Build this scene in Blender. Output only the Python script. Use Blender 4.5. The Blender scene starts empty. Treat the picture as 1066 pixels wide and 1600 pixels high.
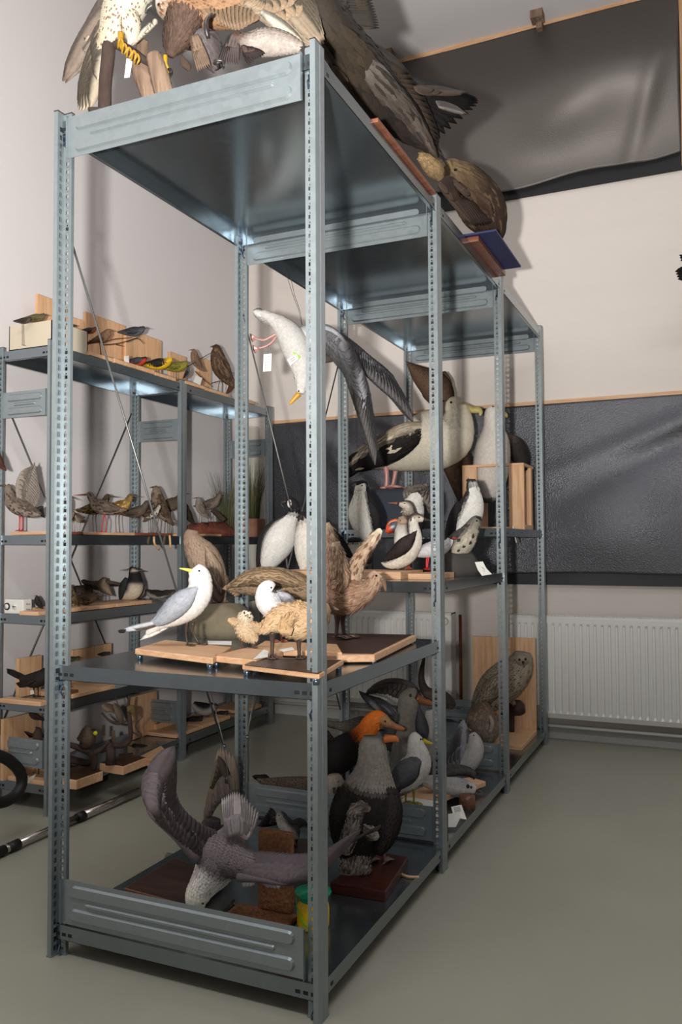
import bpy, math, random
import numpy as np
from mathutils import Vector, Matrix
random.seed(7)
scene = bpy.context.scene
COL = scene.collection
rnd = random.random
def U(a, b): return a + (b - a) * random.random()

# ---------------------------------------------------------------- camera
CAM = np.array([0.9077, -1.8801, 1.1908])
YAW, PITCH, ROLL, FPX = -0.4203, 0.0391, -0.0052, 1290.8
def cam_basis():
    cy, sy = math.cos(YAW), math.sin(YAW); cp, sp = math.cos(PITCH), math.sin(PITCH)
    cr, sr = math.cos(ROLL), math.sin(ROLL)
    f = np.array([sy*cp, cy*cp, sp]); r = np.array([cy, -sy, 0.]); u = np.cross(r, f)
    return f, r*cr + u*sr, -r*sr + u*cr
F3, R3, U3 = cam_basis()
cd = bpy.data.cameras.new('camera'); cam = bpy.data.objects.new('camera', cd); COL.objects.link(cam)
cd.sensor_fit = 'VERTICAL'; cd.sensor_height = 36.0; cd.lens = FPX / 1600 * 36.0
cd.clip_start = 0.05; cd.clip_end = 100
cam.matrix_world = Matrix(((R3[0], U3[0], -F3[0], CAM[0]), (R3[1], U3[1], -F3[1], CAM[1]), (R3[2], U3[2], -F3[2], CAM[2]), (0, 0, 0, 1)))
scene.camera = cam
# ---------------------------------------------------------------- world, lights, exposure
scene.view_settings.view_transform = 'Standard'; scene.view_settings.look = 'None'
scene.view_settings.gamma = 1.0; scene.view_settings.use_curve_mapping = False
scene.view_settings.exposure = 0.0
w = bpy.data.worlds.new('world'); scene.world = w; w.use_nodes = True
w.node_tree.nodes['Background'].inputs[0].default_value = (0.75, 0.83, 1.0, 1)
w.node_tree.nodes['Background'].inputs[1].default_value = 0.05
# camera flash, on the left of the lens, tilted up
fl = bpy.data.lights.new('flash', 'SPOT'); fl.energy = 830; fl.color = (1.0, 0.965, 0.925)
fl.shadow_soft_size = 0.035; fl.spot_size = math.radians(115); fl.spot_blend = 1.0
flo = bpy.data.objects.new('flash', fl); COL.objects.link(flo)
flo.location = CAM - R3*0.22 + U3*0.03
FD = Vector((-0.48, 0.72, 0.61)).normalized()
flo.rotation_euler = FD.to_track_quat('-Z', 'Y').to_euler()
# unseen area lights added below the ceiling as ambient fill
def fill_light(name, loc, sx, sy, e):
    a = bpy.data.lights.new(name, 'AREA'); a.shape = 'RECTANGLE'; a.size = sx; a.size_y = sy; a.energy = e; a.color = (0.93, 0.96, 1.0)
    o = bpy.data.objects.new(name, a); COL.objects.link(o); o.location = loc
fill_light('ambient_fill', (0.3, -1.7, 4.40), 2.4, 0.5, 70)
fill_light('ambient_fill', (1.5, 1.2, 4.40), 1.6, 0.3, 17)

# ---------------------------------------------------------------- colour + materials
def lin(h):
    if isinstance(h, str):
        v = [int(h[i:i+2], 16)/255 for i in (0, 2, 4)]
        return tuple(((c+0.055)/1.055)**2.4 if c > 0.04045 else c/12.92 for c in v)
    return tuple(h)
def newmat(name):
    m = bpy.data.materials.new(name); m.use_nodes = True
    nt = m.node_tree; return m, nt, nt.nodes, nt.links, nt.nodes['Principled BSDF']
def simple(name, c, rough=0.6, metal=0.0, noise=0.0, nscale=20, bump=0.0, bscale=60, stretch=(1,1,1), spec=0.5, c2=None, detail=4):
    m, nt, N, L, P = newmat(name)
    c = lin(c); P.inputs['Roughness'].default_value = rough; P.inputs['Metallic'].default_value = metal
    P.inputs['Specular IOR Level'].default_value = spec
    tc = N.new('ShaderNodeTexCoord'); mp = N.new('ShaderNodeMapping'); mp.inputs['Scale'].default_value = stretch
    L.new(tc.outputs['Object'], mp.inputs['Vector'])
    if noise > 0 or c2 is not None:
        t = N.new('ShaderNodeTexNoise'); t.inputs['Scale'].default_value = nscale; t.inputs['Detail'].default_value = detail
        L.new(mp.outputs[0], t.inputs['Vector'])
        cr = N.new('ShaderNodeValToRGB'); L.new(t.outputs['Fac'], cr.inputs[0])
        d = lin(c2) if c2 is not None else tuple(x*(1-noise) for x in c)
        cr.color_ramp.elements[0].position = 0.35; cr.color_ramp.elements[1].position = 0.68
        cr.color_ramp.elements[0].color = (*d, 1); cr.color_ramp.elements[1].color = (*c, 1)
        L.new(cr.outputs[0], P.inputs['Base Color'])
    else: P.inputs['Base Color'].default_value = (*c, 1)
    if bump > 0:
        t2 = N.new('ShaderNodeTexNoise'); t2.inputs['Scale'].default_value = bscale; t2.inputs['Detail'].default_value = 5
        L.new(mp.outputs[0], t2.inputs['Vector'])
        b = N.new('ShaderNodeBump'); b.inputs['Strength'].default_value = bump; b.inputs['Distance'].default_value = 0.01
        L.new(t2.outputs['Fac'], b.inputs['Height']); L.new(b.outputs[0], P.inputs['Normal'])
    return m
def wood(name, c, c2, scale=6, rough=0.5, axis=(1, 14, 14)):
    m, nt, N, L, P = newmat(name); P.inputs['Roughness'].default_value = rough
    tc = N.new('ShaderNodeTexCoord'); mp = N.new('ShaderNodeMapping'); mp.inputs['Scale'].default_value = axis
    L.new(tc.outputs['Object'], mp.inputs['Vector'])
    t = N.new('ShaderNodeTexNoise'); t.inputs['Scale'].default_value = scale; t.inputs['Detail'].default_value = 6; t.inputs['Distortion'].default_value = 0.6
    L.new(mp.outputs[0], t.inputs['Vector'])
    cr = N.new('ShaderNodeValToRGB'); L.new(t.outputs['Fac'], cr.inputs[0])
    cr.color_ramp.elements[0].position = 0.38; cr.color_ramp.elements[1].position = 0.62
    cr.color_ramp.elements[0].color = (*lin(c2), 1); cr.color_ramp.elements[1].color = (*lin(c), 1)
    L.new(cr.outputs[0], P.inputs['Base Color'])
    b = N.new('ShaderNodeBump'); b.inputs['Strength'].default_value = 0.15; b.inputs['Distance'].default_value = 0.003
    L.new(t.outputs['Fac'], b.inputs['Height']); L.new(b.outputs[0], P.inputs['Normal'])
    return m
def galv(name, c, rough, metal):
    m, nt, N, L, P = newmat(name); P.inputs['Metallic'].default_value = metal
    tc = N.new('ShaderNodeTexCoord')
    v = N.new('ShaderNodeTexVoronoi'); v.inputs['Scale'].default_value = 55; L.new(tc.outputs['Object'], v.inputs['Vector'])
    t = N.new('ShaderNodeTexNoise'); t.inputs['Scale'].default_value = 5; t.inputs['Detail'].default_value = 4; L.new(tc.outputs['Object'], t.inputs['Vector'])
    hs = N.new('ShaderNodeMixRGB'); hs.blend_type = 'MIX'; hs.inputs[0].default_value = 0.5
    L.new(v.outputs['Color'], hs.inputs[1]); L.new(t.outputs['Fac'], hs.inputs[2])
    bw = N.new('ShaderNodeRGBToBW'); L.new(hs.outputs[0], bw.inputs[0])
    cr = N.new('ShaderNodeValToRGB'); L.new(bw.outputs[0], cr.inputs[0])
    c = lin(c)
    cr.color_ramp.elements[0].position = 0.2; cr.color_ramp.elements[1].position = 0.8
    cr.color_ramp.elements[0].color = (*[x*0.93 for x in c], 1); cr.color_ramp.elements[1].color = (*[min(1, x*1.04) for x in c], 1)
    L.new(cr.outputs[0], P.inputs['Base Color'])
    mr = N.new('ShaderNodeMapRange'); L.new(bw.outputs[0], mr.inputs[0]); mr.inputs[3].default_value = rough*0.85; mr.inputs[4].default_value = rough*1.15
    L.new(mr.outputs[0], P.inputs['Roughness'])
    return m
def plumage(name, bump=0.22, scale=95, rough=0.75):
    m, nt, N, L, P = newmat(name); P.inputs['Roughness'].default_value = rough; P.inputs['Specular IOR Level'].default_value = 0.25
    a = N.new('ShaderNodeAttribute'); a.attribute_name = 'Col'
    tc = N.new('ShaderNodeTexCoord'); t = N.new('ShaderNodeTexNoise'); t.inputs['Scale'].default_value = scale; t.inputs['Detail'].default_value = 5
    L.new(tc.outputs['Object'], t.inputs['Vector'])
    mr = N.new('ShaderNodeMapRange'); mr.inputs[1].default_value = 0.3; mr.inputs[2].default_value = 0.7; mr.inputs[3].default_value = 0.86; mr.inputs[4].default_value = 1.08
    L.new(t.outputs['Fac'], mr.inputs[0])
    mx = N.new('ShaderNodeVectorMath'); mx.operation = 'SCALE'; L.new(a.outputs['Color'], mx.inputs[0]); L.new(mr.outputs[0], mx.inputs['Scale'])
    L.new(mx.outputs[0], P.inputs['Base Color'])
    b = N.new('ShaderNodeBump'); b.inputs['Strength'].default_value = bump; b.inputs['Distance'].default_value = 0.004
    L.new(t.outputs['Fac'], b.inputs['Height']); L.new(b.outputs[0], P.inputs['Normal'])
    return m
def attrmat(name, rough=0.5, spec=0.5):
    m, nt, N, L, P = newmat(name); P.inputs['Roughness'].default_value = rough; P.inputs['Specular IOR Level'].default_value = spec
    a = N.new('ShaderNodeAttribute'); a.attribute_name = 'Col'; L.new(a.outputs['Color'], P.inputs['Base Color'])
    return m
M = dict(
    steel=galv('galvanised_steel', '939c9f', 0.40, 0.62),
    deck=galv('galvanised_sheet', '8a949a', 0.20, 0.92),
    slot=simple('slot_dark', '15181a', 0.8),
    feather=plumage('plumage'), fluff=plumage('down', 0.5, 220, 0.9),
    horn=attrmat('horn', 0.35), eye=simple('glass_eye', '080604', 0.08),
    pine=wood('pine', 'd8b08c', 'c99a70'), pinev=wood('pine_upright', 'd9b08a', 'c99a6e', 5, 0.5, (14, 14, 1)),
    darkwood=wood('dark_veneer', '4a2f22', '33201a', 5, 0.35), redwood=wood('red_brown_wood', '7a4a34', '5f3726', 5, 0.35),
    mahog=wood('mahogany', '4b211b', '351512', 5, 0.28),
    bark=simple('bark', '44352e', 0.9, bump=0.8, bscale=50, c2='33231d', nscale=30, stretch=(1,1,0.4)),
    log=simple('split_log', '8c7460', 0.85, bump=0.7, bscale=30, c2='604c3c', nscale=14, stretch=(3,3,0.4)),
    rock=simple('khaki_stone', '7a705a', 0.85, bump=0.5, bscale=25, c2='655c49', nscale=10),
    drock=simple('dark_stone', '4b4743', 0.85, bump=0.6, bscale=25, c2='37332f', nscale=10),
    bluerock=simple('slate_blue_stand', '343b46', 0.8, bump=0.3, bscale=12, c2='2b313b', nscale=6),
    redclay=simple('red_earth', '8b4a36', 0.9, bump=0.7, bscale=40, c2='6a3628', nscale=18),
    clay=simple('pinkish_clay', '9a6e58', 0.9, bump=0.5, bscale=30, c2='805a48', nscale=10),
    cork=simple('pressed_cork', 'a5714d', 0.85, bump=0.4, bscale=120, c2='7f5233', nscale=110, detail=2),
    paper=simple('paper', 'e6e4dc', 0.8), ink=simple('ink', '55534f', 0.8), green=simple('green_label', '9ad228', 0.7),
    rubber=simple('black_rubber', '151515', 0.55, bump=0.1), chrome=simple('brushed_chrome', 'c2bbb5', 0.22, 1.0),
    white=simple('white_plastic', 'dcdad2', 0.4), wire=simple('steel_wire', '6c6c6a', 0.4, 0.8),
    cardboard=simple('beige_cardboard', 'c3b7a2', 0.8, noise=0.06, nscale=6), blue=simple('blue_board', '151e4c', 0.5),
    yellow=simple('yellow_plastic', 'f0c800', 0.3), teal=simple('green_plastic', '0a9a6c', 0.35), lgreen=simple('green_strap', '4fae2c', 0.4),
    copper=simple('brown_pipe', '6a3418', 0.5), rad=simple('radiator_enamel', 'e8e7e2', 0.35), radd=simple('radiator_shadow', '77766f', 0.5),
    stud=simple('chrome_stud', '6f7d8e', 0.2, 0.9), grass=attrmat('grass', 0.8), stick=simple('twig', '3e2c22', 0.85, bump=0.4),
)

# ---------------------------------------------------------------- objects
def tag(o, label=None, cat=None, group=None, kind=None):
    if label: o['label'] = label
    if cat: o['category'] = cat
    if group: o['group'] = group
    if kind: o['kind'] = kind
    return o
def empty(name, loc, label=None, cat=None, group=None):
    o = bpy.data.objects.new(name, None); o.empty_display_size = 0.05; COL.objects.link(o); o.location = Vector(loc)
    return tag(o, label, cat, group)
def wloc(o):
    v = np.zeros(3)
    while o is not None: v = v + np.array(o.location); o = o.parent
    return v
class MB:
    def __init__(s): s.v = []; s.f = []; s.c = []; s.n = 0
    def add(s, vs, fs, col=(0.5, 0.5, 0.5)):
        vs = np.asarray(vs, float).reshape(-1, 3); k = s.n; s.v.append(vs)
        for f in fs: s.f.append(tuple(i + k for i in f))
        c = np.asarray(col, float)
        if c.ndim == 1: c = np.tile(c, (len(vs), 1))
        s.c.append(c); s.n += len(vs); return s
    def lowest(s): return min(v[:, 2].min() for v in s.v)
    def build(s, name, mat, parent=None, smooth=True, bevel=0, solid=0, mat2=None, label=None, loc=None, sub=0):
        me = bpy.data.meshes.new(name); V = np.concatenate(s.v)
        o = bpy.data.objects.new(name, me); COL.objects.link(o)
        if parent is not None:
            V = V - wloc(parent); o.parent = parent
        else:
            if loc is None:
                mn, mx = V.min(0), V.max(0); loc = np.array([(mn[0]+mx[0])/2, (mn[1]+mx[1])/2, mn[2]])
            loc = np.asarray(loc, float); V = V - loc; o.location = loc
        me.from_pydata(V.tolist(), [], s.f)
        ca = me.color_attributes.new('Col', 'FLOAT_COLOR', 'POINT')
        C = np.concatenate([np.concatenate(s.c), np.ones((len(V), 1))], 1)
        ca.data.foreach_set('color', C.ravel())
        me.materials.append(mat)
        if mat2 is not None:
            me.materials.append(mat2)
            me.polygons.foreach_set('material_index', [0 if i < s.split else 1 for i in range(len(me.polygons))])
        if smooth: me.polygons.foreach_set('use_smooth', [True]*len(me.polygons))
        me.update()
        if bevel:
            b = o.modifiers.new('bevel', 'BEVEL'); b.width = bevel; b.segments = 2; b.limit_method = 'ANGLE'
        if solid:
            b = o.modifiers.new('solid', 'SOLIDIFY'); b.thickness = solid; b.offset = 0
        if sub:
            b = o.modifiers.new('sub', 'SUBSURF'); b.levels = sub; b.render_levels = sub
        if label: o['label'] = label
        return o
    # shapes
    def box(s, a, b, col=(0.5,)*3, rz=0, piv=None):
        x0, y0, z0 = a; x1, y1, z1 = b
        vs = np.array([[x, y, z] for z in (z0, z1) for x, y in ((x0, y0), (x1, y0), (x1, y1), (x0, y1))], float)
        if rz:
            p = np.array(piv if piv is not None else [(x0+x1)/2, (y0+y1)/2]); c, q = math.cos(rz), math.sin(rz)
            d = vs[:, :2] - p; vs[:, 0] = p[0] + d[:, 0]*c - d[:, 1]*q; vs[:, 1] = p[1] + d[:, 0]*q + d[:, 1]*c
        return s.add(vs, [(0, 3, 2, 1), (4, 5, 6, 7), (0, 1, 5, 4), (1, 2, 6, 5), (2, 3, 7, 6), (3, 0, 4, 7)], col)
    def prism(s, pts, z0, z1, col=(0.5,)*3):
        n = len(pts); p = np.asarray(pts, float)[:, :2]
        area = sum(p[i][0]*p[(i+1) % n][1]-p[(i+1) % n][0]*p[i][1] for i in range(n))
        if area < 0: p = p[::-1]
        vs = [[*q, z0] for q in p] + [[*q, z1] for q in p]
        return s.add(vs, [tuple(range(n))[::-1], tuple(range(n, 2*n))] + [(i, (i+1) % n, (i+1) % n+n, i+n) for i in range(n)], col)
    def tube(s, P, r, n=10, col=(0.5,)*3, cap=True):
        P = np.asarray(P, float); m = len(P)
        r = np.full(m, r) if np.isscalar(r) else np.asarray(r, float)
        T = np.gradient(P, axis=0); T /= np.linalg.norm(T, axis=1)[:, None] + 1e-12
        a = np.array([0, 0, 1.]) if abs(T[0][2]) < 0.9 else np.array([1., 0, 0])
        N = np.cross(T[0], a); N /= np.linalg.norm(N); vs = []; cs = []
        c = np.asarray(col, float)
        for i in range(m):
            N = N - T[i]*(N@T[i]); N /= np.linalg.norm(N); B = np.cross(T[i], N)
            for k in range(n):
                t = 2*math.pi*k/n; vs.append(P[i] + r[i]*(math.cos(t)*N + math.sin(t)*B)); cs.append(c if c.ndim == 1 else c[i])
        fs = [(i*n+k, i*n+(k+1) % n, (i+1)*n+(k+1) % n, (i+1)*n+k) for i in range(m-1) for k in range(n)]
        if cap: fs += [tuple(range(n))[::-1], tuple(range((m-1)*n, m*n))]
        return s.add(vs, fs, np.array(cs))
    def ball(s, c, r, col=(0.5,)*3, n=10, sc=(1, 1, 1)):
        vs = []; fs = []
        for i in range(n+1):
            for k in range(2*n):
                a = math.pi*i/n; b = math.pi*k/n
                vs.append([c[0]+r*sc[0]*math.sin(a)*math.cos(b), c[1]+r*sc[1]*math.sin(a)*math.sin(b), c[2]+r*sc[2]*math.cos(a)])
        fs = [(i*2*n+k, (i+1)*2*n+k, (i+1)*2*n+(k+1) % (2*n), i*2*n+(k+1) % (2*n)) for i in range(n) for k in range(2*n)]
        return s.add(vs, fs, col)
    def blade(s, a, b, w, nrm, col, tipcol=None, th=0.0012, bend=0.0, n=5, edge=None):
        """one feather from a to b, width w, with real thickness"""
        a = np.asarray(a, float); b = np.asarray(b, float); d = b-a; L = np.linalg.norm(d)
        if L < 1e-6: return s
        d = d/L; nrm = nrm - d*(nrm@d); nrm = nrm/(np.linalg.norm(nrm)+1e-9); sd = np.cross(d, nrm)
        col = np.asarray(lin(col)); tc = col if tipcol is None else np.asarray(lin(tipcol)); ec = None if edge is None else np.asarray(lin(edge))
        vs = []; cs = []
        prof = [0.5, 0.85, 1.0, 0.95, 0.72, 0.10] if n == 5 else [0.5, 1.0, 0.8, 0.08]
        m = len(prof)
        for i, p in enumerate(prof):
            t = i/(m-1); c = a + d*L*t + nrm*(bend*L*math.sin(math.pi*t*0.5)**2*(-1)); hw = w*0.5*p
            cc = col*(1-t)+tc*t; e = cc if ec is None else ec
            vs += [c-sd*hw-nrm*th*0.6, c+nrm*th, c+sd*hw-nrm*th*0.6, c-nrm*th*0.5]; cs += [e, cc, e, cc]
        fs = [(i*4+k, i*4+(k+1) % 4, (i+1)*4+(k+1) % 4, (i+1)*4+k) for i in range(m-1) for k in range(4)]
        fs += [(3, 2, 1, 0), (4*m-4, 4*m-3, 4*m-2, 4*m-1)]
        return s.add(vs, fs, np.array(cs))
def spline(P, n):
    """Catmull-Rom through the rows of P"""
    P = np.asarray(P, float)
    if len(P) == 2: return np.array([P[0]*(1-t)+P[1]*t for t in np.linspace(0, 1, n)])
    Q = np.vstack([2*P[0]-P[1], P, 2*P[-1]-P[-2]]); out = []
    m = len(P)-1
    for t in np.linspace(0, m, n):
        i = min(int(t), m-1); u = t-i; p0, p1, p2, p3 = Q[i], Q[i+1], Q[i+2], Q[i+3]
        out.append(0.5*((2*p1)+(-p0+p2)*u+(2*p0-5*p1+4*p2-p3)*u*u+(-p0+3*p1-3*p2+p3)*u**3))
    return np.array(out)

# ---------------------------------------------------------------- measured points -> room
CR = dict(A=(60, 0, 2.132), B=(460, 0, 2.665), C=(350, 420, 2.09), D=(0, 440, 2.4227), E=(0, 840, 2.538), F=(180, 800, 2.132),
          G=(460, 1000, 2.538), H=(180, 1140, 2.805), Q=(680, 600, 2.5), R4=(520, 680, 5.922), R3=(380, 720, 5.922),
          R8=(500, 1040, 5.33), R6=(380, 460, 3.807), R7=(80, 660, 3.807), S5=(240, 0, 3.807), S8=(60, 0, 4.1),
          L4=(0, 1020, 4.44), L3=(0, 840, 4.44), P=(0, 0, 1.0), V=(660, 780, 4.4417), Y=(240, 1020, 5.33), Z=(180, 560, 3.807))
def px(c, x, y):
    o = CR[c]; return o[0]+x/o[2], o[1]+y/o[2]
def ray(x, y): return F3 + R3*(x-533)/FPX - U3*(y-800)/FPX
def atdepth(c, x, y, d):
    X, Y = px(c, x, y); return CAM + ray(X, Y)*d
def onz(c, x, y, z):
    r = ray(*px(c, x, y)); return CAM + r*(z-CAM[2])/r[2]
def ony(c, x, y, Y):
    r = ray(*px(c, x, y)); return CAM + r*(Y-CAM[1])/r[1]
def onx(c, x, y, X):
    r = ray(*px(c, x, y)); return CAM + r*(X-CAM[0])/r[0]
def dep(p): return float((np.asarray(p, float)-CAM)@F3)

# ================================================================ ROOM
YB, XL, ZC = 3.32, -2.17, 4.475
XR, YR = 3.6, -4.6
floor_m = simple('floor_resin', 'a09e8f', 0.38, noise=0.06, nscale=3, bump=0.03, bscale=120, spec=0.35)
wall_m = simple('wall_paint', 'dcd4cc', 0.9, noise=0.03, nscale=2, bump=0.25, bscale=9, stretch=(1, 1, 3))
wall_l = simple('wall_paint_smooth', 'd8d3d2', 0.9, noise=0.02, nscale=2, bump=0.04, bscale=60)
ceil_m = simple('ceiling_paint', 'd3d0d0', 0.9, noise=0.03, nscale=2)
def struct(name, a, b, m):
    o = MB().box(a, b).build(name, m, smooth=False); o['kind'] = 'structure'; return o
struct('floor', (XL-0.1, YR, -0.1), (XR, YB+0.1, 0), floor_m)
struct('ceiling', (XL-0.1, YR, ZC), (XR, YB+0.1, ZC+0.1), ceil_m)
struct('wall_left', (XL-0.1, YR, 0), (XL, YB+0.1, ZC), wall_l)
struct('wall_back', (XL, YB, 0), (XR, YB+0.1, ZC), wall_m)
struct('wall_right', (XR, YR, 0), (XR+0.1, YB+0.1, ZC), wall_l)
struct('wall_front', (XL-0.1, YR-0.1, 0), (XR+0.1, YR, ZC), wall_l)
struct('baseboard_back', (XL, YB-0.012, 0), (XR, YB, 0.07), simple('skirting', 'b9b9b4', 0.6))

# radiators
def radiator(x0, x1, lab, valve=False):
    y0, z0, z1 = 3.185, 0.145, 0.752
    t = empty('panel_radiator', ((x0+x1)/2, y0+0.06, 0), lab, 'radiator')
    pitch = 0.0405; n = int((x1-x0-0.03)/pitch); b = MB()
    prof = [(0, 0.008), (0.14, 0.008), (0.24, 0.0), (0.76, 0.0), (0.86, 0.008)]
    xs = []; ys = []
    for i in range(n):
        for q, yy in prof: xs.append(x0+0.015+(i+q)*pitch); ys.append(yy)
    xs = [x0] + xs + [x1]; ys = [0] + ys + [0]
    zs = [z0, z0+0.03, z0+0.045, z1-0.055, z1-0.04, z1-0.012, z1]; ks = [0, 0, 1, 1, 0, 0, 0]
    vs = [[x, y0+y*k+(0.012 if j in (0, 6) else 0), z] for j, (z, k) in enumerate(zip(zs, ks)) for x, y in zip(xs, ys)]; m = len(xs)
    b.add(vs, [(j*m+i, j*m+i+1, (j+1)*m+i+1, (j+1)*m+i) for j in range(6) for i in range(m-1)])
    b.build('front_panel', M['rad'], t, smooth=False, solid=0.002)
    for xa in (x0, x1-0.008): MB().box((xa, y0+0.012, z0), (xa+0.008, YB-0.03, z1)).build('side_cover', M['rad'], t, smooth=False)
    g = MB()
    k = int((x1-x0)/0.02)
    for i in range(k): g.box((x0+0.01+i*0.02, y0+0.02, z1-0.008), (x0+0.02+i*0.02, YB-0.035, z1-0.001))
    g.box((x0, y0+0.012, z1-0.012), (x1, y0+0.02, z1)); g.box((x0, YB-0.04, z1-0.012), (x1, YB-0.03, z1))
    g.build('top_grille', M['rad'], t, smooth=False)
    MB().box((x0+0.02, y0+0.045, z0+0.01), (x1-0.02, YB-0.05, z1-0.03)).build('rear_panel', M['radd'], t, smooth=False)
    for xx in (x0+0.2, x1-0.2): MB().box((xx, YB-0.06, z0-0.0), (xx+0.03, YB-0.002, z1-0.1)).build('wall_bracket', M['rad'], t, smooth=False)
    if valve:
        v = MB(); v.tube([(x1-0.04, y0+0.0, 0.70), (x1-0.04, y0-0.035, 0.70)], [0.026, 0.024], 16); v.build('valve', M['rad'], t)
    return t
radiator(-0.225, 1.45, 'long white ribbed radiator right of the shelving under the black sheet')
radiator(-1.62, -0.60, 'white ribbed radiator behind the shelving, left one of the two', True)
o = MB().tube([(-0.555, 3.24, 0.0), (-0.555, 3.24, 0.74)], 0.010, 12).build('heating_pipe', M['copper']); tag(o, 'thin brown upright pipe at the end of the radiator behind the shelving', 'pipe')
o = MB().tube([(XL+0.02, 3.27, 0.085), (XR-0.1, 3.27, 0.085)], 0.012, 10).build('heating_pipe', M['rad']); tag(o, 'pale horizontal heating pipe along the back wall below the radiators', 'pipe')
o = MB().tube([(-2.055, 3.20, 0.0), (-2.055, 3.20, 2.02)], 0.055, 24).tube([(-2.055, 3.20, 2.02), (-2.055, 3.20, 2.03)], [0.055, 0.04], 24).build('drain_pipe', simple('pipe_paint', 'c9c3b8', 0.6))
tag(o, 'pale round upright pipe in the far left corner of the room', 'pipe')

# black sheets on the back wall
def sheetmat(name, c, rough, bs, spec, metal=0.0, bst=0.3):
    m, nt, N, L, P = newmat(name); P.inputs['Base Color'].default_value = (*lin(c), 1)
    P.inputs['Specular IOR Level'].default_value = spec; P.inputs['Metallic'].default_value = metal
    tc = N.new('ShaderNodeTexCoord'); t = N.new('ShaderNodeTexNoise'); t.inputs['Scale'].default_value = bs; t.inputs['Detail'].default_value = 6
    L.new(tc.outputs['Object'], t.inputs['Vector'])
    t2 = N.new('ShaderNodeTexNoise'); t2.inputs['Scale'].default_value = 2.2; L.new(tc.outputs['Object'], t2.inputs['Vector'])
    mr = N.new('ShaderNodeMapRange'); mr.inputs[3].default_value = rough-0.08; mr.inputs[4].default_value = rough+0.1; L.new(t2.outputs['Fac'], mr.inputs[0]); L.new(mr.outputs[0], P.inputs['Roughness'])
    b = N.new('ShaderNodeBump'); b.inputs['Strength'].default_value = bst; b.inputs['Distance'].default_value = 0.003
    L.new(t.outputs['Fac'], b.inputs['Height']); L.new(b.outputs[0], P.inputs['Normal'])
    return m
def hsh(x, y): return math.sin(x*1.7+y*2.3)*0.5+math.sin(x*3.1-y*1.9+1.3)*0.3+math.sin(x*5.3+y*4.1+0.7)*0.2
def sheet(x0, x1, ztop, zbot, disp, mat, parent, name='sheet'):
    nx, nz = 150, 70; vs = []
    for j in range(nz+1):
        for i in range(nx+1):
            u, v = i/nx, j/nz; x = x0+(x1-x0)*u; zt = ztop(x); zb = zbot(x); z = zt+(zb-zt)*v
            vs.append([x, YB-0.03-disp(x, z, v), z])
    fs = [(j*(nx+1)+i, (j+1)*(nx+1)+i, (j+1)*(nx+1)+i+1, j*(nx+1)+i+1) for j in range(nz) for i in range(nx)]
    return MB().add(vs, fs).build(name, mat, parent, solid=0.001)
def g2(x, z, cx, cz, sx, sz, a=0):
    c, s = math.cos(a), math.sin(a); dx, dz = x-cx, z-cz; p = dx*c+dz*s; q = -dx*s+dz*c
    return math.exp(-(p/sx)**2-(q/sz)**2)
t = empty('window_cover', (0, YB-0.03, 3.4), 'large black sheet on battens covering the upper window below the ceiling', 'cover')
sheet(-1.35, 0.80, lambda x: 4.435, lambda x: 3.47-0.035*math.sin((x+0.62)*2.6)+0.02*math.sin(x*7),
      lambda x, z, v: 0.20*math.exp(-((v-0.47)/0.33)**2)*(1+0.25*math.sin(x*3.3+0.4))+0.015*v + 0.03*g2(x, z, 0.15, 3.75, 0.25, 0.12, 0.3)+0.012*hsh(x*2, z*2)*v + 0.02*g2(x, z, 0.62, 3.75, 0.06, 0.4, -0.35),
      sheetmat('upper_black_sheet', '5f5a56', 0.45, 230, 0.8, 0.6, 0.40), t, 'sheet')
MB().box((-1.38, YB-0.035, 4.435), (0.83, YB, 4.474)).build('top_batten', M['pine'], t, smooth=False)
MB().box((0.80, YB-0.035, 3.40), (0.84, YB, 4.435)).build('side_batten', M['pinev'], t, smooth=False)
MB().box((-1.35, YB-0.026, 3.385), (0.80, YB-0.001, 3.56)).build('lower_fold', simple('black_fold', '17171a', 0.7), t, smooth=False)
t = empty('window_cover', (0, YB-0.03, 0.93), 'wrinkled glossy black sheet covering the lower window above the radiators', 'cover')
def dlow(x, z, v):
    f = 0.022*g2(x, z, 0.85, 1.93, 0.7, 0.06, 0.36)-0.014*g2(x, z, 0.8, 1.80, 0.6, 0.06, 0.45)+0.06*g2(x, z, 0.42, 1.30, 0.36, 0.30, 0.2)
    f += 0.02*g2(x, z, -0.8, 1.9, 0.5, 0.05, -0.4)+0.02*g2(x, z, -1.4, 1.85, 0.4, 0.05, -0.7)+0.02*g2(x, z, -1.3, 1.6, 0.5, 0.05, -0.9)
    return 0.02+f+0.006*hsh(x*3, z*4)*math.sin(math.pi*min(1, v*1.5))
sheet(-1.96, 1.6, lambda x: 2.05, lambda x: 1.005+0.004*math.sin(x*6), dlow, sheetmat('lower_black_sheet', '55565b', 0.27, 150, 0.8, 0.65, 1.0), t, 'sheet')
MB().box((-1.97, YB-0.03, 2.045), (1.62, YB, 2.075)).build('top_batten', M['pine'], t, smooth=False)
MB().box((-1.96, YB-0.028, 0.935), (1.6, YB-0.001, 1.06)).build('lower_fold', simple('black_fold_lower', '14161c', 0.5), t, smooth=False)
for c, x, y in (('P', 838, 31), ('P', 605, 77)):
    p = ony(c, x, y, 3.18); b = MB(); b.box((p[0]-0.03, 3.14, ZC-0.05), (p[0]+0.045, 3.22, ZC)); b.box((p[0]-0.005, 3.20, ZC-0.085), (p[0]+0.03, 3.28, ZC-0.03))
    o = b.build('ceiling_block', M['log'], smooth=False)
    tag(o, 'small brown wooden block fixed to the ceiling ' + ('right of the other, above the black sheet' if x > 700 else 'just above the dark raptor wings'), 'block')

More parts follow.
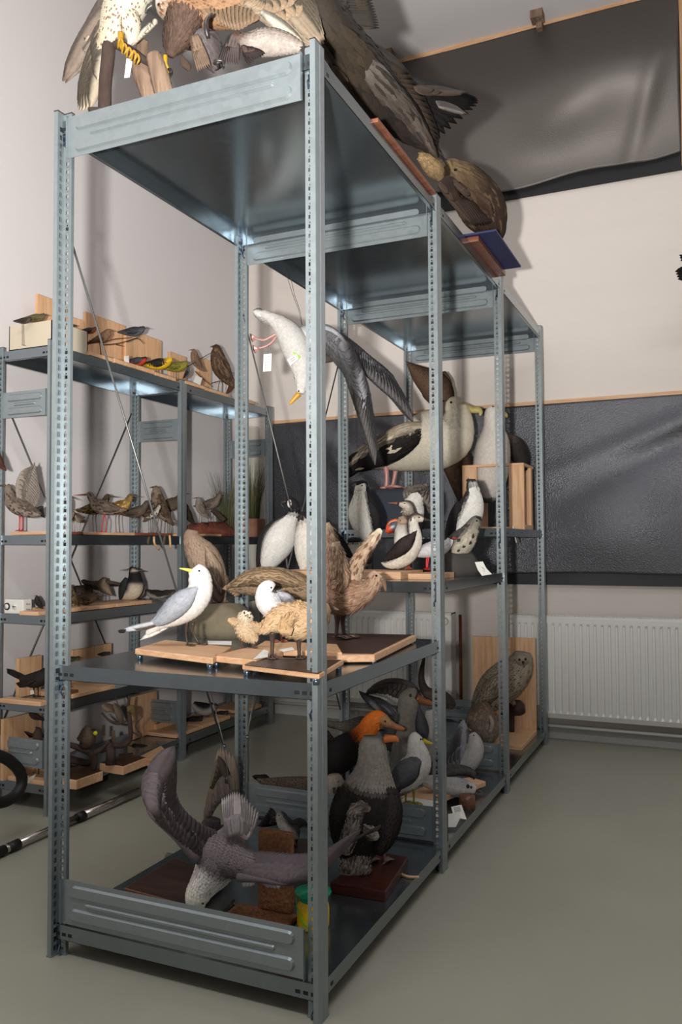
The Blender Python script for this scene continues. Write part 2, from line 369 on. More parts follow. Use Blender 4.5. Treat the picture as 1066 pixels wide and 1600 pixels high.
# ================================================================ RACKS
def post(x, y, H, sx, parent, rib=True):
    """upright of one folded sheet profile; sx=+1 opens toward +x (left-hand post), -1 toward -x"""
    b = MB()
    def wall(p, q, z0=0.004, z1=H):
        p = np.array(p, float); q = np.array(q, float)
        b.add([[x+sx*p[0], y+p[1], z0], [x+sx*q[0], y+q[1], z0], [x+sx*q[0], y+q[1], z1], [x+sx*p[0], y+p[1], z1]], [(0, 1, 2, 3)])
    def holes(p, q, w1, h1, w2, h2):
        p = np.array(p, float); q = np.array(q, float); L = np.linalg.norm(q-p); d = (q-p)/L; n = int((H-0.03)/0.025); z0 = 0.012
        def P(s, z): return [x+sx*(p[0]+d[0]*s), y+p[1]+d[1]*s, z]
        def quad(s0, s1, a, c): b.add([P(s0, a), P(s1, a), P(s1, c), P(s0, c)], [(0, 1, 2, 3)])
        quad(0, L, 0.004, z0)
        for i in range(n):
            za = z0+i*0.025; zb = za+0.025; cuts = [(za+0.003, za+0.003+h1, w1)]
            if w2: cuts.append((za+0.0185-h2/2, za+0.0185+h2/2, w2))
            z = za
            for c0, c1, ww in cuts:
                quad(0, L, z, c0); quad(0, L/2-ww/2, c0, c1); quad(L/2+ww/2, L, c0, c1); z = c1
            quad(0, L, z, zb)
        quad(0, L, z0+n*0.025, H)
    wall((0, 0.055), (0, 0.030)); wall((0, 0.030), (0.0015, 0.027)); wall((0.0015, 0.027), (0.0, 0.024)); wall((0, 0.024), (0, 0)); wall((0, 0), (0.014, 0))
    holes((0.014, 0), (0.014, 0.028), 0.010, 0.015, 0, 0)
    holes((0.014, 0.028), (0.042, 0.028), 0.011, 0.0105, 0.005, 0.005)
    wall((0.042, 0.028), (0.042, 0.040))
    b.build('post', M['steel'], parent, smooth=False, solid=0.0015)
    f = MB(); f.prism([(x-sx*0.002, y-0.002), (x+sx*0.016, y-0.002), (x+sx*0.018, y+0.025), (x+sx*0.045, y+0.026), (x+sx*0.045, y+0.042), (x+sx*0.012, y+0.032), (x+sx*0.006, y+0.057), (x-sx*0.002, y+0.057)], 0, 0.006)
    f.build('foot', M['rubber'] if parent.get('dark') else M['steel'], parent, smooth=False)
    f = MB(); 
    for p, q in (((0, 0), (0.014, 0)), ((0.014, 0), (0.014, 0.028)), ((0.014, 0.028), (0.042, 0.028)), ((0.042, 0.028), (0.042, 0.04)), ((0, 0), (0, 0.055))):
        f.box((x+min(sx*p[0], sx*q[0])-0.001, y+p[1]-0.001, H-0.001), (x+max(sx*p[0], sx*q[0])+0.001, y+q[1]+0.001, H+0.002))
    f.build('cap', M['rubber'], parent, smooth=False)
def stadium(b, x0, x1, z0, z1, y, h, s=-1, ins=0.0045):
    """embossed rounded rib on an x-z plate"""
    r = (z1-z0)/2; n = 6; out = []; inn = []
    for (cx, a0) in ((x1-r, -90), (x0+r, 90)):
        for k in range(n+1):
            a = math.radians(a0+180*k/n); out.append((cx+r*math.cos(a), (z0+z1)/2+r*math.sin(a))); inn.append((cx+(r-ins)*math.cos(a), (z0+z1)/2+(r-ins)*math.sin(a)))
    m = len(out); vs = [[p[0], y, p[1]] for p in out]+[[p[0], y+s*h, p[1]] for p in inn]
    b.add(vs, [tuple(range(m, 2*m))]+[(i, (i+1) % m, (i+1) % m+m, i+m) for i in range(m)])
def panel(x0, x1, y, z0, z1, parent):
    b = MB(); b.box((x0, y, z0), (x1, y+0.0015, z1)); h = z1-z0; W = x1-x0
    for s, yy in ((-1, y), (1, y+0.0015)):
        stadium(b, x0+0.028, x1-0.028, z0+h*0.10, z0+h*0.38, yy, 0.007, s)
        stadium(b, x0+0.028, x1-0.028, z0+h*0.62, z0+h*0.90, yy, 0.007, s)
        stadium(b, x0+0.06+W*0.03, x1-0.06-W*0.03, z0+h*0.44, z0+h*0.56, yy, 0.006, s)
    b.box((x0, y-0.010, z0), (x0+0.0015, y, z1)); b.box((x1-0.0015, y-0.010, z0), (x1, y, z1))
    b.build('end_panel', M['steel'], parent, smooth=False)
def shelf(x0, x1, y0, y1, z, parent, th=0.042, mat='deck'):
    b = MB(); b.box((x0, y0, z-0.0015), (x1, y1, z))
    for a, c in (((x0, y0), (x1, y0+0.0015)), ((x0, y1-0.0015), (x1, y1)), ((x0, y0), (x0+0.0015, y1)), ((x1-0.0015, y0), (x1, y1))):
        b.box((a[0], a[1], z-th), (c[0], c[1], z-0.0015))
    b.box((x0, y0, z-th), (x1, y0+0.014, z-th+0.0012)); b.box((x0, y1-0.014, z-th), (x1, y1, z-th+0.0012))
    b.box((x0, y0+0.014, z-th), (x0+0.014, y1-0.014, z-th+0.0012)); b.box((x1-0.014, y0+0.014, z-th), (x1, y1-0.014, z-th+0.0012))
    b.split = len(b.f); s = b
    for k in range(3):
        for xx in (x0+0.012+k*0.022, x1-0.026-k*0.022):
            for yy, q in ((y0, -1), (y1, 1)): s.box((xx, yy-0.0006, z-th*0.72), (xx+0.014, yy+0.0006, z-th*0.5))
        if k < 1:
            for yy in (y0+0.062+k*0.022, y1-0.05-k*0.022):
                for xx in (x0, x1): s.box((xx-0.0006, yy, z-th*0.72), (xx+0.0006, yy+0.014, z-th*0.5))
    return b.build('shelf_deck', M[mat], parent, smooth=False, mat2=M['slot'])
def clips(x, y, z, sx, parent):
    b = MB(); b.box((x+sx*0.018-0.008, y+0.020, z-0.075), (x+sx*0.018+0.008, y+0.026, z+0.0)); b.tube([(x+sx*0.025, y+0.024, z-0.06), (x+sx*0.028, y+0.014, z-0.075), (x+sx*0.03, y+0.024, z-0.09)], 0.003, 6)
    b.build('shelf_clip', M['stud'], parent, smooth=False)
def rod(pts, parent, r=0.0035):
    MB().tube(pts, r, 8).build('brace_rod', M['wire'], parent)

MX = -0.873; BY = [0, 1.036, 2.072, 3.108]
rack = empty('metal_shelving', (MX/2, 1.55, 0), 'tall galvanised steel shelving in three bays with birds on it, nearest the camera', 'shelving')
for y in BY:
    post(0, y, 2.5, -1, rack); post(MX, y, 2.5, 1, rack)
    panel(MX+0.043, -0.043, y+0.0265 if y else 0.012, 2.352, 2.478, rack)
    panel(MX+0.043, -0.043, y+0.0265 if y else 0.012, 0.100, 0.226, rack)
e = 0.004
def bayshelf(i, z): 
    y0 = BY[i]+0.030; y1 = BY[i+1]+0.022
    if i == 0: y0 = 0.018
    shelf(MX+e, -e, y0, y1, z, rack)
    for xx, sx in ((MX, 1), (0, -1)):
        clips(xx, BY[i], z, sx, rack)
for i in range(3): bayshelf(i, 2.474); bayshelf(i, 0.090)
bayshelf(0, 0.838); bayshelf(1, 1.050); bayshelf(2, 1.266)
bx = MX+0.004
rod([(bx, 0.03, 2.21), (bx, 1.07, 0.14)], rack); rod([(bx+0.006, 1.06, 2.24), (bx+0.006, 0.05, 0.10)][:1]+[(bx+0.006, 0.82, 1.70)], rack) if False else None
rod([(bx, 1.06, 2.23), (bx, 2.09, 0.30)], rack); rod([(bx+0.006, 2.09, 2.20), (bx+0.006, 1.06, 0.30)], rack)
rod([(-0.36, 1.035, 0.79), (-0.20, 1.04, 0.50)], rack, 0.002) if False else None

lr = empty('metal_shelving', (-1.96, 1.95, 0), 'lower galvanised shelving along the left wall with rows of small birds', 'shelving')
LX0, LX1 = -2.14, -1.785; LY = [0.95, 1.956, 2.96]; LZ = [2.10, 1.24, 0.88, 0.484, 0.125]
for y in LY:
    post(LX1, y, 2.12, -1, lr); post(LX0, y, 2.12, 1, lr)
    for z0, z1 in ((1.785, 1.905), (0.196, 0.322)): panel(LX0+0.043, LX1-0.043, y+0.0265, z0, z1, lr)
for i in range(2):
    for z in LZ: shelf(LX0+e, LX1-e, LY[i]+0.030, LY[i+1]+0.022, z, lr, 0.045)
rod([(LX0+0.01, 0.98, 1.95), (LX0+0.01, 1.95, 0.30)], lr); rod([(LX0+0.016, 1.95, 1.95), (LX0+0.016, 0.98, 0.30)], lr)

# ================================================================ BIRD BUILDER
def W(x, y, z=1.0): return dep((x, y, z))
def hexmix(a, b, t): return tuple(np.asarray(lin(a))*(1-t)+np.asarray(lin(b))*t)
class Bird:
    def __init__(s, c, d, zf, label, group=None, name='mounted_bird', cat='bird'):
        s.c, s.d, s.zf, s.label, s.group, s.name, s.cat = c, d, zf, label, group, name, cat
        s.parts = []; s.feet = []; s.xy = None
    def p(s, x, y, dd=0.0): return atdepth(s.c, x, y, s.d+dd)
    def m(s, r): return r/CR[s.c][2]/FPX*s.d          # crop pixels -> metres
    def addp(s, mb, name, mat, child=None, **k): s.parts.append((mb, name, mat, child, k))
    def loft(s, name, pts, cols, ratio=1.0, dors=(0, 1, 0), thr=0.1, soft=0.5, cov=None, n=22, rings=34, mat='feather', child=None, lump=0.0):
        A = []
        for q in pts:
            x, y, r = q[:3]; dd = q[3] if len(q) > 3 else 0; rt = q[4] if len(q) > 4 else ratio
            A.append([*s.p(x, y, dd), s.m(r)*(s.d+dd)/s.d, rt])
        S = spline(A, rings); S[:, 3] = np.maximum(S[:, 3], 0.0015)
        P = S[:, :3]; T = np.gradient(P, axis=0); T /= np.linalg.norm(T, axis=1)[:, None]
        D3 = np.array(dors[0]*R3+dors[1]*U3+dors[2]*F3); D3 /= np.linalg.norm(D3)
        ks = [c[0] for c in cols]; cd_ = np.array([lin(c[1]) for c in cols]); cv = np.array([lin(c[2]) for c in cols])
        def colr(t, nrm):
            a = np.array([np.interp(t, ks, cd_[:, i]) for i in range(3)]); b = np.array([np.interp(t, ks, cv[:, i]) for i in range(3)])
            f = min(1, max(0, (nrm@D3-thr)/soft+0.5)); return a*f+b*(1-f)
        def frame(i):
            N1 = np.cross(T[i], F3); N1 /= np.linalg.norm(N1)+1e-9; N2 = np.cross(T[i], N1); return N1, N2
        mb = MB(); vs = []; cs = []; NR = []
        for i in range(rings):
            N1, N2 = frame(i); t = i/(rings-1); rr = S[i, 3]
            for k in range(n):
                a = 2*math.pi*k/n; d = math.cos(a)*N1+math.sin(a)*N2
                off = math.cos(a)*N1*rr+math.sin(a)*N2*rr*S[i, 4]
                if lump: off = off*(1+lump*(hsh(i*0.7, k*1.3)))
                vs.append(P[i]+off); cs.append(colr(t, d))
        fs = [(i*n+k, i*n+(k+1) % n, (i+1)*n+(k+1) % n, (i+1)*n+k) for i in range(rings-1) for k in range(n)]
        fs += [tuple(range(n))[::-1], tuple(range((rings-1)*n, rings*n))]
        mb.add(vs, fs, np.array(cs))
        if cov:
            L, wd = cov['l'], cov['w']; jit = cov.get('j', 0.12); c2 = cov.get('c2'); pr = cov.get('p', 0.3); fz = cov.get('fuzz', 0.0); edge = cov.get('edge')
            t0, t1 = cov.get('t', (0.03, 0.97)); lift = cov.get('lift', 0.0025)
            cum = np.concatenate([[0], np.cumsum(np.linalg.norm(np.diff(P, axis=0), axis=1))]); tot = cum[-1]
            s_ = tot*t0; row = 0
            while s_ < tot*t1:
                fi = np.interp(s_, cum, np.arange(rings)); fj = np.interp(max(0, s_-L), cum, np.arange(rings))
                rr = np.interp(fi, range(rings), S[:, 3]); n_ = max(4, int(2*math.pi*rr/(wd*0.75))); i0 = min(rings-1, int(fi)); j0 = min(rings-1, int(round(fj)))
                N1, N2 = frame(i0); M1, M2 = frame(j0)
                pa = np.array([np.interp(fi, range(rings), P[:, q]) for q in range(3)]); pb = np.array([np.interp(fj, range(rings), P[:, q]) for q in range(3)])
                ra, rb = rr, np.interp(fj, range(rings), S[:, 3]); ta = np.interp(fi, range(rings), S[:, 4])
                for k in range(n_):
                    a = 2*math.pi*(k+0.5*(row % 2)+U(-.2, .2))/n_; d = math.cos(a)*N1+math.sin(a)*N2
                    if d@F3 > 0.45: continue          # the far side stays smooth
                    A0 = pa+math.cos(a)*N1*ra+math.sin(a)*N2*ra*ta+d*0.0003
                    a2 = a+U(-fz, fz)*0.6
                    B0 = pb+math.cos(a2)*M1*rb+math.sin(a2)*M2*rb*ta; d2 = math.cos(a2)*M1+math.sin(a2)*M2
                    dr = B0-A0; ln = np.linalg.norm(dr)+1e-9; B0 = A0+dr/ln*L*U(.8, 1.1)+d2*(lift+U(0, fz)*L); 
                    col = colr(fi/(rings-1), d)*(1+U(-jit, jit))
                    if c2 and rnd() < pr: col = np.asarray(lin(c2))*(1+U(-jit, jit))
                    side = np.cross(dr/ln, d)*wd*0.5; mid = A0*0.45+B0*0.55+d*lift
                    ec = col if edge is None else np.asarray(lin(edge))
                    mb.add([A0-side*0.5, A0+side*0.5, mid+side, B0, mid-side, mid+d*0.0012], [(0, 1, 2, 5), (5, 2, 3), (0, 5, 4), (5, 3, 4)][0:4], np.array([col, col, ec, ec, ec, col*0.97]))
                s_ += L*cov.get('sp', 0.5); row += 1
        s.addp(mb, name, mat, child)
        s.last = (P, S); return s
    def beak(s, pts, col, col2=None, ratio=0.6):
        A = np.array([[*s.p(q[0], q[1], q[3] if len(q) > 3 else 0), s.m(q[2])] for q in pts]); S = spline(A, 9)
        c = np.asarray(lin(col)); c2 = c if col2 is None else np.asarray(lin(col2))
        cols = np.array([c*(1-t)+c2*t for t in np.linspace(0, 1, 9)])
        s.addp(MB().tube(S[:, :3], np.maximum(S[:, 3], 0.0006), 10, cols), 'beak', 'horn', 'body'); return s
    def eye(s, x, y, r, dd=-0.0): s.addp(MB().ball(s.p(x, y, dd), s.m(r), n=7), 'eye', 'eye', 'body'); return s
    def leg(s, pts, col, face=(1, 0), toe=0.03, web=True, r=None, grip=False):
        c = lin(col); Q = [list(s.p(q[0], q[1], q[3] if len(q) > 3 else 0)) for q in pts]
        R_ = [s.m(q[2]) for q in pts]
        if not grip: Q[-1][2] = s.zf+max(R_[-1], 0.002)
        S = spline(np.array([[*a, b] for a, b in zip(Q, R_)]), 10); e = S[-1, :3]
        mb = MB().tube(S[:, :3], S[:, 3], 8, c)
        f = R3*face[0]+np.array([F3[0], F3[1], 0])*face[1]; f[2] = 0; f /= np.linalg.norm(f); sd = np.array([-f[1], f[0], 0])
        ft = MB(); tips = []; rr = max(0.0011, S[-1, 3]*0.8)
        for a in (-0.5, 0, 0.5):
            d = f*math.cos(a)+sd*math.sin(a); tip = e+d*toe*(1.0 if a == 0 else 0.85); tip[2] = e[2]-rr*0.3
            if grip: tip[2] = e[2]-toe*0.35
            mid = (e+tip)/2; mid[2] += rr*0.8; ft.tube([e, mid, tip], [rr, rr*0.9, rr*0.45], 6, c); tips.append(tip)
        b = e-f*toe*0.35; b[2] = e[2]-rr*0.3; ft.tube([e, b], [rr, rr*0.4], 6, c)
        if web:
            up = np.array([0, 0, rr*0.3])
            for q in (0, 1): ft.add([e+up, tips[q]+up, tips[q+1]+up, e-up, tips[q]-up, tips[q+1]-up], [(0, 1, 2), (5, 4, 3), (0, 3, 4, 1), (1, 4, 5, 2), (2, 5, 3, 0)], np.array(c)*0.9)
        s.parts.append((mb, 'leg', 'horn', None, {})); s.parts.append((ft, 'foot', 'horn', 'leg', {})); s.feet.append(e)
        return s
    def wing(s, lead, trail, n, col, tip=None, w=1.6, cov=None, covf=0.45, name='wing', edge=None, bend=0.06, arm=None, nrm=None, child=None, rows=2, jit=0.1, thick=0.0004):
        """open wing or tail: single feathers from the leading edge to the trailing edge"""
        Lp = spline([s.p(q[0], q[1], q[2] if len(q) > 2 else 0) for q in lead], n); Tp = spline([s.p(q[0], q[1], q[2] if len(q) > 2 else 0) for q in trail], n)
        mb = MB(); N = -F3 if nrm is None else np.array(nrm[0]*R3+nrm[1]*U3+nrm[2]*F3, float)
        N = N/np.linalg.norm(N)
        gap = np.mean([np.linalg.norm(Tp[i+1]-Tp[i])*0.6+np.linalg.norm(Lp[i+1]-Lp[i])*0.4 for i in range(n-1)])
        cov = col if cov is None else cov
        for i in range(n):
            c = np.asarray(lin(col))*(1+U(-jit, jit)); tc = np.asarray(lin(tip if tip is not None else col))*(1+U(-jit, jit))
            mb.blade(Lp[i]+N*0.00035*i, Tp[i]+N*0.00035*i, max(gap*w*1.35, 0.006), N, c, tc, bend=bend, edge=edge, th=thick)
        for r_ in range(rows):
            f = covf*(1-0.42*r_); m_ = int(n*(1.15+0.3*r_)); 
            for i in range(m_):
                t = i/(m_-1)*(n-1); i0 = min(n-2, int(t)); u = t-i0
                a = Lp[i0]*(1-u)+Lp[i0+1]*u; b = Tp[i0]*(1-u)+Tp[i0+1]*u; b = a+(b-a)*f*U(.92, 1.05)
                c = np.asarray(lin(cov))*(1+U(-jit, jit)); k = N*(0.00035*n*0.6+0.0022*(r_+1)+0.0004*(i % 3))
                mb.blade(a+k*0.6, b+k, max(gap*w*1.35, 0.006), N, c, c*0.92 if edge is None else c, edge=edge, bend=bend, th=thick)
        if arm:
            ar = [s.m(a) for a in arm]; rad = np.interp(np.linspace(0, 1, n), np.linspace(0, 1, len(ar)), ar)
            mb.tube(Lp, rad, 10, np.asarray(lin(cov)))
        s.addp(mb, name, 'feather', child); return s
    def patch(s, name, x, y, r, col, dd=0.0, sc=(1, 1, 1), child='body', mat='feather'):
        s.addp(MB().ball(s.p(x, y, dd), s.m(r), lin(col), 9, sc), name, mat, child); return s
    def tubep(s, name, pts, col, mat='horn', child=None):
        A = np.array([[*s.p(q[0], q[1], q[3] if len(q) > 3 else 0), s.m(q[2])] for q in pts]); S = spline(A, 14)
        s.addp(MB().tube(S[:, :3], S[:, 3], 10, lin(col)), name, mat, child); return s
    def board(s, corners, ztop, th, mat, studs=0.0):
        pts = [onz(s.c, x, y, ztop)[:2] for x, y in corners]; s.brd = (pts, ztop, th, mat, studs); return s
    def boardxy(s, cx, cy, hx, hy, ztop, th, mat, rz=0, studs=0.0):
        c, q = math.cos(rz), math.sin(rz); s.brd = ([(cx+a*c-b*q, cy+a*q+b*c) for a, b in ((-hx, -hy), (hx, -hy), (hx, hy), (-hx, hy))], ztop, th, mat, studs); return s
    dim = 1.0
    def done(s, base=None, dz=0.0):
        if s.dim != 1:
            for q in s.parts: q[0].c = [a*s.dim for a in q[0].c]
        if base is None:
            if s.feet: f = np.mean(s.feet, axis=0); base = (f[0], f[1], s.zf)
            else:
                V = np.concatenate([np.concatenate(q[0].v) for q in s.parts]); lo = V[V[:, 2].argmin()]; base = (lo[0], lo[1], lo[2] if s.zf is None else s.zf)
        if getattr(s, 'brd', None): base = (base[0], base[1], s.brd[1]-s.brd[2]-s.brd[4])
        root = empty(s.name, base, s.label, s.cat, s.group); made = {}
        for mb, name, mat, child, k in s.parts:
            if dz:
                for v in mb.v: v[:, 2] += dz
            par = made.get(child, root) if child else root
            o = mb.build(name, M[mat], par, **k)
            if not child: made[name] = o
        if getattr(s, 'brd', None):
            pts, zt, th, mat, st = s.brd
            bo = MB().prism(pts, zt-th, zt).build('mounting_board', M[mat], root, smooth=False, bevel=0.003)
            if mat in ('darkwood',):
                pass
            if st:
                c = np.mean(np.array(pts), axis=0)
                for q in pts:
                    q = np.array(q); q = q+(c-q)*0.10
                    MB().tube([(q[0], q[1], zt-th-st), (q[0], q[1], zt-th)], [0.008, 0.010], 14).build('stud', M['stud'], bo)
        s.root = root
        return root

TPL = dict(
    wader=([(-.66, .60, .02), (-.40, .60, .09), (-.05, .66, .18), (.20, .76, .17), (.34, .95, .085), (.42, 1.10, .085), (.50, 1.11, .045)], (.50, 1.11), (.0, .52), (.43, 1.13)),
    perch=([(-.85, .10, .03), (-.45, .25, .08), (0, .42, .19), (.22, .58, .18), (.36, .76, .13), (.47, .80, .05)], (.47, .80), (.03, .25), (.40, .80)),
    crouch=([(-.70, .30, .03), (-.35, .30, .12), (0, .32, .19), (.28, .36, .16), (.46, .48, .10), (.56, .50, .05)], (.56, .50), (.0, .18), (.48, .52)),
    upright=([(-.45, .10, .03), (-.25, .30, .12), (-.05, .60, .20), (.05, .88, .17), (.08, 1.12, .11), (.14, 1.22, .06)], (.16, 1.21), (-.02, .38), (.11, 1.22)))
def small(c, x, y, L, face, tp, back, belly, head, label, group, zf, X=-1.95, bill=.22, bcol='4a3a2c', lcol='5a4a38', Y=None, legs=True, brd=None, dy=0.0, speck=None, billdrop=.03, name='mounted_bird', wing=None, vs=1.0, fat=1.15):
    """small mounted bird from a posture template; x, y: its feet in crop pixels, L: body length in pixels"""
    if group == 'small birds along the top of the left shelving': L *= 1.2
    if group == 'waders on the second shelf of the left shelving': L *= 1.4 if tp == 'wader' else 1.12
    g = ony(c, x, y, Y) if Y is not None else onx(c, x, y, X)
    pts, b0, l0, e0 = TPL[tp]
    b = Bird(c, dep(g), zf, label, group, name)
    f = face
    def q(u, v): return (x+f*u*L, y-v*L*vs)
    bp = [(*q(u, v), r*L*fat, 0) for u, v, r in pts]
    rm = max(r for _, _, r in pts)*L*fat
    b.loft('body', bp, [(0, back, back), (.25, back, belly), (.62, back, belly), (.8, head, belly), (1, head, head)], 0.9, (0, 1, -.15), 0.05, 0.7,
           cov=dict(l=b.m(L*.12), w=b.m(L*.07), j=.18, c2=speck, p=.3, lift=.001, sp=.6) if L > 60 else None, n=16, rings=22)
    # folded wing: a flattened shell on the near side with long primaries
    i = 2; wx = [q(pts[3][0]-.02, pts[3][1]+.02), q(pts[2][0], pts[2][1]+.03), q(pts[1][0], pts[1][1]+.03), q(pts[0][0]+.12, pts[0][1]+.02)]
    wc = wing or back; dk = tuple(np.asarray(lin(wc))*0.75)
    b.loft('wing', [(*wx[0], L*.06, -b.m(rm*.62)), (*wx[1], L*.15, -b.m(rm*.70)), (*wx[2], L*.085, -b.m(rm*.45)), (*wx[3], L*.02, -b.m(rm*.12))],
           [(0, wc, wc), (.6, wc, dk), (1, dk, dk)], 0.42, n=12, rings=12, cov=dict(l=b.m(L*.16), w=b.m(L*.06), j=.25, c2=speck, p=.35, lift=.001, sp=.6) if L > 60 else None)
    bx, by = q(*b0); ex, ey = q(b0[0]+bill, b0[1]-billdrop)
    b.beak([(bx-f*L*.03, by, L*.035), ((bx+ex)/2, (by+ey)/2, L*.018), (ex, ey, L*.006)], bcol)
    hx, hy = q(*e0); b.eye(hx, hy, L*.018, -b.m(L*.075))
    if legs:
        for sgn in (-1, 1):
            lx, ly = q(l0[0]+sgn*.05, l0[1]); b.leg([(lx, ly, L*.022, sgn*b.m(L*.06)), (x-f*L*.03+sgn*L*.05, (ly+y)/2, L*.014, sgn*b.m(L*.06)), (x+sgn*L*.06, y, L*.014, sgn*b.m(L*.06))], lcol, (f, 0), b.m(L*.16), False)
    if brd:
        hx_, hy_, th, mat = brd; b.boardxy(g[0], g[1], hx_, hy_, zf, th, mat, U(-.04, .04), 0.0)
    b.done()
    return b

# ================================================================ MAIN SHELVING, MIDDLE SHELF OF THE NEAR BAY (z .838)
ZS = 0.838
def D_on(c, x, y, z): return dep(onz(c, x, y, z))
# kittiwake preening on pine board
d = D_on('E', 760, 425, .875)
b = Bird('E', d, .872, 'white gull with grey back and black wing tip, head turned back, on a pale board')
b.loft('body', [(590, 375, 8), (640, 335, 26), (700, 300, 48), (752, 262, 58), (790, 222, 50), (796, 178, 44), (786, 145, 42), (768, 122, 27)], [(0, 'dcd9d4', 'dcd9d4'), (1, 'e0ddd8', 'e0ddd8')], 0.85, (0, 1, 0),
       cov=dict(l=b.m(26), w=b.m(15), j=.05, lift=.001))
b.loft('wing', [(775, 205, 10, -b.m(42)), (735, 240, 38, -b.m(52)), (690, 280, 42, -b.m(52)), (640, 322, 28, -b.m(38)), (600, 340, 10, -b.m(22))], [(0, 'a3a6ad', 'a8abb2'), (1, '9a9ea6', 'a0a4ab')], 0.3, (0, 1, 0), n=16, rings=20,
       cov=dict(l=b.m(30), w=b.m(14), j=.07, lift=.001))
b.wing([(655, 330, -.03), (625, 345, -.02)], [(470, 371, -.01), (500, 372, -.01)], 5, 'c9cacc', 'b9babd', 1.9, rows=0, name='wing_tip')
b.wing([(500, 366, -.012), (497, 374, -.012)], [(466, 370, -.01), (470, 376, -.01)], 3, '2a2522', '1c1917', 1.5, rows=0, name='black_tip')
b.wing([(640, 345), (670, 350)], [(553, 408), (585, 398)], 6, 'e6e3df', 'dedbd6', 2.0, rows=1, name='tail')
b.beak([(760, 132, 9, -.01), (740, 127, 6, -.02), (712, 122, 2, -.02)], 'cfc64a', 'd9d36a').eye(790, 132, 4, -.035)
b.leg([(742, 330, 9), (738, 380, 4), (745, 425, 4)], '3f352e', (.8, -.5), .030); b.leg([(765, 335, 9, .02), (768, 380, 4, .02), (790, 415, 4, .02)], '3f352e', (1, -.2), .030)
b.board([(535, 440), (845, 478), (920, 432), (655, 405)], .872, .018, 'pine', .016).done()
# downy chick, small wings spread
d = D_on('F', 432, 452, .872)
b = Bird('F', d, .872, 'small spotted downy chick with stubby wings spread on pale board')
FZ = dict(l=.013, w=.0035, j=.15, fuzz=.5, lift=.001)
b.loft('body', [(468, 428, 10), (450, 410, 26), (432, 388, 32), (430, 366, 22), (436, 346, 22), (440, 330, 13)], [(0, 'c9ae8c', 'd2b998'), (.6, 'c4a888', 'd2b998'), (1, 'd8ccb8', 'd8ccb8')], .9, cov=FZ, mat='fluff')
b.loft('wing', [(415, 372, 12), (395, 366, 12), (376, 358, 6)], [(0, 'bfa07c', 'c9ae8c'), (1, 'bfa07c', 'c9ae8c')], .6, cov=FZ, n=12, rings=10, mat='fluff')
b.loft('wing', [(452, 380, 12), (490, 388, 16, -.01), (528, 350, 9, -.01)], [(0, 'bfa07c', 'c9ae8c'), (1, 'bfa07c', 'c9ae8c')], .6, cov=FZ, n=12, rings=10, mat='fluff')
for sx, sy in ((430, 334), (444, 330), (452, 340), (434, 346), (448, 352)): b.patch('spot', sx, sy, 2.6, '2a211c', -b.m(21), (1, 1, 1), 'body')
b.beak([(440, 344, 6, -.012), (441, 350, 2, -.024)], '9a8a72').eye(431, 338, 2.6, -.016)
b.leg([(424, 425, 7), (422, 440, 3.5), (420, 452, 3.5)], '5e463a', (0, -1), .018); b.leg([(456, 428, 7), (460, 440, 3.5), (462, 450, 3.5)], '5e463a', (.5, -1), .018)
b.board([(325, 478), (470, 494), (560, 462), (440, 450)], .872, .018, 'pine', .016).done()
# white gull, head tucked, behind chicks
d = D_on('F', 540, 432, .872)
b = Bird('F', d, .872, 'small white gull with head tucked on its back, behind the downy chicks')
b.loft('body', [(600, 325, 14), (570, 315, 34), (535, 310, 50), (508, 296, 42), (500, 265, 30), (512, 248, 22), (528, 255, 15)], [(0, '8e8d90', 'dcdad8'), (.4, 'a3a2a6', 'e6e4e2'), (.7, 'e8e6e4', 'e8e6e4'), (1, 'c8c4c2', 'e8e6e4')], .9, (.4, 1, 0), .2, cov=dict(l=b.m(22), w=b.m(12), j=.07, lift=.001))
b.loft('wing', [(545, 275, 10, -.02), (570, 290, 20, -.035), (600, 310, 10, -.02)], [(0, 'cfcdd0', '77757a'), (1, '55535a', '55535a')], .35, n=12, rings=12, cov=dict(l=b.m(22), w=b.m(10), j=.15, lift=.001))
b.beak([(528, 262, 5, -.02), (548, 278, 2, -.02)], '3b3230').eye(520, 252, 3, -.028)
b.leg([(520, 350, 6), (523, 390, 4), (530, 428, 4)], '8a4a30', (.3, -1), .028); b.leg([(545, 350, 6), (550, 390, 4), (556, 430, 4)], '8a4a30', (.6, -1), .028)
b.board([(455, 455), (757, 468), (740, 440), (500, 428)], .872, .018, 'pine', .016).done()
# big buff chick
d = D_on('F', 613, 488, .868)
b = Bird('F', d, .868, 'fluffy buff chick on dark board, partly behind the near right upright')
FZ2 = dict(l=.020, w=.0042, j=.14, fuzz=.5, lift=.001, c2='a9855c', p=.12)
b.loft('body', [(495, 395, 10), (530, 365, 36), (575, 358, 54), (620, 365, 60), (665, 350, 48), (700, 325, 30), (715, 318, 14)], [(0, 'c8a680', 'd3b690'), (1, 'c8a680', 'd3b690')], .85, cov=FZ2, mat='fluff')
b.loft('wing', [(590, 350, 12, -.05), (560, 385, 22, -.065), (590, 400, 14, -.065)], [(0, 'bd9a72', 'c8a680'), (1, 'bd9a72', 'c8a680')], .5, cov=FZ2, n=12, rings=12, mat='fluff')
b.eye(700, 315, 4, -.03).beak([(722, 318, 8), (745, 326, 2)], '5e5044')
b.leg([(524, 400, 14), (524, 430, 8), (522, 468, 6)], '4a3a30', (.2, -1), .036); b.leg([(612, 410, 14), (612, 440, 8), (614, 486, 6)], '4a3a30', (.2, -1), .036)
b.board([(423, 508), (680, 540), (762, 492), (480, 482)], .868, .014, 'pine', .016); b.done()
o = MB().prism([onz('F', x, y, .870)[:2] for x, y in ((431, 508), (677, 537), (752, 492), (482, 484))], .8675, .8695).build('board_top', M['darkwood'], b.root, smooth=False)
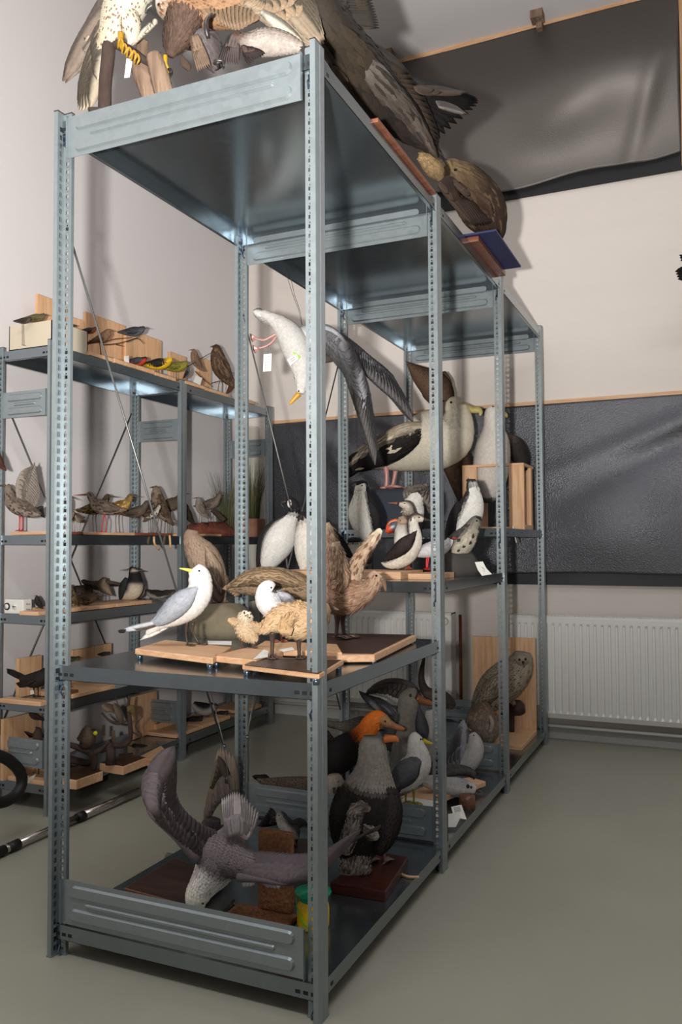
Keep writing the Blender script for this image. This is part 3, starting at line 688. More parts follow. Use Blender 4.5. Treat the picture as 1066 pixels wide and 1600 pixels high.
# paper tags on the boards
def paper(pts, z, label, c='F', mat='paper', lift=.006):
    q = [onz(c, x, y, z)[:2] for x, y in pts]; n = len(q)
    vs = [[*p, z+.001+(lift if i in (1, 2) else 0)] for i, p in enumerate(q)]
    o = MB().add(vs, [tuple(range(n))]).build('paper_tag', M[mat], None, smooth=False, solid=.0006); tag(o, label, 'tag'); return o
paper([(460, 492), (495, 466), (512, 472), (508, 484)], .873, 'white paper tag lying at the edge of the chicks pale board')
paper([(308, 430), (388, 438), (388, 450), (310, 441)], .873, 'folded white paper tag under the preening gull')
paper([(545, 460), (590, 458), (598, 466), (560, 467)], .872, 'white paper scrap between the two chicks')
# brown long-legged chick with raised wings on dark board
d = D_on('F', 750, 425, .865)
b = Bird('F', d, .867, 'large brown downy chick with both wings raised, on a dark veneer board')
FZ3 = dict(l=.026, w=.0052, j=.16, fuzz=.4, lift=.001, c2='8a6650', p=.25)
b.loft('body', [(695, 250, 20), (715, 270, 50), (755, 282, 62), (800, 275, 52), (838, 262, 34), (862, 240, 25), (868, 218, 26), (878, 204, 18)], [(0, '8a6a55', '9a7b65'), (.5, '9c7c64', 'a88a72'), (1, 'b09680', 'b09680')], .85, cov=FZ3, mat='fluff')
b.loft('wing', [(720, 250, 26), (722, 190, 26, -.02), (722, 120, 22, -.02), (712, 60, 14, -.02), (708, 35, 6, -.02)], [(0, '8c6c56', '9a7b65'), (1, 'a48c74', 'ad9780')], .45, cov=FZ3, n=14, rings=20, mat='fluff')
b.loft('wing', [(745, 250, 20, -.05), (760, 225, 20, -.06), (745, 150, 18, -.06), (735, 100, 14, -.05)], [(0, '9c7c64', 'a88a72'), (1, 'a48c74', 'ad9780')], .35, cov=FZ3, n=14, rings=20, mat='fluff')
b.loft('wing', [(790, 240, 24), (800, 190, 26), (822, 140, 20), (850, 105, 18), (878, 68, 13), (888, 60, 7)], [(0, 'a08168', 'b39a82'), (.6, 'a58c72', 'b39a82'), (1, 'd5c8b4', 'd5c8b4')], .45, cov=dict(l=.03, w=.01, j=.2, fuzz=.2, lift=.001, c2='6f503c', p=.3), n=14, rings=22, mat='fluff')
b.beak([(888, 222, 12, -.01), (896, 240, 8, -.01), (902, 264, 3, -.01)], '6a5648', '8a6a50').eye(870, 212, 4, -.028)
b.leg([(742, 335, 16), (740, 370, 8), (737, 418, 7)], '4c392e', (1, -.4), .055); b.leg([(760, 335, 14, .02), (758, 370, 8, .02), (765, 412, 7, .02)], '4c392e', (1, .1), .055)
b.board([(690, 478), (865, 475), (1003, 410), (700, 402)], .865, .022, 'pine', .008); b.done()
MB().prism([onz('F', x, y, .866)[:2] for x, y in ((695, 472), (858, 473), (990, 409), (704, 404))], .8645, .8668).build('board_top', M['darkwood'], b.root, smooth=False)
# khaki stone with brown gull, and speckled duck behind
g = onz('E', 800, 400, ZS); K = W(g[0], g[1]+.08)
mb = MB(); P_ = []
for i in range(14):
    a = i/13*math.pi
for i, (zz, kx, ky) in enumerate(((0, .95, 1), (.03, 1.02, 1.02), (.07, 1, 1), (.10, .9, .92), (.122, .7, .7), (.128, .3, .3))):
    for k in range(28):
        a = 2*math.pi*k/28; ca, sa = math.cos(a), math.sin(a); rr = (abs(ca)**3+abs(sa)**3)**(-1/3)
        P_.append([g[0]+.02+.118*kx*ca*rr*(1+.03*hsh(k*.5, 1)), g[1]+.10+.085*ky*sa*rr*(1+.03*hsh(k*.4, 2)), ZS+zz])
mb.add(P_, [(i*28+k, i*28+(k+1) % 28, (i+1)*28+(k+1) % 28, (i+1)*28+k) for i in range(5) for k in range(28)]+[tuple(range(28))[::-1], tuple(range(140, 168))])
o = mb.build('stone', M['rock']); tag(o, 'rounded khaki stone between the preening gull and the spotted chick', 'stone')
b = Bird('E', dep((g[0], g[1]+.10, 1)), ZS+.128, 'brown young gull seen from behind, perched on the khaki stone')
b.loft('body', [(885, 240, 8), (868, 190, 34), (835, 130, 58), (800, 70, 62), (772, 30, 44), (762, -5, 34), (765, -30, 22)], [(0, '75604f', '7d6858'), (.6, '86705e', '8a7362'), (1, '7c6657', '7c6657')], .85, cov=dict(l=.035, w=.018, j=.15, c2='6b5646', p=.3, edge='97826e', lift=.0015))
b.loft('wing', [(830, 70, 16, -.06), (850, 120, 30, -.06), (868, 180, 20, -.05), (880, 225, 6, -.03)], [(0, '8f7a68', '7d6858'), (1, '5b4a3f', '5b4a3f')], .35, n=14, rings=16, cov=dict(l=.05, w=.018, j=.2, edge='a08b76', lift=.001))
b.wing([(862, 200, -.03), (880, 190, -.02)], [(870, 262, -.03), (902, 150, -.01)], 5, '6b5748', '4e3f35', 1.8, rows=0, name='tail')
b.leg([(835, 195, 8), (840, 225, 5), (845, 262, 5)], '6a5646', (.3, -1), .04); b.leg([(870, 200, 8, .02), (878, 230, 5, .02), (885, 268, 5, .02)], '6a5646', (.3, -1), .04)
b.done()
dk = dep((-.55, .86, 1))
b = Bird('F', dk, ZS, 'speckled brown duck lying behind the small white gull')
sp = dict(l=.035, w=.016, j=.2, c2='4a382b', p=.4, edge='a58c6e', lift=.0015)
b.loft('body', [(375, 252, 8), (410, 245, 26), (455, 235, 44), (510, 235, 52), (565, 245, 54), (610, 255, 44), (645, 262, 30), (668, 262, 12)], [(0, '6f5a46', '7d6650'), (1, '7d6650', '8a735c')], .85, cov=sp)
b.loft('wing', [(600, 235, 12, -.06), (540, 222, 30, -.08), (460, 220, 26, -.075), (400, 240, 10, -.04), (372, 255, 3, -.03)], [(0, '80694f', '6b5541'), (1, '6f5a46', '55432f')], .35, n=14, rings=20, cov=dict(l=.05, w=.017, j=.25, edge='ab9272', lift=.001))
b.wing([(400, 245), (420, 262)], [(365, 256), (395, 280)], 5, '5d4937', '9a8062', 2, rows=0, name='tail')
b.tubep('belly_stand', [(520, 290, 8), (525, 330, 8), (528, 372, 8)], '4a3a2c')
b.done(base=(onz('F', 528, 420, ZS)[0], onz('F', 528, 420, ZS)[1]+.05, ZS))

# ================================================================ SECOND BAY, UPPER SHELF (z 1.05): auks and penguins
Z2 = 1.05
bl = '1d1b1d'; wh = 'dcd8cf'
def plank(x0, x1, y0, y1, z, th, label, mat='pine'):
    o = MB().box((x0, y0, z), (x1, y1, z+th)).build('board', M[mat], smooth=False, bevel=.002); tag(o, label, 'board'); return o
plank(-.80, -.22, 1.22, 1.50, Z2, .03, 'long pale board under the puffin and dark-backed auk on the second bay shelf')
plank(-.20, -.075, 1.25, 1.48, Z2, .022, 'short pale board beside the grey stone on the second bay shelf')
ZB = Z2+.03
# preening black and white auk, left (R3)
d = W(-.74, 1.62)
b = Bird('R3', d, Z2, 'large black and white guillemot with neck bent down, nearest the left shelving')
b.loft('body', [(215, 985, 60), (250, 900, 105), (320, 760, 150), (380, 640, 130), (430, 560, 78), (470, 500, 48), (480, 420, 46), (440, 375, 42), (400, 372, 30)], [(0, '4a4646', 'dbd8d2'), (.35, '4a4646', 'e0ddd6'), (.6, '211f20', 'dedbd4'), (.72, '1b191a', '1b191a'), (1, '1b191a', '1b191a')], .85, (-1, .35, .55), .45, .35, cov=dict(l=b.m(70), w=b.m(34), j=.06, lift=.001))
b.patch('cheek', 430, 395, 32, 'd8d4cc', -b.m(28), (.7, .7, 1.2)); b.eye(440, 385, 6, -b.m(60))
b.beak([(400, 375, 16), (350, 395, 8), (420, 470, 4)][:2]+[(385, 440, 3)], '2a2626')
b.loft('wing', [(300, 560, 30, .03), (200, 700, 55, .05), (150, 880, 30, .05), (130, 990, 8, .05)], [(0, '1f1d1f', '1f1d1f'), (1, '1a181a', '1a181a')], .5, n=12, rings=14)
b.tubep('leg', [(400, 900, 10), (410, 990, 9), (412, 1030, 9)], '4a4440'); b.tubep('leg', [(300, 950, 10), (305, 1000, 9), (305, 1030, 9)], '4a4440')
b.done(base=(-.72, 1.6, Z2))
# second one beside it
d = W(-.60, 1.50)
b = Bird('R3', d, Z2, 'black and white guillemot standing behind the near right upright')
b.loft('body', [(560, 990, 40), (580, 900, 95), (600, 780, 125), (600, 650, 120), (575, 560, 75), (560, 510, 52), (550, 470, 30)], [(0, wh, wh), (.3, '1f1d1e', wh), (.7, '1f1d1e', 'd8d2c6'), (.85, '1b191a', '1b191a'), (1, '1b191a', '1b191a')], .85, (1, .2, .5), .35, .4, cov=dict(l=b.m(70), w=b.m(34), j=.06, lift=.001))
b.loft('wing', [(700, 600, 30, -.01), (800, 660, 50, -.01), (900, 780, 55, -.01), (980, 870, 30, -.01), (1030, 890, 8, -.01)], [(0, '1c1a1c', '1c1a1c'), (1, '181618', '181618')], .4, n=14, rings=18, cov=dict(l=b.m(90), w=b.m(34), j=.1, lift=.001))
b.loft('flank', [(760, 620, 20), (830, 760, 60), (880, 880, 60), (900, 960, 40), (890, 1000, 10)], [(0, 'b9aa92', 'b9aa92'), (1, 'c9bda8', 'c9bda8')], .6, n=14, rings=16, child='body')
b.beak([(540, 505, 20), (510, 525, 12), (490, 520, 4)], '1c1a1a').patch('cheek', 530, 520, 26, '3a3634', -b.m(40)).eye(520, 515, 8, -b.m(62))
b.leg([(580, 960, 22), (560, 1000, 12), (555, 1020, 10)], '37302c', (-.2, -1), .05); b.leg([(640, 960, 22), (650, 1000, 12), (655, 1020, 10)], '37302c', (.2, -1), .05)
b.done()
# upright penguin-like auk (R4)
d = W(-.62, 1.85)
b = Bird('R4', d, Z2, 'upright black and white auk with white breast looking left, behind the brown chick raised wing')
b.loft('body', [(350, 980, 30), (320, 920, 70), (285, 820, 108), (255, 700, 112), (262, 600, 80), (262, 520, 58), (270, 468, 55), (262, 440, 32)], [(0, wh, wh), (.25, '1e1c1e', 'e0dcd2'), (1, '1b191b', 'dcd8cf')], .9, (1, .15, .5), .18, .35, cov=dict(l=b.m(60), w=b.m(32), j=.06, lift=.001))
b.loft('back', [(390, 900, 36, .01), (385, 760, 66, .01), (345, 640, 60, .01), (305, 540, 42, .01), (300, 480, 34, 0)], [(0, '1b191b', '1b191b'), (1, '1b191b', '1b191b')], .9, n=16, rings=20, child='body')
b.loft('wing', [(330, 620, 20, -.03), (385, 720, 46, -.03), (405, 840, 34, -.02), (400, 900, 8, -.01)], [(0, '1d1b1d', '1d1b1d'), (1, '171517', '171517')], .35, n=12, rings=14)
b.patch('crown', 272, 458, 56, '1b191b', .008, (1, 1, .75)); b.patch('cheek', 250, 500, 34, 'dcd8cf', -b.m(30), (1, 1, .9))
b.beak([(230, 440, 16), (205, 436, 9), (180, 448, 3)], '141214').eye(272, 465, 7, -b.m(52))
b.leg([(320, 960, 18), (318, 1050, 10), (316, 1100, 9)], '37302c', (-.4, -1), .045); b.leg([(360, 960, 18), (365, 1050, 10), (368, 1100, 9)], '37302c', (-.2, -1), .045)
b.done()
# little black and white auk low, behind chick wing
d = W(-.66, 1.62)
b = Bird('R4', d, Z2, 'small auk with white eye stripe crouching left of the upright auk feet')
b.loft('body', [(270, 1200, 60), (240, 1130, 90), (220, 1060, 84), (205, 1000, 62), (200, 965, 34)], [(0, 'a9a69f', 'b6b3ab'), (.6, 'bab6ad', 'c6c2b8'), (1, '2a2726', '2a2726')], .9, cov=dict(l=b.m(50), w=b.m(26), j=.1, lift=.001))
b.patch('crown', 200, 975, 56, '1c1a1c', 0, (1.2, 1, .6)); b.beak([(160, 1000, 14), (125, 1010, 4)], '1c1a1a').eye(190, 1000, 8, -b.m(58))
b.loft('wing', [(300, 1040, 20, -.03), (330, 1110, 40, -.03), (330, 1190, 20, -.02)], [(0, '55524e', '55524e'), (1, '3a3735', '3a3735')], .4, n=12, rings=12)
b.done(base=(-.63, 1.62, Z2))
# auk with open beak to left
d = W(-.42, 1.80)
b = Bird('R4', d, Z2, 'brown-headed auk with long dark bill pointing left, behind the puffin')
b.loft('body', [(760, 1000, 50), (740, 900, 90), (720, 800, 88), (705, 720, 60), (695, 655, 52), (650, 640, 34), (615, 634, 20)], [(0, '2a2626', '2a2626'), (.5, '4a403a', '6a5f55'), (.75, '4f453e', 'c9c0b2'), (1, '3a332e', 'c9bba6')], .9, (.6, .8, .3), .2, cov=dict(l=b.m(50), w=b.m(26), j=.12, lift=.001))
b.beak([(600, 630, 18), (550, 628, 9), (495, 628, 3)], '8a4a2a', '2a211c').eye(665, 632, 6, -b.m(48))
b.leg([(730, 970, 20), (730, 1050, 10), (728, 1100, 9)], '37302c', (-.6, -1), .04); b.done()
# grey-brown bird head down behind
d = W(-.40, 2.0)
b = Bird('R4', d, Z2, 'white-bellied bird with drooping grey wings behind the brown-headed auk')
b.loft('body', [(850, 480, 30), (820, 520, 60), (770, 560, 92), (755, 640, 90), (790, 720, 60), (800, 800, 30)], [(0, '6b6460', '6b6460'), (.4, '5a534e', 'd2cec6'), (1, 'd6d2ca', 'd6d2ca')], .9, (-.5, 1, .5), .35, cov=dict(l=b.m(60), w=b.m(26), j=.12, lift=.001))
b.wing([(740, 480, -.04), (800, 470, -.04), (860, 480, -.03), (905, 500, 0)], [(650, 580, -.03), (760, 560, -.04), (880, 660, -.03), (925, 745, 0)], 12, '5c544e', '7d746c', 2.4, arm=(20, 16, 10), rows=1, edge='8c8278')
b.wing([(860, 560, -.02), (900, 600, -.02)], [(890, 720, -.02), (925, 740, -.02)], 6, '6b625b', '857a70', 2, rows=0, name='wing')
b.tubep('leg', [(770, 780, 12), (768, 900, 10), (768, 1100, 10)], '4a4038'); b.done(base=(-.38, 2.0, Z2))
# puffin
d = W(-.52, 1.45)
b = Bird('R4', d, ZB, 'puffin with big orange and grey bill turned left, among the auks')
b.loft('body', [(670, 1160, 30), (680, 1080, 80), (665, 990, 96), (645, 900, 78), (650, 830, 60), (650, 785, 58), (640, 750, 34)], [(0, wh, wh), (.4, '1f1d1e', wh), (.75, '1f1d1e', '8a7a70'), (1, '6a5648', '9a8572')], .9, (.8, .3, .3), .1)
b.loft('beak', [(610, 830, 46), (570, 845, 56), (530, 870, 46), (505, 905, 18)], [(0, '4a4a52', '4a4a52'), (.45, '3c424d', '3c424d'), (.7, 'c9481a', 'c9481a'), (1, 'c9401c', 'c9401c')], .45, n=14, rings=14, mat='horn', child='body')
b.loft('beak_ridge', [(520, 905, 10), (505, 870, 13), (515, 830, 14), (545, 800, 16), (590, 790, 18), (605, 815, 14)], [(0, 'd04a1c', 'd04a1c'), (1, 'c4602c', 'c4602c')], .8, n=10, rings=18, mat='horn', child='body')
b.eye(628, 790, 8, -b.m(54)); b.patch('cheek', 650, 800, 44, 'a8917a', -b.m(26), (1, 1, .8))
b.leg([(655, 1140, 20), (655, 1190, 12), (653, 1225, 10)], 'b5532c', (-.5, -1), .04); b.leg([(700, 1140, 20), (702, 1190, 12), (705, 1225, 10)], 'b5532c', (-.2, -1), .04); b.done()
# dark-backed auk facing right, in front
d = W(-.47, 1.34)
b = Bird('R4', d, ZB, 'slender dark-backed auk with white belly looking right, standing in front of the puffin')
b.loft('body', [(470, 1185, 14), (510, 1190, 44), (590, 1160, 82), (670, 1090, 108), (740, 1000, 88), (765, 920, 58), (745, 845, 46), (742, 780, 50), (790, 765, 44), (840, 782, 24)], [(0, '1d1a1a', 'c9bfae'), (.3, '2c2523', 'd8d0c2'), (.6, '322a27', 'd8d2c6'), (.8, '4a3f38', 'd4cec2'), (1, '6a4a34', 'c9bfae')], .85, (-.45, .85, .25), .12, .35, cov=dict(l=b.m(56), w=b.m(28), j=.1, lift=.001))
b.loft('wing', [(740, 930, 26, -.045), (680, 1000, 66, -.055), (600, 1070, 60, -.045), (520, 1130, 30, -.03), (470, 1160, 6, -.02)], [(0, '3a2f2c', '3a2f2c'), (1, '241d1b', '241d1b')], .35, n=16, rings=20, cov=dict(l=b.m(80), w=b.m(32), j=.15, lift=.001))
b.beak([(850, 778, 17), (880, 786, 9), (915, 790, 3)], '3a2d26').eye(800, 760, 7, -b.m(44))
b.leg([(590, 1200, 22), (600, 1235, 11), (615, 1262, 9)], '3a2f2a', (1, -.3), .045); b.leg([(520, 1205, 20), (530, 1235, 11), (545, 1262, 9)], '3a2f2a', (1, -.3), .045); b.done()
# white bird, red legs
d = W(-.28, 1.45)
b = Bird('R4', d, ZB, 'white bird with bright red legs, half hidden by the second right-hand upright')
b.loft('body', [(770, 1110, 16), (810, 1090, 44), (880, 1065, 66), (950, 1050, 70), (1020, 1040, 60), (1070, 1000, 40), (1090, 960, 30)], [(0, '5a5558', 'c9c6c8'), (.4, 'c0bdc0', 'd2d0d0'), (1, 'd8d6d6', 'd8d6d6')], .85, (0, 1, .2), .5, cov=dict(l=b.m(56), w=b.m(28), j=.05, lift=.001))
b.beak([(1110, 950, 10), (1150, 955, 3)], 'b5331c').eye(1090, 950, 7, -b.m(30))
b.leg([(888, 1110, 14), (870, 1150, 10), (868, 1200, 8)], 'c0151a', (.2, -1), .03); b.leg([(885, 1090, 14), (885, 1150, 10), (872, 1196, 8)], 'c0151a', (-.2, -1), .03); b.done()
# two behind the post to the right: white-breasted guillemot and brown-grey auk (V crop)
d = W(-.22, 1.85)
b = Bird('V', d, Z2, 'tall dark auk with white throat and breast, left of the wooden crate')
b.loft('body', [(215, 280, 30), (260, 220, 72), (320, 110, 98), (350, 10, 76), (352, -60, 44), (345, -110, 38), (345, -140, 24)], [(0, '1f1d1f', 'c9c6c0'), (.4, '1f1d1f', 'dcd9d2'), (.8, '3a3634', 'dcd9d2'), (.92, '2a2726', '2a2726'), (1, '2a2726', '2a2726')], .9, (-1, .1, .45), .2, .35, cov=dict(l=b.m(56), w=b.m(28), j=.05, lift=.001))
b.loft('wing', [(260, 20, 20, -.02), (225, 110, 38, -.03), (195, 230, 36, -.03), (180, 330, 10, -.02)], [(0, '1f1d1f', '1f1d1f'), (1, '1a181a', '1a181a')], .5, n=12, rings=14)
b.beak([(325, -135, 14), (305, -128, 5)], '1f1d1e').eye(348, -125, 6, -b.m(34))
b.leg([(260, 280, 20), (262, 350, 10), (262, 400, 10)], '37302c', (0, -1), .04); b.leg([(290, 270, 20), (292, 350, 10), (292, 400, 10)], '37302c', (.2, -1), .04); b.done()
d = W(-.21, 1.58)
b = Bird('V', d, Z2+.02, 'mottled grey and cream auk with dark cap, looking up right above the grey stone')
b.loft('body', [(150, 430, 24), (190, 385, 66), (250, 320, 88), (310, 260, 76), (345, 200, 52), (375, 150, 40), (395, 140, 22)], [(0, '2a2726', 'b3ab98'), (.5, '4a4644', 'bab29e'), (.8, '6f6a62', '8d8678'), (1, '2f2c2b', '6f6a62')], .9, (-.8, .9, .2), .25, .5, cov=dict(l=b.m(44), w=b.m(26), j=.2, c2='3f3b38', p=.2, lift=.001))
b.patch('cap', 375, 135, 36, '2c2928', .004, (1, 1, .55)); b.eye(378, 150, 7, -b.m(34)).beak([(405, 145, 11), (418, 140, 4)], '2a2624')
b.leg([(215, 420, 18), (205, 450, 10), (203, 468, 10)], '3a332e', (.5, -1), .04); b.leg([(260, 405, 18), (252, 440, 10), (250, 466, 10)], '3a332e', (.5, -1), .04); b.done()
mb = MB(); g = ony('V', 380, 500, 1.62); vs = []
for i in range(9):
    for k in range(22):
        a = 2*math.pi*k/22; e_ = i/8*math.pi/2; rr = math.cos(e_)**.6
        vs.append([-.125+.105*rr*math.cos(a)*(1+.08*hsh(k*.7, i*.3)), 1.66+.13*rr*math.sin(a)*(1+.08*hsh(k*.6, i*.5)), Z2+.125*math.sin(e_)*(1+.06*hsh(k*.9, 3))])
mb.add(vs, [(i*22+k, i*22+(k+1) % 22, (i+1)*22+(k+1) % 22, (i+1)*22+k) for i in range(8) for k in range(22)]+[tuple(range(22))[::-1]])
o = mb.build('stone', M['drock']); tag(o, 'dark grey rounded stone with paper tag at the right end of the second bay', 'stone')
q = [atdepth('V', x, y, dep((-.06, 1.56, 1.1))+dd) for x, y, dd in ((365, 437, 0), (420, 432, 0), (445, 480, -.01), (483, 520, -.03), (415, 532, -.03), (385, 490, -.01))]
o = MB().add(q, [(0, 1, 2, 5), (5, 2, 3, 4)]).build('paper_tag', M['paper'], None, smooth=False, solid=.0006); tag(o, 'handwritten paper tag hanging over the edge by the dark grey stone', 'tag')
MB().tube([(q[0]*.6+q[3]*.4)*1.0, q[0]*.45+q[3]*.55, q[2]*.5+q[4]*.5], .0008, 5).build('writing', M['ink'], o)

# ================================================================ THIRD BAY, UPPER SHELF (z 1.266): albatrosses and crate
Z3 = 1.266
# wooden crate, an open frame of planks
cx1 = -.045; gy = onx('Q', 348, 440, cx1)[1]; gl = ony('Q', 107, 440, gy)[0]; ztop = ony('Q', 230, 322, gy)[2]; gy2 = 3.04
cr = empty('wooden_crate', ((gl+cx1)/2, (gy+gy2)/2, Z3), 'open pale wooden crate frame at the far right end of the shelving', 'crate')
def cbar(a, b, name='plank', mat='pine'): MB().box(a, b).build(name, M[mat], cr, smooth=False, bevel=.001)
w_ = .085
for xx in (gl, cx1-w_):
    for yy in (gy, gy2-.02): cbar((xx, yy, Z3), (xx+w_, yy+.02, ztop), 'upright', 'pinev')
for yy in (gy, gy2-.02): cbar((gl, yy-.001, ztop), (cx1, yy+.045, ztop+.014), 'top_rail'); cbar((gl, yy+.02*(yy < 2.9), Z3), (cx1, yy+.02*(yy < 2.9)+.014, Z3+.02), 'bottom_rail')
for xx in (gl, cx1-.018): cbar((xx, gy+.046, ztop), (xx+.018, gy2-.02, ztop+.014), 'side_rail'); cbar((xx, gy+.035, Z3), (xx+.018, gy2-.02, Z3+.03), 'side_rail')
for k in range(1): cbar((cx1-.014, gy+.20, Z3+.03), (cx1, gy+.26, ztop), 'upright', 'pinev')
# seated albatross behind the crate
d = W(-.33, 2.90)
b = Bird('Q', d, Z3, 'white-breasted albatross with dark back sitting inside the wooden crate')
b.loft('body', [(215, 440, 30), (215, 380, 62), (222, 290, 70), (228, 220, 60), (225, 160, 34), (222, 115, 29), (228, 92, 20)], [(0, 'cfc6bc', 'd8cfc6'), (1, 'ddd6cd', 'ddd6cd')], .9, (0, 1, 0), cov=dict(l=b.m(24), w=b.m(12), j=.04, lift=.001))
b.loft('wing', [(280, 210, 16, .02), (310, 240, 36, .03), (335, 290, 34, .03), (345, 340, 16, .03)], [(0, '6a5b52', '6a5b52'), (.4, '2b2523', '2b2523'), (1, '262120', '262120')], .8, n=14, rings=16, cov=dict(l=b.m(24), w=b.m(10), j=.2, lift=.001))
b.beak([(240, 100, 14), (262, 112, 11), (278, 122, 7), (280, 132, 3)], 'b9a24e', 'c9b878').eye(226, 88, 3, -b.m(22))
b.done(base=(-.3, 2.9, Z3))
# small black and white bird hanging head down in the crate
d = W(-.22, gy+.20)
b = Bird('Q', d, None, 'black and white auk with spread flippers hanging inside the wooden crate')
b.loft('body', [(265, 380, 8), (245, 395, 26), (215, 420, 40), (190, 440, 32), (178, 450, 18)], [(0, '1c1b1d', 'c9c5be'), (.6, '2a2829', '8c8881'), (1, '2a2829', '3a3836')], .9, (0, 1, .3), .3, cov=dict(l=b.m(16), w=b.m(8), j=.2, lift=.001))
b.loft('wing', [(205, 370, 8, -.02), (170, 352, 11, -.02), (140, 350, 9, -.02), (134, 362, 4, -.02)], [(0, '1c1b1d', 'cfccc6'), (1, '1c1b1d', '1c1b1d')], .5, (0, 1, 0), 0, .3, n=10, rings=12)
b.loft('wing', [(250, 375, 7, .02), (300, 355, 6, .02), (330, 360, 4, .02), (345, 372, 2, .02)], [(0, '1c1b1d', '1c1b1d'), (1, '1c1b1d', '1c1b1d')], .5, n=10, rings=12)
b.beak([(178, 455, 6), (172, 466, 2)], '1c1b1d').eye(182, 446, 2.4, -b.m(26))
wp = b.p(215, 395); mbw = MB().tube([wp, (wp[0], wp[1], ztop+.002)], .0012, 6); b.addp(mbw, 'wire', 'wire'); b.done()
o = MB().tube([ony('Q', 305, 555, gy-.06), ony('Q', 318, 620, gy-.06)], .004, 6).build('ruler', M['paper']); tag(o, 'thin pale strip hanging from the shelf edge under the crate', 'strip')
o.location = o.location
# large albatross on a slate block
Ya = 2.62
top = ony('C', 560, 722, Ya)[2]; X0 = ony('C', 462, 700, Ya)[0]; X1 = ony('C', 640, 700, Ya)[0]
mb = MB(); pts = []
for i, (zz, k) in enumerate(((Z3, 1.0), (Z3+.03, 1.02), ((Z3+top)/2, 1.0), (top-.03, .99), (top-.006, .94), (top, .84))):
    for j in range(24):
        a = 2*math.pi*j/24; ca, sa = math.cos(a), math.sin(a); q = (abs(ca)**4+abs(sa)**4)**-.25
        pts.append([(X0+X1)/2+(X1-X0)/2*k*ca*q, Ya+.14*k*sa*q, zz])
mb.add(pts, [(i*24+k, i*24+(k+1) % 24, (i+1)*24+(k+1) % 24, (i+1)*24+k) for i in range(5) for k in range(24)]+[tuple(range(24))[::-1], tuple(range(120, 144))])
o = mb.build('stone_block', M['bluerock']); tag(o, 'dark slate-blue block on the far bay shelf carrying the big albatross', 'stone block')
d = W((X0+X1)/2, Ya)
b = Bird('C', d, top, 'very large cream albatross with black and white wings standing on the dark block')
b.loft('body', [(470, 620, 22), (530, 610, 48), (600, 590, 74), (680, 560, 100), (735, 545, 88), (760, 510, 60), (762, 470, 42), (755, 445, 32), (770, 432, 18)], [(0, 'c9c0ae', 'c9c0ae'), (.5, 'd8d0be', 'd8cfbb'), (.7, 'd5ccb8', 'd5ccb8'), (1, 'c9bea4', 'c9bea4')], .85, (0, 1, 0), cov=dict(l=b.m(26), w=b.m(15), j=.05, lift=.001))
b.loft('wing', [(650, 520, 22, -.10), (600, 545, 46, -.14), (540, 585, 50, -.13), (470, 620, 40, -.09), (410, 655, 14, -.05)], [(0, 'cfc6b2', 'cfc6b2'), (.15, 'bfb29c', '241f1d'), (.45, 'b5a892', '1f1b1a'), (.7, '8a7c6a', '1d1918'), (.85, 'c9bda8', '1a1716'), (1, '1a1716', '1a1716')], .35, (0, 1, 0), .25, .3, n=18, rings=26, cov=dict(l=b.m(34), w=b.m(16), j=.15, c2='d0c4ae', p=.10, lift=.001))
b.wing([(500, 590, -.08), (455, 600, -.07)], [(395, 690, -.04), (402, 625, -.04)], 8, '1e1a19', '151211', 2.2, rows=0, name='wing_tip')
b.wing([(470, 575, -.05), (440, 610, -.05)], [(398, 628, -.03), (402, 672, -.03)], 7, 'cdbfa6', '4a4039', 2, rows=0, name='tail')
b.loft('beak', [(752, 448, 21), (785, 452, 15), (812, 460, 11), (828, 460, 12), (838, 468, 8), (836, 480, 3)], [(0, '8f8040', 'b8a45c'), (1, 'b5a468', 'c4b478')], .7, n=12, rings=18, mat='horn', child='body')
b.eye(742, 436, 4, -b.m(30))
b.leg([(528, 640, 11, -.03), (532, 680, 7, -.03), (530, 716, 7, -.03)], 'c08a80', (1, -.2), .10); b.leg([(562, 650, 10, .05), (556, 685, 6.5, .05), (548, 712, 6.5, .05)], 'c08a80', (1, .1), .10)
b.done()
# brown bird behind with raised wing
d = W(-.32, 3.0)
b = Bird('C', d, Z3, 'dark brown seabird behind the big albatross, one broad wing raised')
b.loft('body', [(790, 790, 14), (790, 720, 40), (765, 640, 48), (730, 560, 50), (710, 480, 40), (715, 430, 24)], [(0, '3d2e26', '4a382e'), (1, '4f3c31', '5a4538')], .8, cov=dict(l=.05, w=.02, j=.2, lift=.001))
b.loft('wing', [(605, 312, 6), (640, 345, 30), (690, 385, 50), (712, 430, 42), (705, 480, 20)], [(0, '3a2a22', '4a362b'), (1, '4a362b', '5c4537')], .3, (0, 1, 0), n=16, rings=20, cov=dict(l=.045, w=.018, j=.2, edge='6a5040', lift=.001))
b.loft('wing', [(700, 470, 16, .02), (722, 420, 22, .02), (722, 370, 22, .02), (716, 335, 8, .02)], [(0, '6b5342', '7d6350'), (1, '4a362b', '4a362b')], .3, n=12, rings=14)
b.beak([(712, 440, 10), (700, 470, 6), (690, 478, 3)], '2a221e').eye(716, 432, 4, -b.m(20)); b.done(base=(-.32, 3.0, Z3))

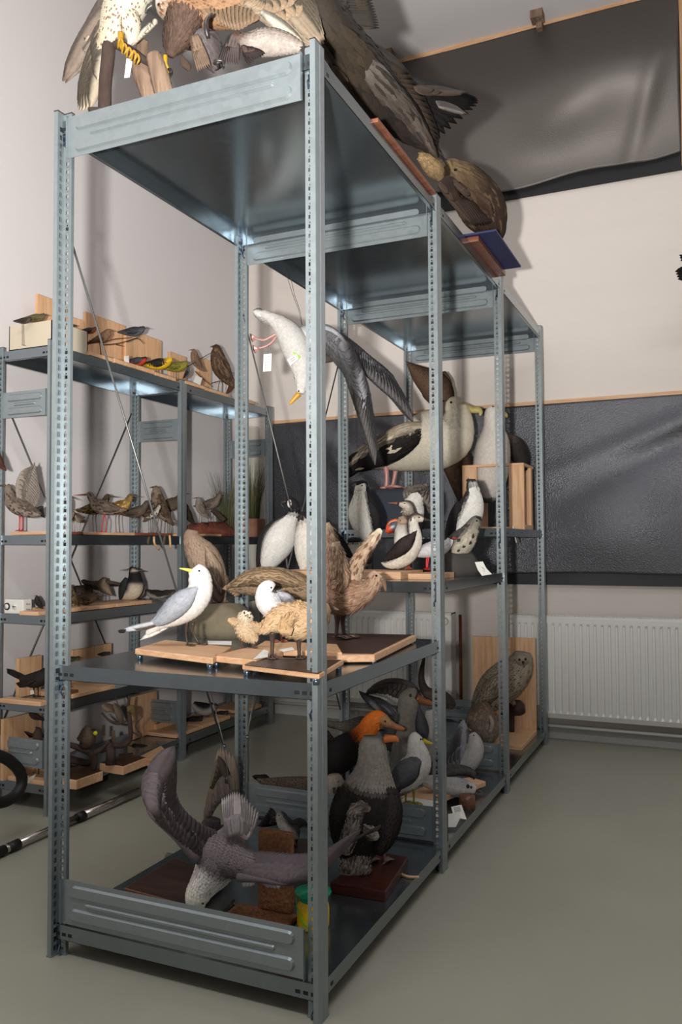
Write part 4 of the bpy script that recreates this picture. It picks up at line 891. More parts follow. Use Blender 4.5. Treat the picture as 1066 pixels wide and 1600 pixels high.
# hanging gull
d = W(-.52, 1.50)
b = Bird('R6', d, None, 'white gull with long grey wings hanging head down from thin wires, pink feet')
wc = dict(l=b.m(52), w=b.m(26), j=.04, lift=.001)
b.loft('body', [(130, 120, 22), (200, 160, 44), (265, 225, 72), (310, 310, 84), (340, 400, 72), (352, 480, 50), (350, 545, 36), (338, 588, 24)], [(0, 'c4c1bc', 'c9c6c1'), (1, 'cfccc7', 'cfccc7')], .9, (0, 1, 0), cov=wc)
b.loft('back', [(330, 250, 50, .02), (420, 250, 78, .02), (500, 270, 84, .01), (560, 300, 60, 0)], [(0, 'cfccc9', 'd8d5d0'), (.4, 'b5b3b3', 'd0cdc9'), (1, '8b8b8f', 'b5b3b2')], .7, (0, 1, 0), .2, n=18, rings=18, cov=dict(l=b.m(56), w=b.m(28), j=.08, lift=.001))
b.wing([(210, 170), (160, 150), (120, 125)], [(150, 150), (90, 130), (60, 95)], 7, 'd9d6d2', 'b9b5b0', 2.6, rows=0, name='tail')
b.wing([(480, 200, -.02), (540, 222, -.04), (600, 275, -.05), (650, 370, -.05), (690, 460, -.05), (712, 545, -.04)], [(495, 345, -.02), (560, 425, -.04), (628, 520, -.05), (680, 680, -.05), (735, 860, -.04), (785, 1015, -.03)], 26, '97979c', '5f5b58', 2.4, cov='a3a3a8', arm=(20, 14, 9, 6, 3), covf=.55, rows=2, jit=.08, bend=.008)
b.wing([(560, 240, .05), (640, 295, .08), (720, 365, .10), (790, 420, .12), (840, 465, .13)], [(600, 330, .05), (690, 455, .08), (745, 490, .10), (830, 570, .12), (920, 650, .13), (1010, 760, .14)], 22, '94949a', '5a5654', 2.4, cov='a0a0a6', arm=(14, 10, 8, 5, 3), covf=.55, rows=2, jit=.08, bend=.008)
b.loft('wing_underside', [(440, 385, 20, .01), (500, 380, 28, .0), (560, 385, 10, .0)], [(0, '4a423d', '4a423d'), (1, '3a322e', '3a322e')], .4, n=10, rings=10)
b.beak([(335, 590, 18), (312, 612, 15), (288, 640, 10), (274, 655, 4)], 'c98a1e', 'd8a83a').eye(330, 575, 5, -b.m(26))
for q in (([(205, 230, 10), (165, 252, 8), (120, 272, 7), (60, 258, 6)]), ([(205, 240, 10, .02), (170, 285, 8, .02), (130, 310, 7, .02), (75, 325, 6, .02)])):
    b.tubep('leg', q, 'b98a80')
    x, y = q[-1][:2]; f_ = MB()
    c0 = b.p(x+20, y); t1 = b.p(x-20, y-25); t2 = b.p(x-15, y+8); t3 = b.p(x-5, y+25, .01)
    for t_ in (t1, t2, t3): f_.tube([c0, t_], [.003, .0015], 6, lin('b07a70'))
    o3 = np.array([0, 0, .0008]); f_.add([c0, t1, t2, t3, c0-F3*.001, t1-F3*.001, t2-F3*.001, t3-F3*.001], [(0, 2, 1), (0, 3, 2), (4, 5, 6), (4, 6, 7)], lin('b07a70')); b.addp(f_, 'foot', 'horn', 'leg')
for pts in ([(295, 0), (330, 90), (350, 185)], [(305, 0), (338, 95), (352, 180)]):
    top_ = atdepth('P', 443 if pts[0][0] == 295 else 450, 417, d); top_[2] = 2.430
    b.addp(MB().tube([top_]+[b.p(*q) for q in pts], .0011, 6), 'wire', 'wire')
b.done()
def hangtag(pts, c, d_, label, mat='paper', string=None):
    q = [atdepth(c, x, y, d_) for x, y in pts]
    t = MB().add(q, [tuple(range(len(q)))]).build('paper_tag', M[mat], None, smooth=False, solid=.0006); tag(t, label, 'tag')
    return t, q
t, q = hangtag([(122, 356), (170, 352), (167, 455), (118, 460)], 'R6', d-.01, 'white printed paper tag hanging below the pink feet of the gull')
MB().tube([q[0]*.5+q[1]*.5, atdepth('R6', 150, 300, d-.01)], .0006, 5).build('string', M['wire'], t)
for k in range(5):
    a = q[0]*(1-.18-.15*k)+q[3]*(.18+.15*k); c_ = q[1]*(1-.18-.15*k)+q[2]*(.18+.15*k)
    MB().tube([a*.8+c_*.2-F3*.001, a*.25+c_*.75-F3*.001], .0007, 5).build('writing', M['ink'], t)
t, q = hangtag([(262, 388), (318, 352), (330, 384), (282, 424)], 'R6', d-b.m(100), 'white label on the belly of the hanging gull')
for k in (.3, .6): MB().tube([(q[0]*(1-k)+q[3]*k)*.8+(q[1]*(1-k)+q[2]*k)*.2-F3*.001, (q[0]*(1-k)+q[3]*k)*.3+(q[1]*(1-k)+q[2]*k)*.7-F3*.001], .001, 5).build('writing', M['ink'], t)
hangtag([(292, 345), (305, 342), (342, 372), (330, 384)], 'R6', d-b.m(96), 'bright green sticky label on the belly of the hanging gull', 'green')

# ================================================================ BOTTOM OF THE NEAR BAY (z .090)
Z0 = .090
# fulmar hung head down
d = W(-.50, .13)
b = Bird('H', d, None, 'grey fulmar hung head down with both wings spread above the brown board')
b.dim = 1.3
gc = dict(l=b.m(34), w=b.m(19), j=.12, edge='85797a', lift=.0015)
b.loft('body', [(520, 430, 36), (500, 490, 74), (460, 560, 100), (430, 620, 84), (395, 670, 64), (368, 710, 54), (357, 748, 50), (362, 780, 34)], [(0, '766b6c', '8a8080'), (.40, '746a6b', '9a9190'), (.50, 'ddd7d0', 'e8e2d8'), (.7, 'ece5d8', 'ece5d8'), (1, 'e8dec8', 'e8dec8')], .8, (-.1, .6, -.7), .0, .8, cov=dict(l=b.m(30), w=b.m(17), j=.1, lift=.001))
b.wing([(500, 470, -.06), (540, 460, -.06), (575, 480, -.06)], [(468, 300, -.03), (540, 272, -.03), (630, 355, -.03)], 16, '958c8e', 'a89fa0', 2.2, cov='6f6567', covf=.5, name='tail', rows=1, edge='a39a9b', bend=.02)
b.wing([(360, 560, -.03), (260, 460, -.06), (165, 378, -.08), (142, 320, -.08), (150, 255, -.07)], [(440, 440, -.02), (380, 415, -.04), (300, 340, -.06), (268, 260, -.06), (270, 170, -.05), (262, 70, -.04)], 24, '5d5254', '3a3133', 4.2, cov='675c5e', edge='6c6163', arm=(30, 20, 15, 10, 7, 4), covf=.62, rows=2, jit=.10, bend=.01)
b.wing([(540, 640, -.05), (640, 655, -.07), (740, 672, -.08), (830, 655, -.09)], [(600, 530, -.04), (700, 535, -.06), (830, 540, -.08), (940, 520, -.09), (1068, 440, -.09)], 28, '5c5153', '40373a', 2.6, cov='655a5c', edge='6a5f61', arm=(26, 18, 14, 10, 5), covf=.62, rows=2, jit=.10, bend=.01)
b.loft('shoulder', [(350, 540, 40, -.02), (420, 540, 80, -.02), (500, 560, 86, -.03), (570, 590, 66, -.04), (640, 600, 40, -.05)], [(0, '665b5d', '6b6062'), (1, '5f5456', '665b5d')], .5, n=18, rings=24, cov=gc)
b.beak([(366, 785, 16), (372, 798, 10), (378, 806, 4)], '8d8880', '6d6a66').eye(384, 762, 5, -b.m(36))
b.wing([(575, 650), (600, 650)], [(560, 690), (590, 688)], 3, 'd8d2cc', 'cfc9c2', 2, rows=0, name='foot_feathers'); b.wing([(660, 650), (705, 650)], [(672, 695), (715, 700)], 4, 'cfc9c4', 'b5aeaa', 2, rows=0, name='foot_feathers')
for wx, wy, tx, ty in ((590, 775, 450, 357), (780, 700, 857, 390)):
    e1 = atdepth('Y', wx, wy, d); e0 = atdepth('Y', tx, ty, d); e0[2] = .80
    tail_ = b.p(520, 420) if wx < 700 else b.p(560, 440)
    b.addp(MB().tube([e0, e1, tail_], .0013, 6), 'wire', 'wire'); b.addp(MB().ball(e1, .006, n=6), 'hook', 'stud', 'wire')
b.done(base=(-.45, .35, .10))
# second bird behind: raised striped wing
d = W(-.62, .75)
b = Bird('H', d, Z0, 'grey bird with one streaked wing raised high, behind the hanging fulmar')
b.loft('body', [(480, 560, 20), (450, 500, 50), (420, 440, 50), (430, 390, 34)], [(0, '5b5253', '6a6061'), (1, '4f4748', '5b5253')], .8, cov=dict(l=.035, w=.016, j=.15, lift=.001))
b.wing([(400, 400), (445, 330), (490, 300), (530, 290)], [(442, 190), (440, 130), (460, 80), (515, 110)], 13, '4a3f38', '8a7a6c', 2.0, cov='5b5253', covf=.45, rows=1, edge='9a8b7c')
b.wing([(440, 260), (500, 250)], [(436, 240), (452, 118)], 6, '3c332e', '55493f', 1.8, rows=0, name='wing_tip')
b.tubep('stand', [(455, 540, 6), (455, 620, 6), (452, 700, 6)], '4a3a2c'); b.done(base=(-.6, .75, Z0))
def board_px(c, pts, ztop, th, mat, label, zlow=None):
    o = MB().prism([onz(c, x, y, ztop)[:2] for x, y in pts], ztop-th if zlow is None else zlow, ztop).build('wooden_board', M[mat], smooth=False, bevel=.003); tag(o, label, 'board'); return o
o = board_px('H', [(38, 695), (330, 775), (470, 640), (262, 560)], .125, .022, 'redwood', 'large dark brown veneered board under the hanging fulmar, left front of the bottom shelf')
pp = [onz('H', x, y, .1255)[:2] for x, y in ((48, 692), (328, 768), (462, 640), (262, 564))]; MB().prism(pp, .1246, .1256).build('veneer', M['darkwood'], o, smooth=False)
for x, y in ((48, 692), (320, 760), (450, 645), (265, 568)):
    q = onz('H', x, y, .125); c_ = onz('H', 270, 670, .125); q = q*.92+c_*.08; MB().tube([(q[0], q[1], Z0), (q[0], q[1], .103)], .009, 12).build('stud', M['stud'], o)
# cork stand
q0 = onz('H', 742, 872, Z0); q1 = onz('H', 500, 740, Z0)
g = onz('H', 745, 875, Z0); tz = ony('H', 670, 437, g[1]+.07)[2]
ck = empty('cork_stand', (g[0]-.06, g[1]+.08, Z0), 'L-shaped pressed cork stand beside the yellow jar', 'stand')
MB().box((g[0]-.125, g[1]+.06, Z0+.012), (g[0]-.012, g[1]+.085, tz)).build('upright', M['cork'], ck, smooth=False, bevel=.006)
MB().box((g[0]-.20, g[1]-.05, Z0), (g[0]+.005, g[1]+.075, Z0+.012)).build('base', M['cork'], ck, smooth=False, bevel=.002)
# yellow jar, green lid
j = onz('H', 838, 880, Z0); j = np.array([j[0]+.005, j[1]+.035, Z0])
jar = empty('yellow_jar', j, 'yellow plastic jar with green lid and strap by the near right upright', 'jar')
def lathe(prof, c, mat, name, parent, n=28):
    vs = [[c[0]+r*math.cos(2*math.pi*k/n), c[1]+r*math.sin(2*math.pi*k/n), c[2]+z] for r, z in prof for k in range(n)]
    m = len(prof); return MB().add(vs, [(i*n+k, i*n+(k+1) % n, (i+1)*n+(k+1) % n, (i+1)*n+k) for i in range(m-1) for k in range(n)]+[tuple(range(n))[::-1], tuple(range((m-1)*n, m*n))]).build(name, M[mat], parent)
lathe([(.044, 0), (.047, .004), (.047, .05), (.045, .062), (.036, .072), (.036, .078)], j, 'yellow', 'body', jar)
lathe([(.037, .074), (.039, .076), (.039, .092), (.036, .094)], j, 'teal', 'collar', jar)
lathe([(.030, .093), (.052, .093), (.0535, .096), (.052, .100), (.016, .103), (.015, .110), (.008, .112), (.004, .112)], j, 'teal', 'lid', jar)
MB().tube(spline([j+np.array([-.036, -.03, .098]), j+np.array([-.03, -.046, .07]), j+np.array([-.005, -.055, .03]), j+np.array([.02, -.05, .01])], 12), .002, 8).build('strap', M['lgreen'], jar)
o = MB().box((0, 0, 0), (.02, .13, .012)).build('wooden_stick', M['redwood'], smooth=False); 
a0 = onz('H', 765, 680, .12); a1 = onz('H', 850, 760, .12)
bpy.data.objects.remove(o); v = (a1-a0)/np.linalg.norm(a1-a0); n_ = np.array([-v[1], v[0], 0])*.011
o = MB().prism([(a0+n_)[:2], (a0-n_)[:2], (a1-n_)[:2], (a1+n_)[:2]], .092, .112).build('wood_offcut', M['redwood'], smooth=False); tag(o, 'short reddish wooden slat lying behind the yellow jar', 'offcut')
# small grey gull with dark wings behind cork
g = onz('H', 775, 520, .11); d = dep(g)
b = Bird('H', d, .115, 'small grey-capped tern with dark wings standing right behind the cork stand')
b.loft('body', [(800, 470, 12), (785, 455, 34), (760, 430, 34), (735, 400, 26), (726, 375, 22), (722, 362, 12)], [(0, '55504f', 'cfcac4'), (.6, '55504f', 'd5d0ca'), (1, '4a4545', '8d8886')], .9, (.6, .8, .2), .2, cov=dict(l=b.m(20), w=b.m(10), j=.1, lift=.001))
b.wing([(770, 400, -.02), (800, 390)], [(810, 440), (840, 410)], 7, '5a5453', '3d3837', 2.2, rows=1); b.wing([(720, 400, .03), (700, 390, .03)], [(625, 425, .03), (680, 342, .03)], 8, '4a4443', '332e2d', 2.2, rows=1, name='wing')
b.beak([(708, 382, 6), (690, 390, 2)], '2a2422').eye(718, 376, 3, -b.m(18))
b.leg([(780, 480, 7), (780, 500, 4), (780, 520, 4)], '3a302c', (-.4, -1), .02, True); b.leg([(795, 480, 7, .01), (795, 500, 4, .01), (796, 520, 4, .01)], '3a302c', (-.4, -1), .02, True)
b.boardxy(g[0], g[1]+.02, .09, .07, .115, .022, 'darkwood', .2, .0); b.done()
# fluffy pale feather tuft behind the board
b = Bird('H', W(-.80, .62), None, 'tuft of fine white feathers at the left end of the bottom shelf', name='feather_tuft', cat='feathers')
b.wing([(290, 552), (300, 548)], [(195, 572), (215, 535)], 12, 'd8cfc4', 'c4bbb0', 1.6, rows=0, name='feather', bend=.03, nrm=(0, .6, -.8)); b.done(base=(*b.p(250, 560)[:2], .125))
# great black-backed gull from behind on mahogany board
g = onz('G', 300, 905, .12); d = dep(g)
b = Bird('G', d, .122, 'great black-backed gull from behind with grey neck and orange bill, on dark red board')
dk = dict(l=b.m(30), w=b.m(17), j=.2, edge='3a3431', lift=.0015)
b.loft('body', [(240, 900, 22), (238, 850, 64), (262, 770, 108), (285, 680, 130), (300, 600, 112), (310, 530, 74), (312, 470, 56), (310, 420, 52), (312, 385, 38)], [(0, '2b2725', '3a3532'), (.45, '262220', '2d2927'), (.54, '2a2624', '3a3532'), (.58, '8f8880', '9a938a'), (1, '8a857e', 'a09a91')], .9, (0, .2, -1), .0, .8, cov=dict(l=b.m(28), w=b.m(16), j=.12, lift=.0015))
b.loft('wing', [(200, 600, 30, -.04), (185, 690, 44, -.06), (190, 780, 40, -.06), (215, 860, 22, -.06)], [(0, '2b2725', '2b2725'), (1, '211d1c', '211d1c')], .4, n=14, rings=18, cov=dk)
b.loft('wing', [(380, 600, 28, -.05), (385, 680, 44, -.07), (365, 770, 42, -.08), (330, 850, 20, -.08)], [(0, '2b2725', '2b2725'), (1, '1d1918', '1d1918')], .4, n=14, rings=18, cov=dk)
b.loft('pale_flank', [(408, 640, 6, -.03), (412, 700, 10, -.04), (395, 760, 8, -.05), (370, 790, 4, -.05)], [(0, 'b5aea4', 'b5aea4'), (1, 'b5aea4', 'b5aea4')], .6, n=10, rings=12)
rf = dict(l=b.m(26), w=b.m(9), j=.25, fuzz=.35, lift=.003, c2='5f5650', p=.25)
b.loft('ruffled_feathers', [(225, 690, 10, -.10), (260, 665, 24, -.11), (300, 672, 10, -.10)], [(0, '9a9087', 'a89e94'), (1, '8a8078', '9a9087')], .4, cov=rf, n=12, rings=12)
b.loft('ruffled_feathers', [(245, 680, 18, -.10), (232, 740, 26, -.11), (212, 800, 24, -.11), (205, 850, 16, -.09)], [(0, '8a8078', '9c9287'), (1, '9a9087', 'a89e94')], .4, cov=rf, n=12, rings=16)
b.loft('ruffled_feathers', [(285, 750, 12, -.10), (315, 775, 22, -.11), (335, 770, 10, -.11)], [(0, '8a8078', '9c9287'), (1, '9a9087', 'a89e94')], .4, cov=rf, n=12, rings=12)
b.wing([(345, 735, -.13), (335, 750, -.13)], [(150, 830, -.16), (150, 810, -.16)], 6, '3f3835', '4a423e', 2.6, rows=0, name='wing_tip', bend=-.12)
b.loft('tail', [(250, 840, 40, -.04), (248, 880, 50, -.05), (240, 915, 58, -.05), (238, 938, 50, -.05)], [(0, '5f5650', '7d736a'), (.4, '9a9087', 'a89e94'), (1, 'a89e94', 'b0a69b')], .35, cov=rf, n=16, rings=14)
b.beak([(352, 392, 18, -.01), (380, 390, 15, -.01), (402, 392, 12, -.01), (411, 404, 5, -.01)], 'a85a24', 'b5642a').eye(352, 378, 5, -b.m(20))
b.leg([(300, 850, 12, .03), (300, 880, 8, .03), (300, 905, 8, .03)], '7a6a5c', (.4, 1), .05); b.leg([(350, 820, 12, .03), (355, 860, 8, .03), (358, 890, 8, .03)], '7a6a5c', (.4, 1), .05)
b.board([(140, 965), (362, 1000), (452, 862), (300, 838)], .120, .022, 'mahog'); b.brd = (b.brd[0], .1225, .0325, 'mahog', 0); b.done()
o = MB().tube(spline([onz('G', x, y, .096) for x, y in ((410, 922), (450, 938), (495, 940))], 8), .0045, 8).build('splinter', M['pine']); tag(o, 'pale bent wood splinter lying in front of the dark red board', 'stick')
o = MB().tube([onz('H', x, y, .098) for x, y in ((440, 818), (480, 790), (520, 748))], .004, 8).build('leg_pin', M['wire']); tag(o, 'grey bent rod lying left of the cork stand base', 'rod')

# ================================================================ BOTTOM OF THE SECOND BAY
# duck
g = onz('H', 740, 300, .12); d = W(-.66, 1.22)
b = Bird('H', d, Z0, 'dark speckled duck lying behind the low panel between the two near bays')
b.loft('body', [(640, 225, 10), (690, 240, 28), (750, 245, 36), (820, 250, 42), (890, 250, 34), (930, 235, 20)], [(0, '2d2523', '3a302b'), (.4, '4a3e36', '5a4c42'), (1, '4f433b', '5a4c42')], .85, cov=dict(l=.03, w=.012, j=.2, c2='6b5c4e', p=.3, edge='786a5b', lift=.001))
b.wing([(660, 220), (680, 240)], [(600, 205), (650, 195)], 5, '2a2220', '1f1918', 2, rows=0, name='tail'); b.tubep('belly_stand', [(760, 270, 10), (760, 330, 10), (760, 390, 12)], '3a2c22'); b.done(base=(-.66, 1.22, Z0))
d = W(-.40, 1.18)
b = Bird('G', d, Z0, 'pale-headed small bird facing down, between duck and black-backed gull')
b.loft('body', [(190, 700, 20), (180, 660, 44), (165, 610, 46), (160, 565, 38), (158, 535, 24)], [(0, '8a8079', 'a79d94'), (1, '9d948c', 'b0a69c')], .9, cov=dict(l=.02, w=.01, j=.1, lift=.001))
b.beak([(158, 585, 7, -.04), (158, 612, 3, -.05)], '1f1b1a').eye(175, 562, 3, -b.m(36)); b.tubep('perch', [(185, 700, 10), (185, 760, 10)], '3a2c22'); b.done(base=(-.4, 1.18, Z0))
# gannet with orange head
d = W(-.42, 1.40)
b = Bird('R8', d, Z0, 'black-bodied seabird with vivid orange head and neck')
b.loft('body', [(20, 900, 80), (100, 800, 130), (200, 720, 140), (300, 640, 110), (380, 560, 82), (430, 480, 78), (480, 430, 62), (540, 460, 46), (580, 490, 34)], [(0, '1f1c1c', '1f1c1c'), (.42, '1f1c1c', '231f1e'), (.5, 'c4621c', 'c96a22'), (.8, 'd06a1e', 'cf7128'), (.88, 'a8815a', 'a8815a'), (1, '9a7a58', '9a7a58')], .85, cov=dict(l=b.m(56), w=b.m(30), j=.12, lift=.001))
b.beak([(570, 480, 40), (620, 505, 28), (670, 522, 24), (705, 530, 10)], '8a6244', 'a8623a').eye(545, 464, 8, -b.m(44)); b.wing([(80, 560), (120, 600)], [(-60, 560), (-20, 760)], 8, '2a2524', '1d1919', 2, name='tail', rows=1)
b.leg([(200, 830, 26), (200, 930, 16), (200, 1000, 14)], '2a2422', (1, -.3), .06); b.leg([(260, 800, 26, .03), (262, 930, 16, .03), (262, 1000, 14, .03)], '2a2422', (1, -.3), .06); b.done()
b = Bird('R8', W(-.60, 1.72), Z0, 'brown-grey long tailed bird seen above the black back of the orange-headed bird')
b.loft('body', [(60, 480, 12), (160, 500, 30), (260, 510, 60), (350, 500, 80), (440, 520, 70)], [(0, '4f4a44', '5a544d'), (1, '46413c', '56504a')], .8, cov=dict(l=.04, w=.018, j=.15, edge='6a645c', lift=.001))
b.wing([(160, 490), (170, 520)], [(40, 465), (50, 500)], 4, '4f4a44', '5f5952', 2, rows=0, name='tail'); b.beak([(490, 530, 18), (540, 540, 6)], '5b4a3a').eye(470, 505, 7, -b.m(64)); b.tubep('belly_stand', [(300, 560, 14), (300, 700, 14), (300, 860, 14)], '3a2c22'); b.done(base=(-.60, 1.72, Z0))
# big grey-headed gull
d = W(-.42, 1.70)
b = Bird('R8', d, Z0, 'large pale grey gull with orange bill, tall behind the orange-headed bird')
b.loft('body', [(640, 820, 60), (690, 700, 120), (720, 580, 118), (735, 460, 94), (735, 360, 84), (740, 280, 84), (770, 235, 58), (800, 240, 34)], [(0, '77726b', '857f77'), (1, '77736c', '87827a')], .85, cov=dict(l=b.m(60), w=b.m(32), j=.08, lift=.001))
b.beak([(800, 268, 42), (850, 292, 32), (910, 310, 26), (950, 325, 12)], '7a4a30', '9a5a38').eye(755, 248, 12, -b.m(72))
b.loft('wing', [(640, 430, 30, -.02), (600, 560, 60, -.02), (560, 700, 50, -.02)], [(0, '4f4e50', '4f4e50'), (1, '454446', '454446')], .4, n=12, rings=14, cov=dict(l=b.m(60), w=b.m(30), j=.12, lift=.001))
b.leg([(680, 830, 30), (680, 940, 16), (680, 1020, 14)], '8a6a5a', (1, -.3), .06); b.leg([(740, 820, 30), (740, 940, 16), (740, 1020, 14)], '8a6a5a', (1, -.3), .06); b.done()
# spread grey wing behind
d = W(-.45, 1.92)
b = Bird('R8', d, Z0, 'grey gull with arched spread wing and black wing tips, hindmost in the second bay')
b.wing([(395, 215), (470, 160), (560, 130), (660, 130), (760, 160), (840, 230)], [(410, 240), (470, 250), (540, 268), (600, 300), (640, 325), (700, 350)], 26, '5f5a56', 'b5b2ad', 2.6, cov='4d4845', covf=.8, rows=2, arm=(10, 16, 22, 24, 20, 12))
b.wing([(640, 400, -.05), (560, 420, -.05), (500, 380, -.05)], [(450, 260, -.04), (360, 230, -.04), (325, 212, -.04)], 9, '77777b', '221f1f', 2.6, rows=1, covf=.5, name='wing')
b.loft('body', [(560, 560, 60), (640, 500, 90), (720, 420, 90), (780, 340, 60), (820, 290, 40)], [(0, '6c6b6e', '8f8d8b'), (1, '6c6b6e', '8f8d8b')], .8, cov=dict(l=.04, w=.018, j=.1, lift=.001))
b.beak([(850, 290, 16), (890, 300, 6)], '6a5240').eye(830, 280, 6, -b.m(40)); b.tubep('belly_stand', [(640, 580, 14), (640, 700, 14), (640, 880, 14)], '3a2c22'); b.done(base=(-.45, 1.92, Z0))
# dark curved wing and grey-white bird at the right
d = W(-.22, 1.92)
b = Bird('R8', d, Z0, 'dark long-winged bird with one thin wing curving upward, left of the second right upright')
b.loft('wing', [(868, -60, 6), (850, 30, 18), (845, 120, 24), (870, 200, 36), (930, 250, 50)], [(0, '2b2523', '2b2523'), (1, '3d3532', '3d3532')], .5, n=12, rings=20, cov=dict(l=.03, w=.012, j=.15, lift=.001))
b.loft('body', [(900, 230, 40), (980, 260, 66), (1060, 300, 60), (1120, 340, 30)], [(0, '4a403c', '55493f'), (1, '4a403c', '55493f')], .8, cov=dict(l=.03, w=.014, j=.15, lift=.001)); b.beak([(1140, 350, 14), (1180, 360, 4)], '2a2422').eye(1110, 325, 6, -b.m(34))
b.tubep('belly_stand', [(990, 300, 14), (990, 600, 14), (990, 840, 14)], '3a2c22'); b.done(base=(-.22, 1.92, Z0))
d = W(-.22, 1.70)
b = Bird('R8', d, Z0, 'grey and white gull turned away, just left of the second right upright')
b.loft('body', [(900, 800, 30), (910, 700, 70), (920, 600, 84), (930, 500, 80), (930, 420, 60), (920, 370, 40)], [(0, '8f8c88', 'a8a5a0'), (1, 'a3a09b', 'b5b2ad')], .85, cov=dict(l=b.m(56), w=b.m(30), j=.06, lift=.001))
b.loft('wing', [(830, 380, 14, -.03), (840, 460, 46, -.04), (860, 560, 50, -.05), (880, 620, 16, -.05)], [(0, '4f4f54', '4f4f54'), (1, '45454a', '45454a')], .35, n=14, rings=16, cov=dict(l=b.m(60), w=b.m(28), j=.1, lift=.001))
b.beak([(970, 395, 14), (1010, 405, 5)], '8a7030').eye(950, 385, 7, -b.m(36)); b.leg([(900, 760, 18), (900, 850, 10), (900, 900, 10)], '6a5a30', (1, -.3), .04); b.leg([(940, 760, 18), (940, 850, 10), (940, 900, 10)], '6a5a30', (1, -.3), .04); b.done()
# common gull with yellow bill on a white block
g = ony('G', 465, 652, 1.13); zt = float(g[2]); d = dep(g)
q0, q1 = ony('G', 400, 652, 1.10)[0], ony('G', 556, 652, 1.10)[0]
o = MB().box((q0, 1.085, Z0), (q1, 1.21, zt)).build('white_block', M['white'], smooth=False, bevel=.002); tag(o, 'low white block behind the panel under the yellow-legged gull', 'block')
b = Bird('G', d, zt, 'white gull with grey wings, yellow bill and yellow legs on the white block')
b.loft('body', [(405, 600, 12), (430, 570, 36), (462, 530, 56), (488, 490, 56), (490, 450, 42), (482, 415, 32), (484, 390, 29), (494, 376, 18)], [(0, 'c9c7c2', 'd0cdc8'), (1, 'd5d2cc', 'd5d2cc')], .85, cov=dict(l=b.m(24), w=b.m(13), j=.05, lift=.001))
b.loft('wing', [(500, 480, 12, -.035), (470, 500, 40, -.05), (430, 540, 46, -.045), (402, 580, 24, -.03), (392, 602, 6, -.02)], [(0, '66666b', '66666b'), (1, '5a5a60', '5a5a60')], .4, n=16, rings=18, cov=dict(l=b.m(28), w=b.m(13), j=.08, lift=.001))
b.wing([(410, 570, -.03), (420, 590, -.03)], [(378, 600, -.02), (398, 618, -.02)], 5, '3a3636', '2a2626', 2, rows=0, name='wing_tip')
b.beak([(510, 398, 10), (530, 406, 7), (551, 412, 3)], 'b5a020', 'c9b83a').eye(502, 394, 3.6, -b.m(26))
b.leg([(445, 590, 9, .01), (442, 620, 4.5, .01), (442, 650, 4.5, .01)], '8f8526', (1, -.2), .035); b.leg([(474, 585, 9), (474, 620, 4.5), (474, 655, 4.5)], '8f8526', (1, -.3), .035); b.done()
o = board_px('G', [(418, 622), (560, 634), (760, 560), (700, 543), (560, 560)], .135, .022, 'pine', 'pale mounting board on the second bay floor under the lying tern')
for k, (x, y) in enumerate(((450, 618), (570, 622), (735, 562))):
    q = onz('G', x, y, .113); MB().tube([(q[0], q[1], Z0), (q[0], q[1], .113)], .009, 12).build('stud', M['stud'], o)
d = D_on('G', 640, 600, .14)
b = Bird('G', d, .135, 'grey and white tern lying flat with face mask and dark wing, beside the papers')
b.loft('body', [(520, 560, 20), (570, 570, 34), (630, 580, 40), (670, 588, 34), (700, 590, 26), (718, 594, 14)], [(0, 'b5b2b0', 'c9c6c2'), (.7, '9a9899', 'c9c6c4'), (1, 'c9c6c4', 'c9c6c4')], .85, (0, 1, 0), .3, cov=dict(l=b.m(22), w=b.m(12), j=.08, lift=.001))
b.wing([(600, 540, -.01), (650, 530, -.01), (700, 530, 0), (722, 540, 0)], [(560, 500, 0), (600, 497, 0), (660, 500, 0), (722, 545, 0)], 16, '3a3635', '4d4847', 2.4, rows=1, name='wing', cov='4a4645')
b.beak([(722, 598, 6), (740, 605, 2)], '2a2624').eye(702, 584, 5, -b.m(22)); b.patch('mask', 688, 580, 8, '2d2a2a', -b.m(22)); b.done(base=(*b.p(630, 590)[:2], .135))
d = dep(onz('G', 690, 500, .19))
b = Bird('G', W(-.22, 1.95), Z0, 'white gull with a grey fanned wing raised, at the end of the second bay floor')
b.wing([(610, 500, -.02), (650, 500, -.02), (690, 490, -.02)], [(612, 440, 0), (640, 370, 0), (672, 316, 0), (700, 380, 0)], 15, '75737a', '8f8d93', 2.3, cov='85838a', rows=1, covf=.45, edge='a09ea3')
b.loft('body', [(650, 520, 24), (690, 485, 38), (715, 440, 38), (715, 400, 28), (705, 370, 14)], [(0, 'b5b2ae', 'b9b6b2'), (1, 'b5b2ae', 'b5b2ae')], .85, cov=dict(l=b.m(22), w=b.m(12), j=.06, lift=.001))
b.beak([(700, 360, 6), (690, 352, 2)], '6a5a40').eye(712, 378, 3, -b.m(22)); b.tubep('leg', [(665, 530, 5), (665, 560, 5), (665, 590, 5)], '6a5a40'); b.done(base=(-.22, 1.95, Z0))
q = [onz('G', x, y, .10) for x, y in ((612, 744), (640, 745), (662, 715), (684, 712), (668, 660), (640, 680), (612, 685))]
t = empty('paper_sheets', q[0], 'two crumpled handwritten paper sheets on the second bay floor near the edge', 'paper')
P1 = [atdepth('G', x, y, dep(q[0])+dd) for x, y, dd in ((610, 690, .02), (648, 684, .02), (662, 700, .01), (640, 742, 0), (611, 742, 0))]
MB().add(P1, [(0, 1, 2, 3, 4)]).build('sheet', M['paper'], t, smooth=False, solid=.0006)
P2 = [atdepth('G', x, y, dep(q[0])+dd) for x, y, dd in ((622, 662, .05), (663, 653, .05), (684, 712, .02), (660, 708, .01), (630, 690, .02))]
s_ = MB().add(P2, [(0, 1, 2, 3, 4)]).build('sheet', M['paper'], t, smooth=False, solid=.0006)
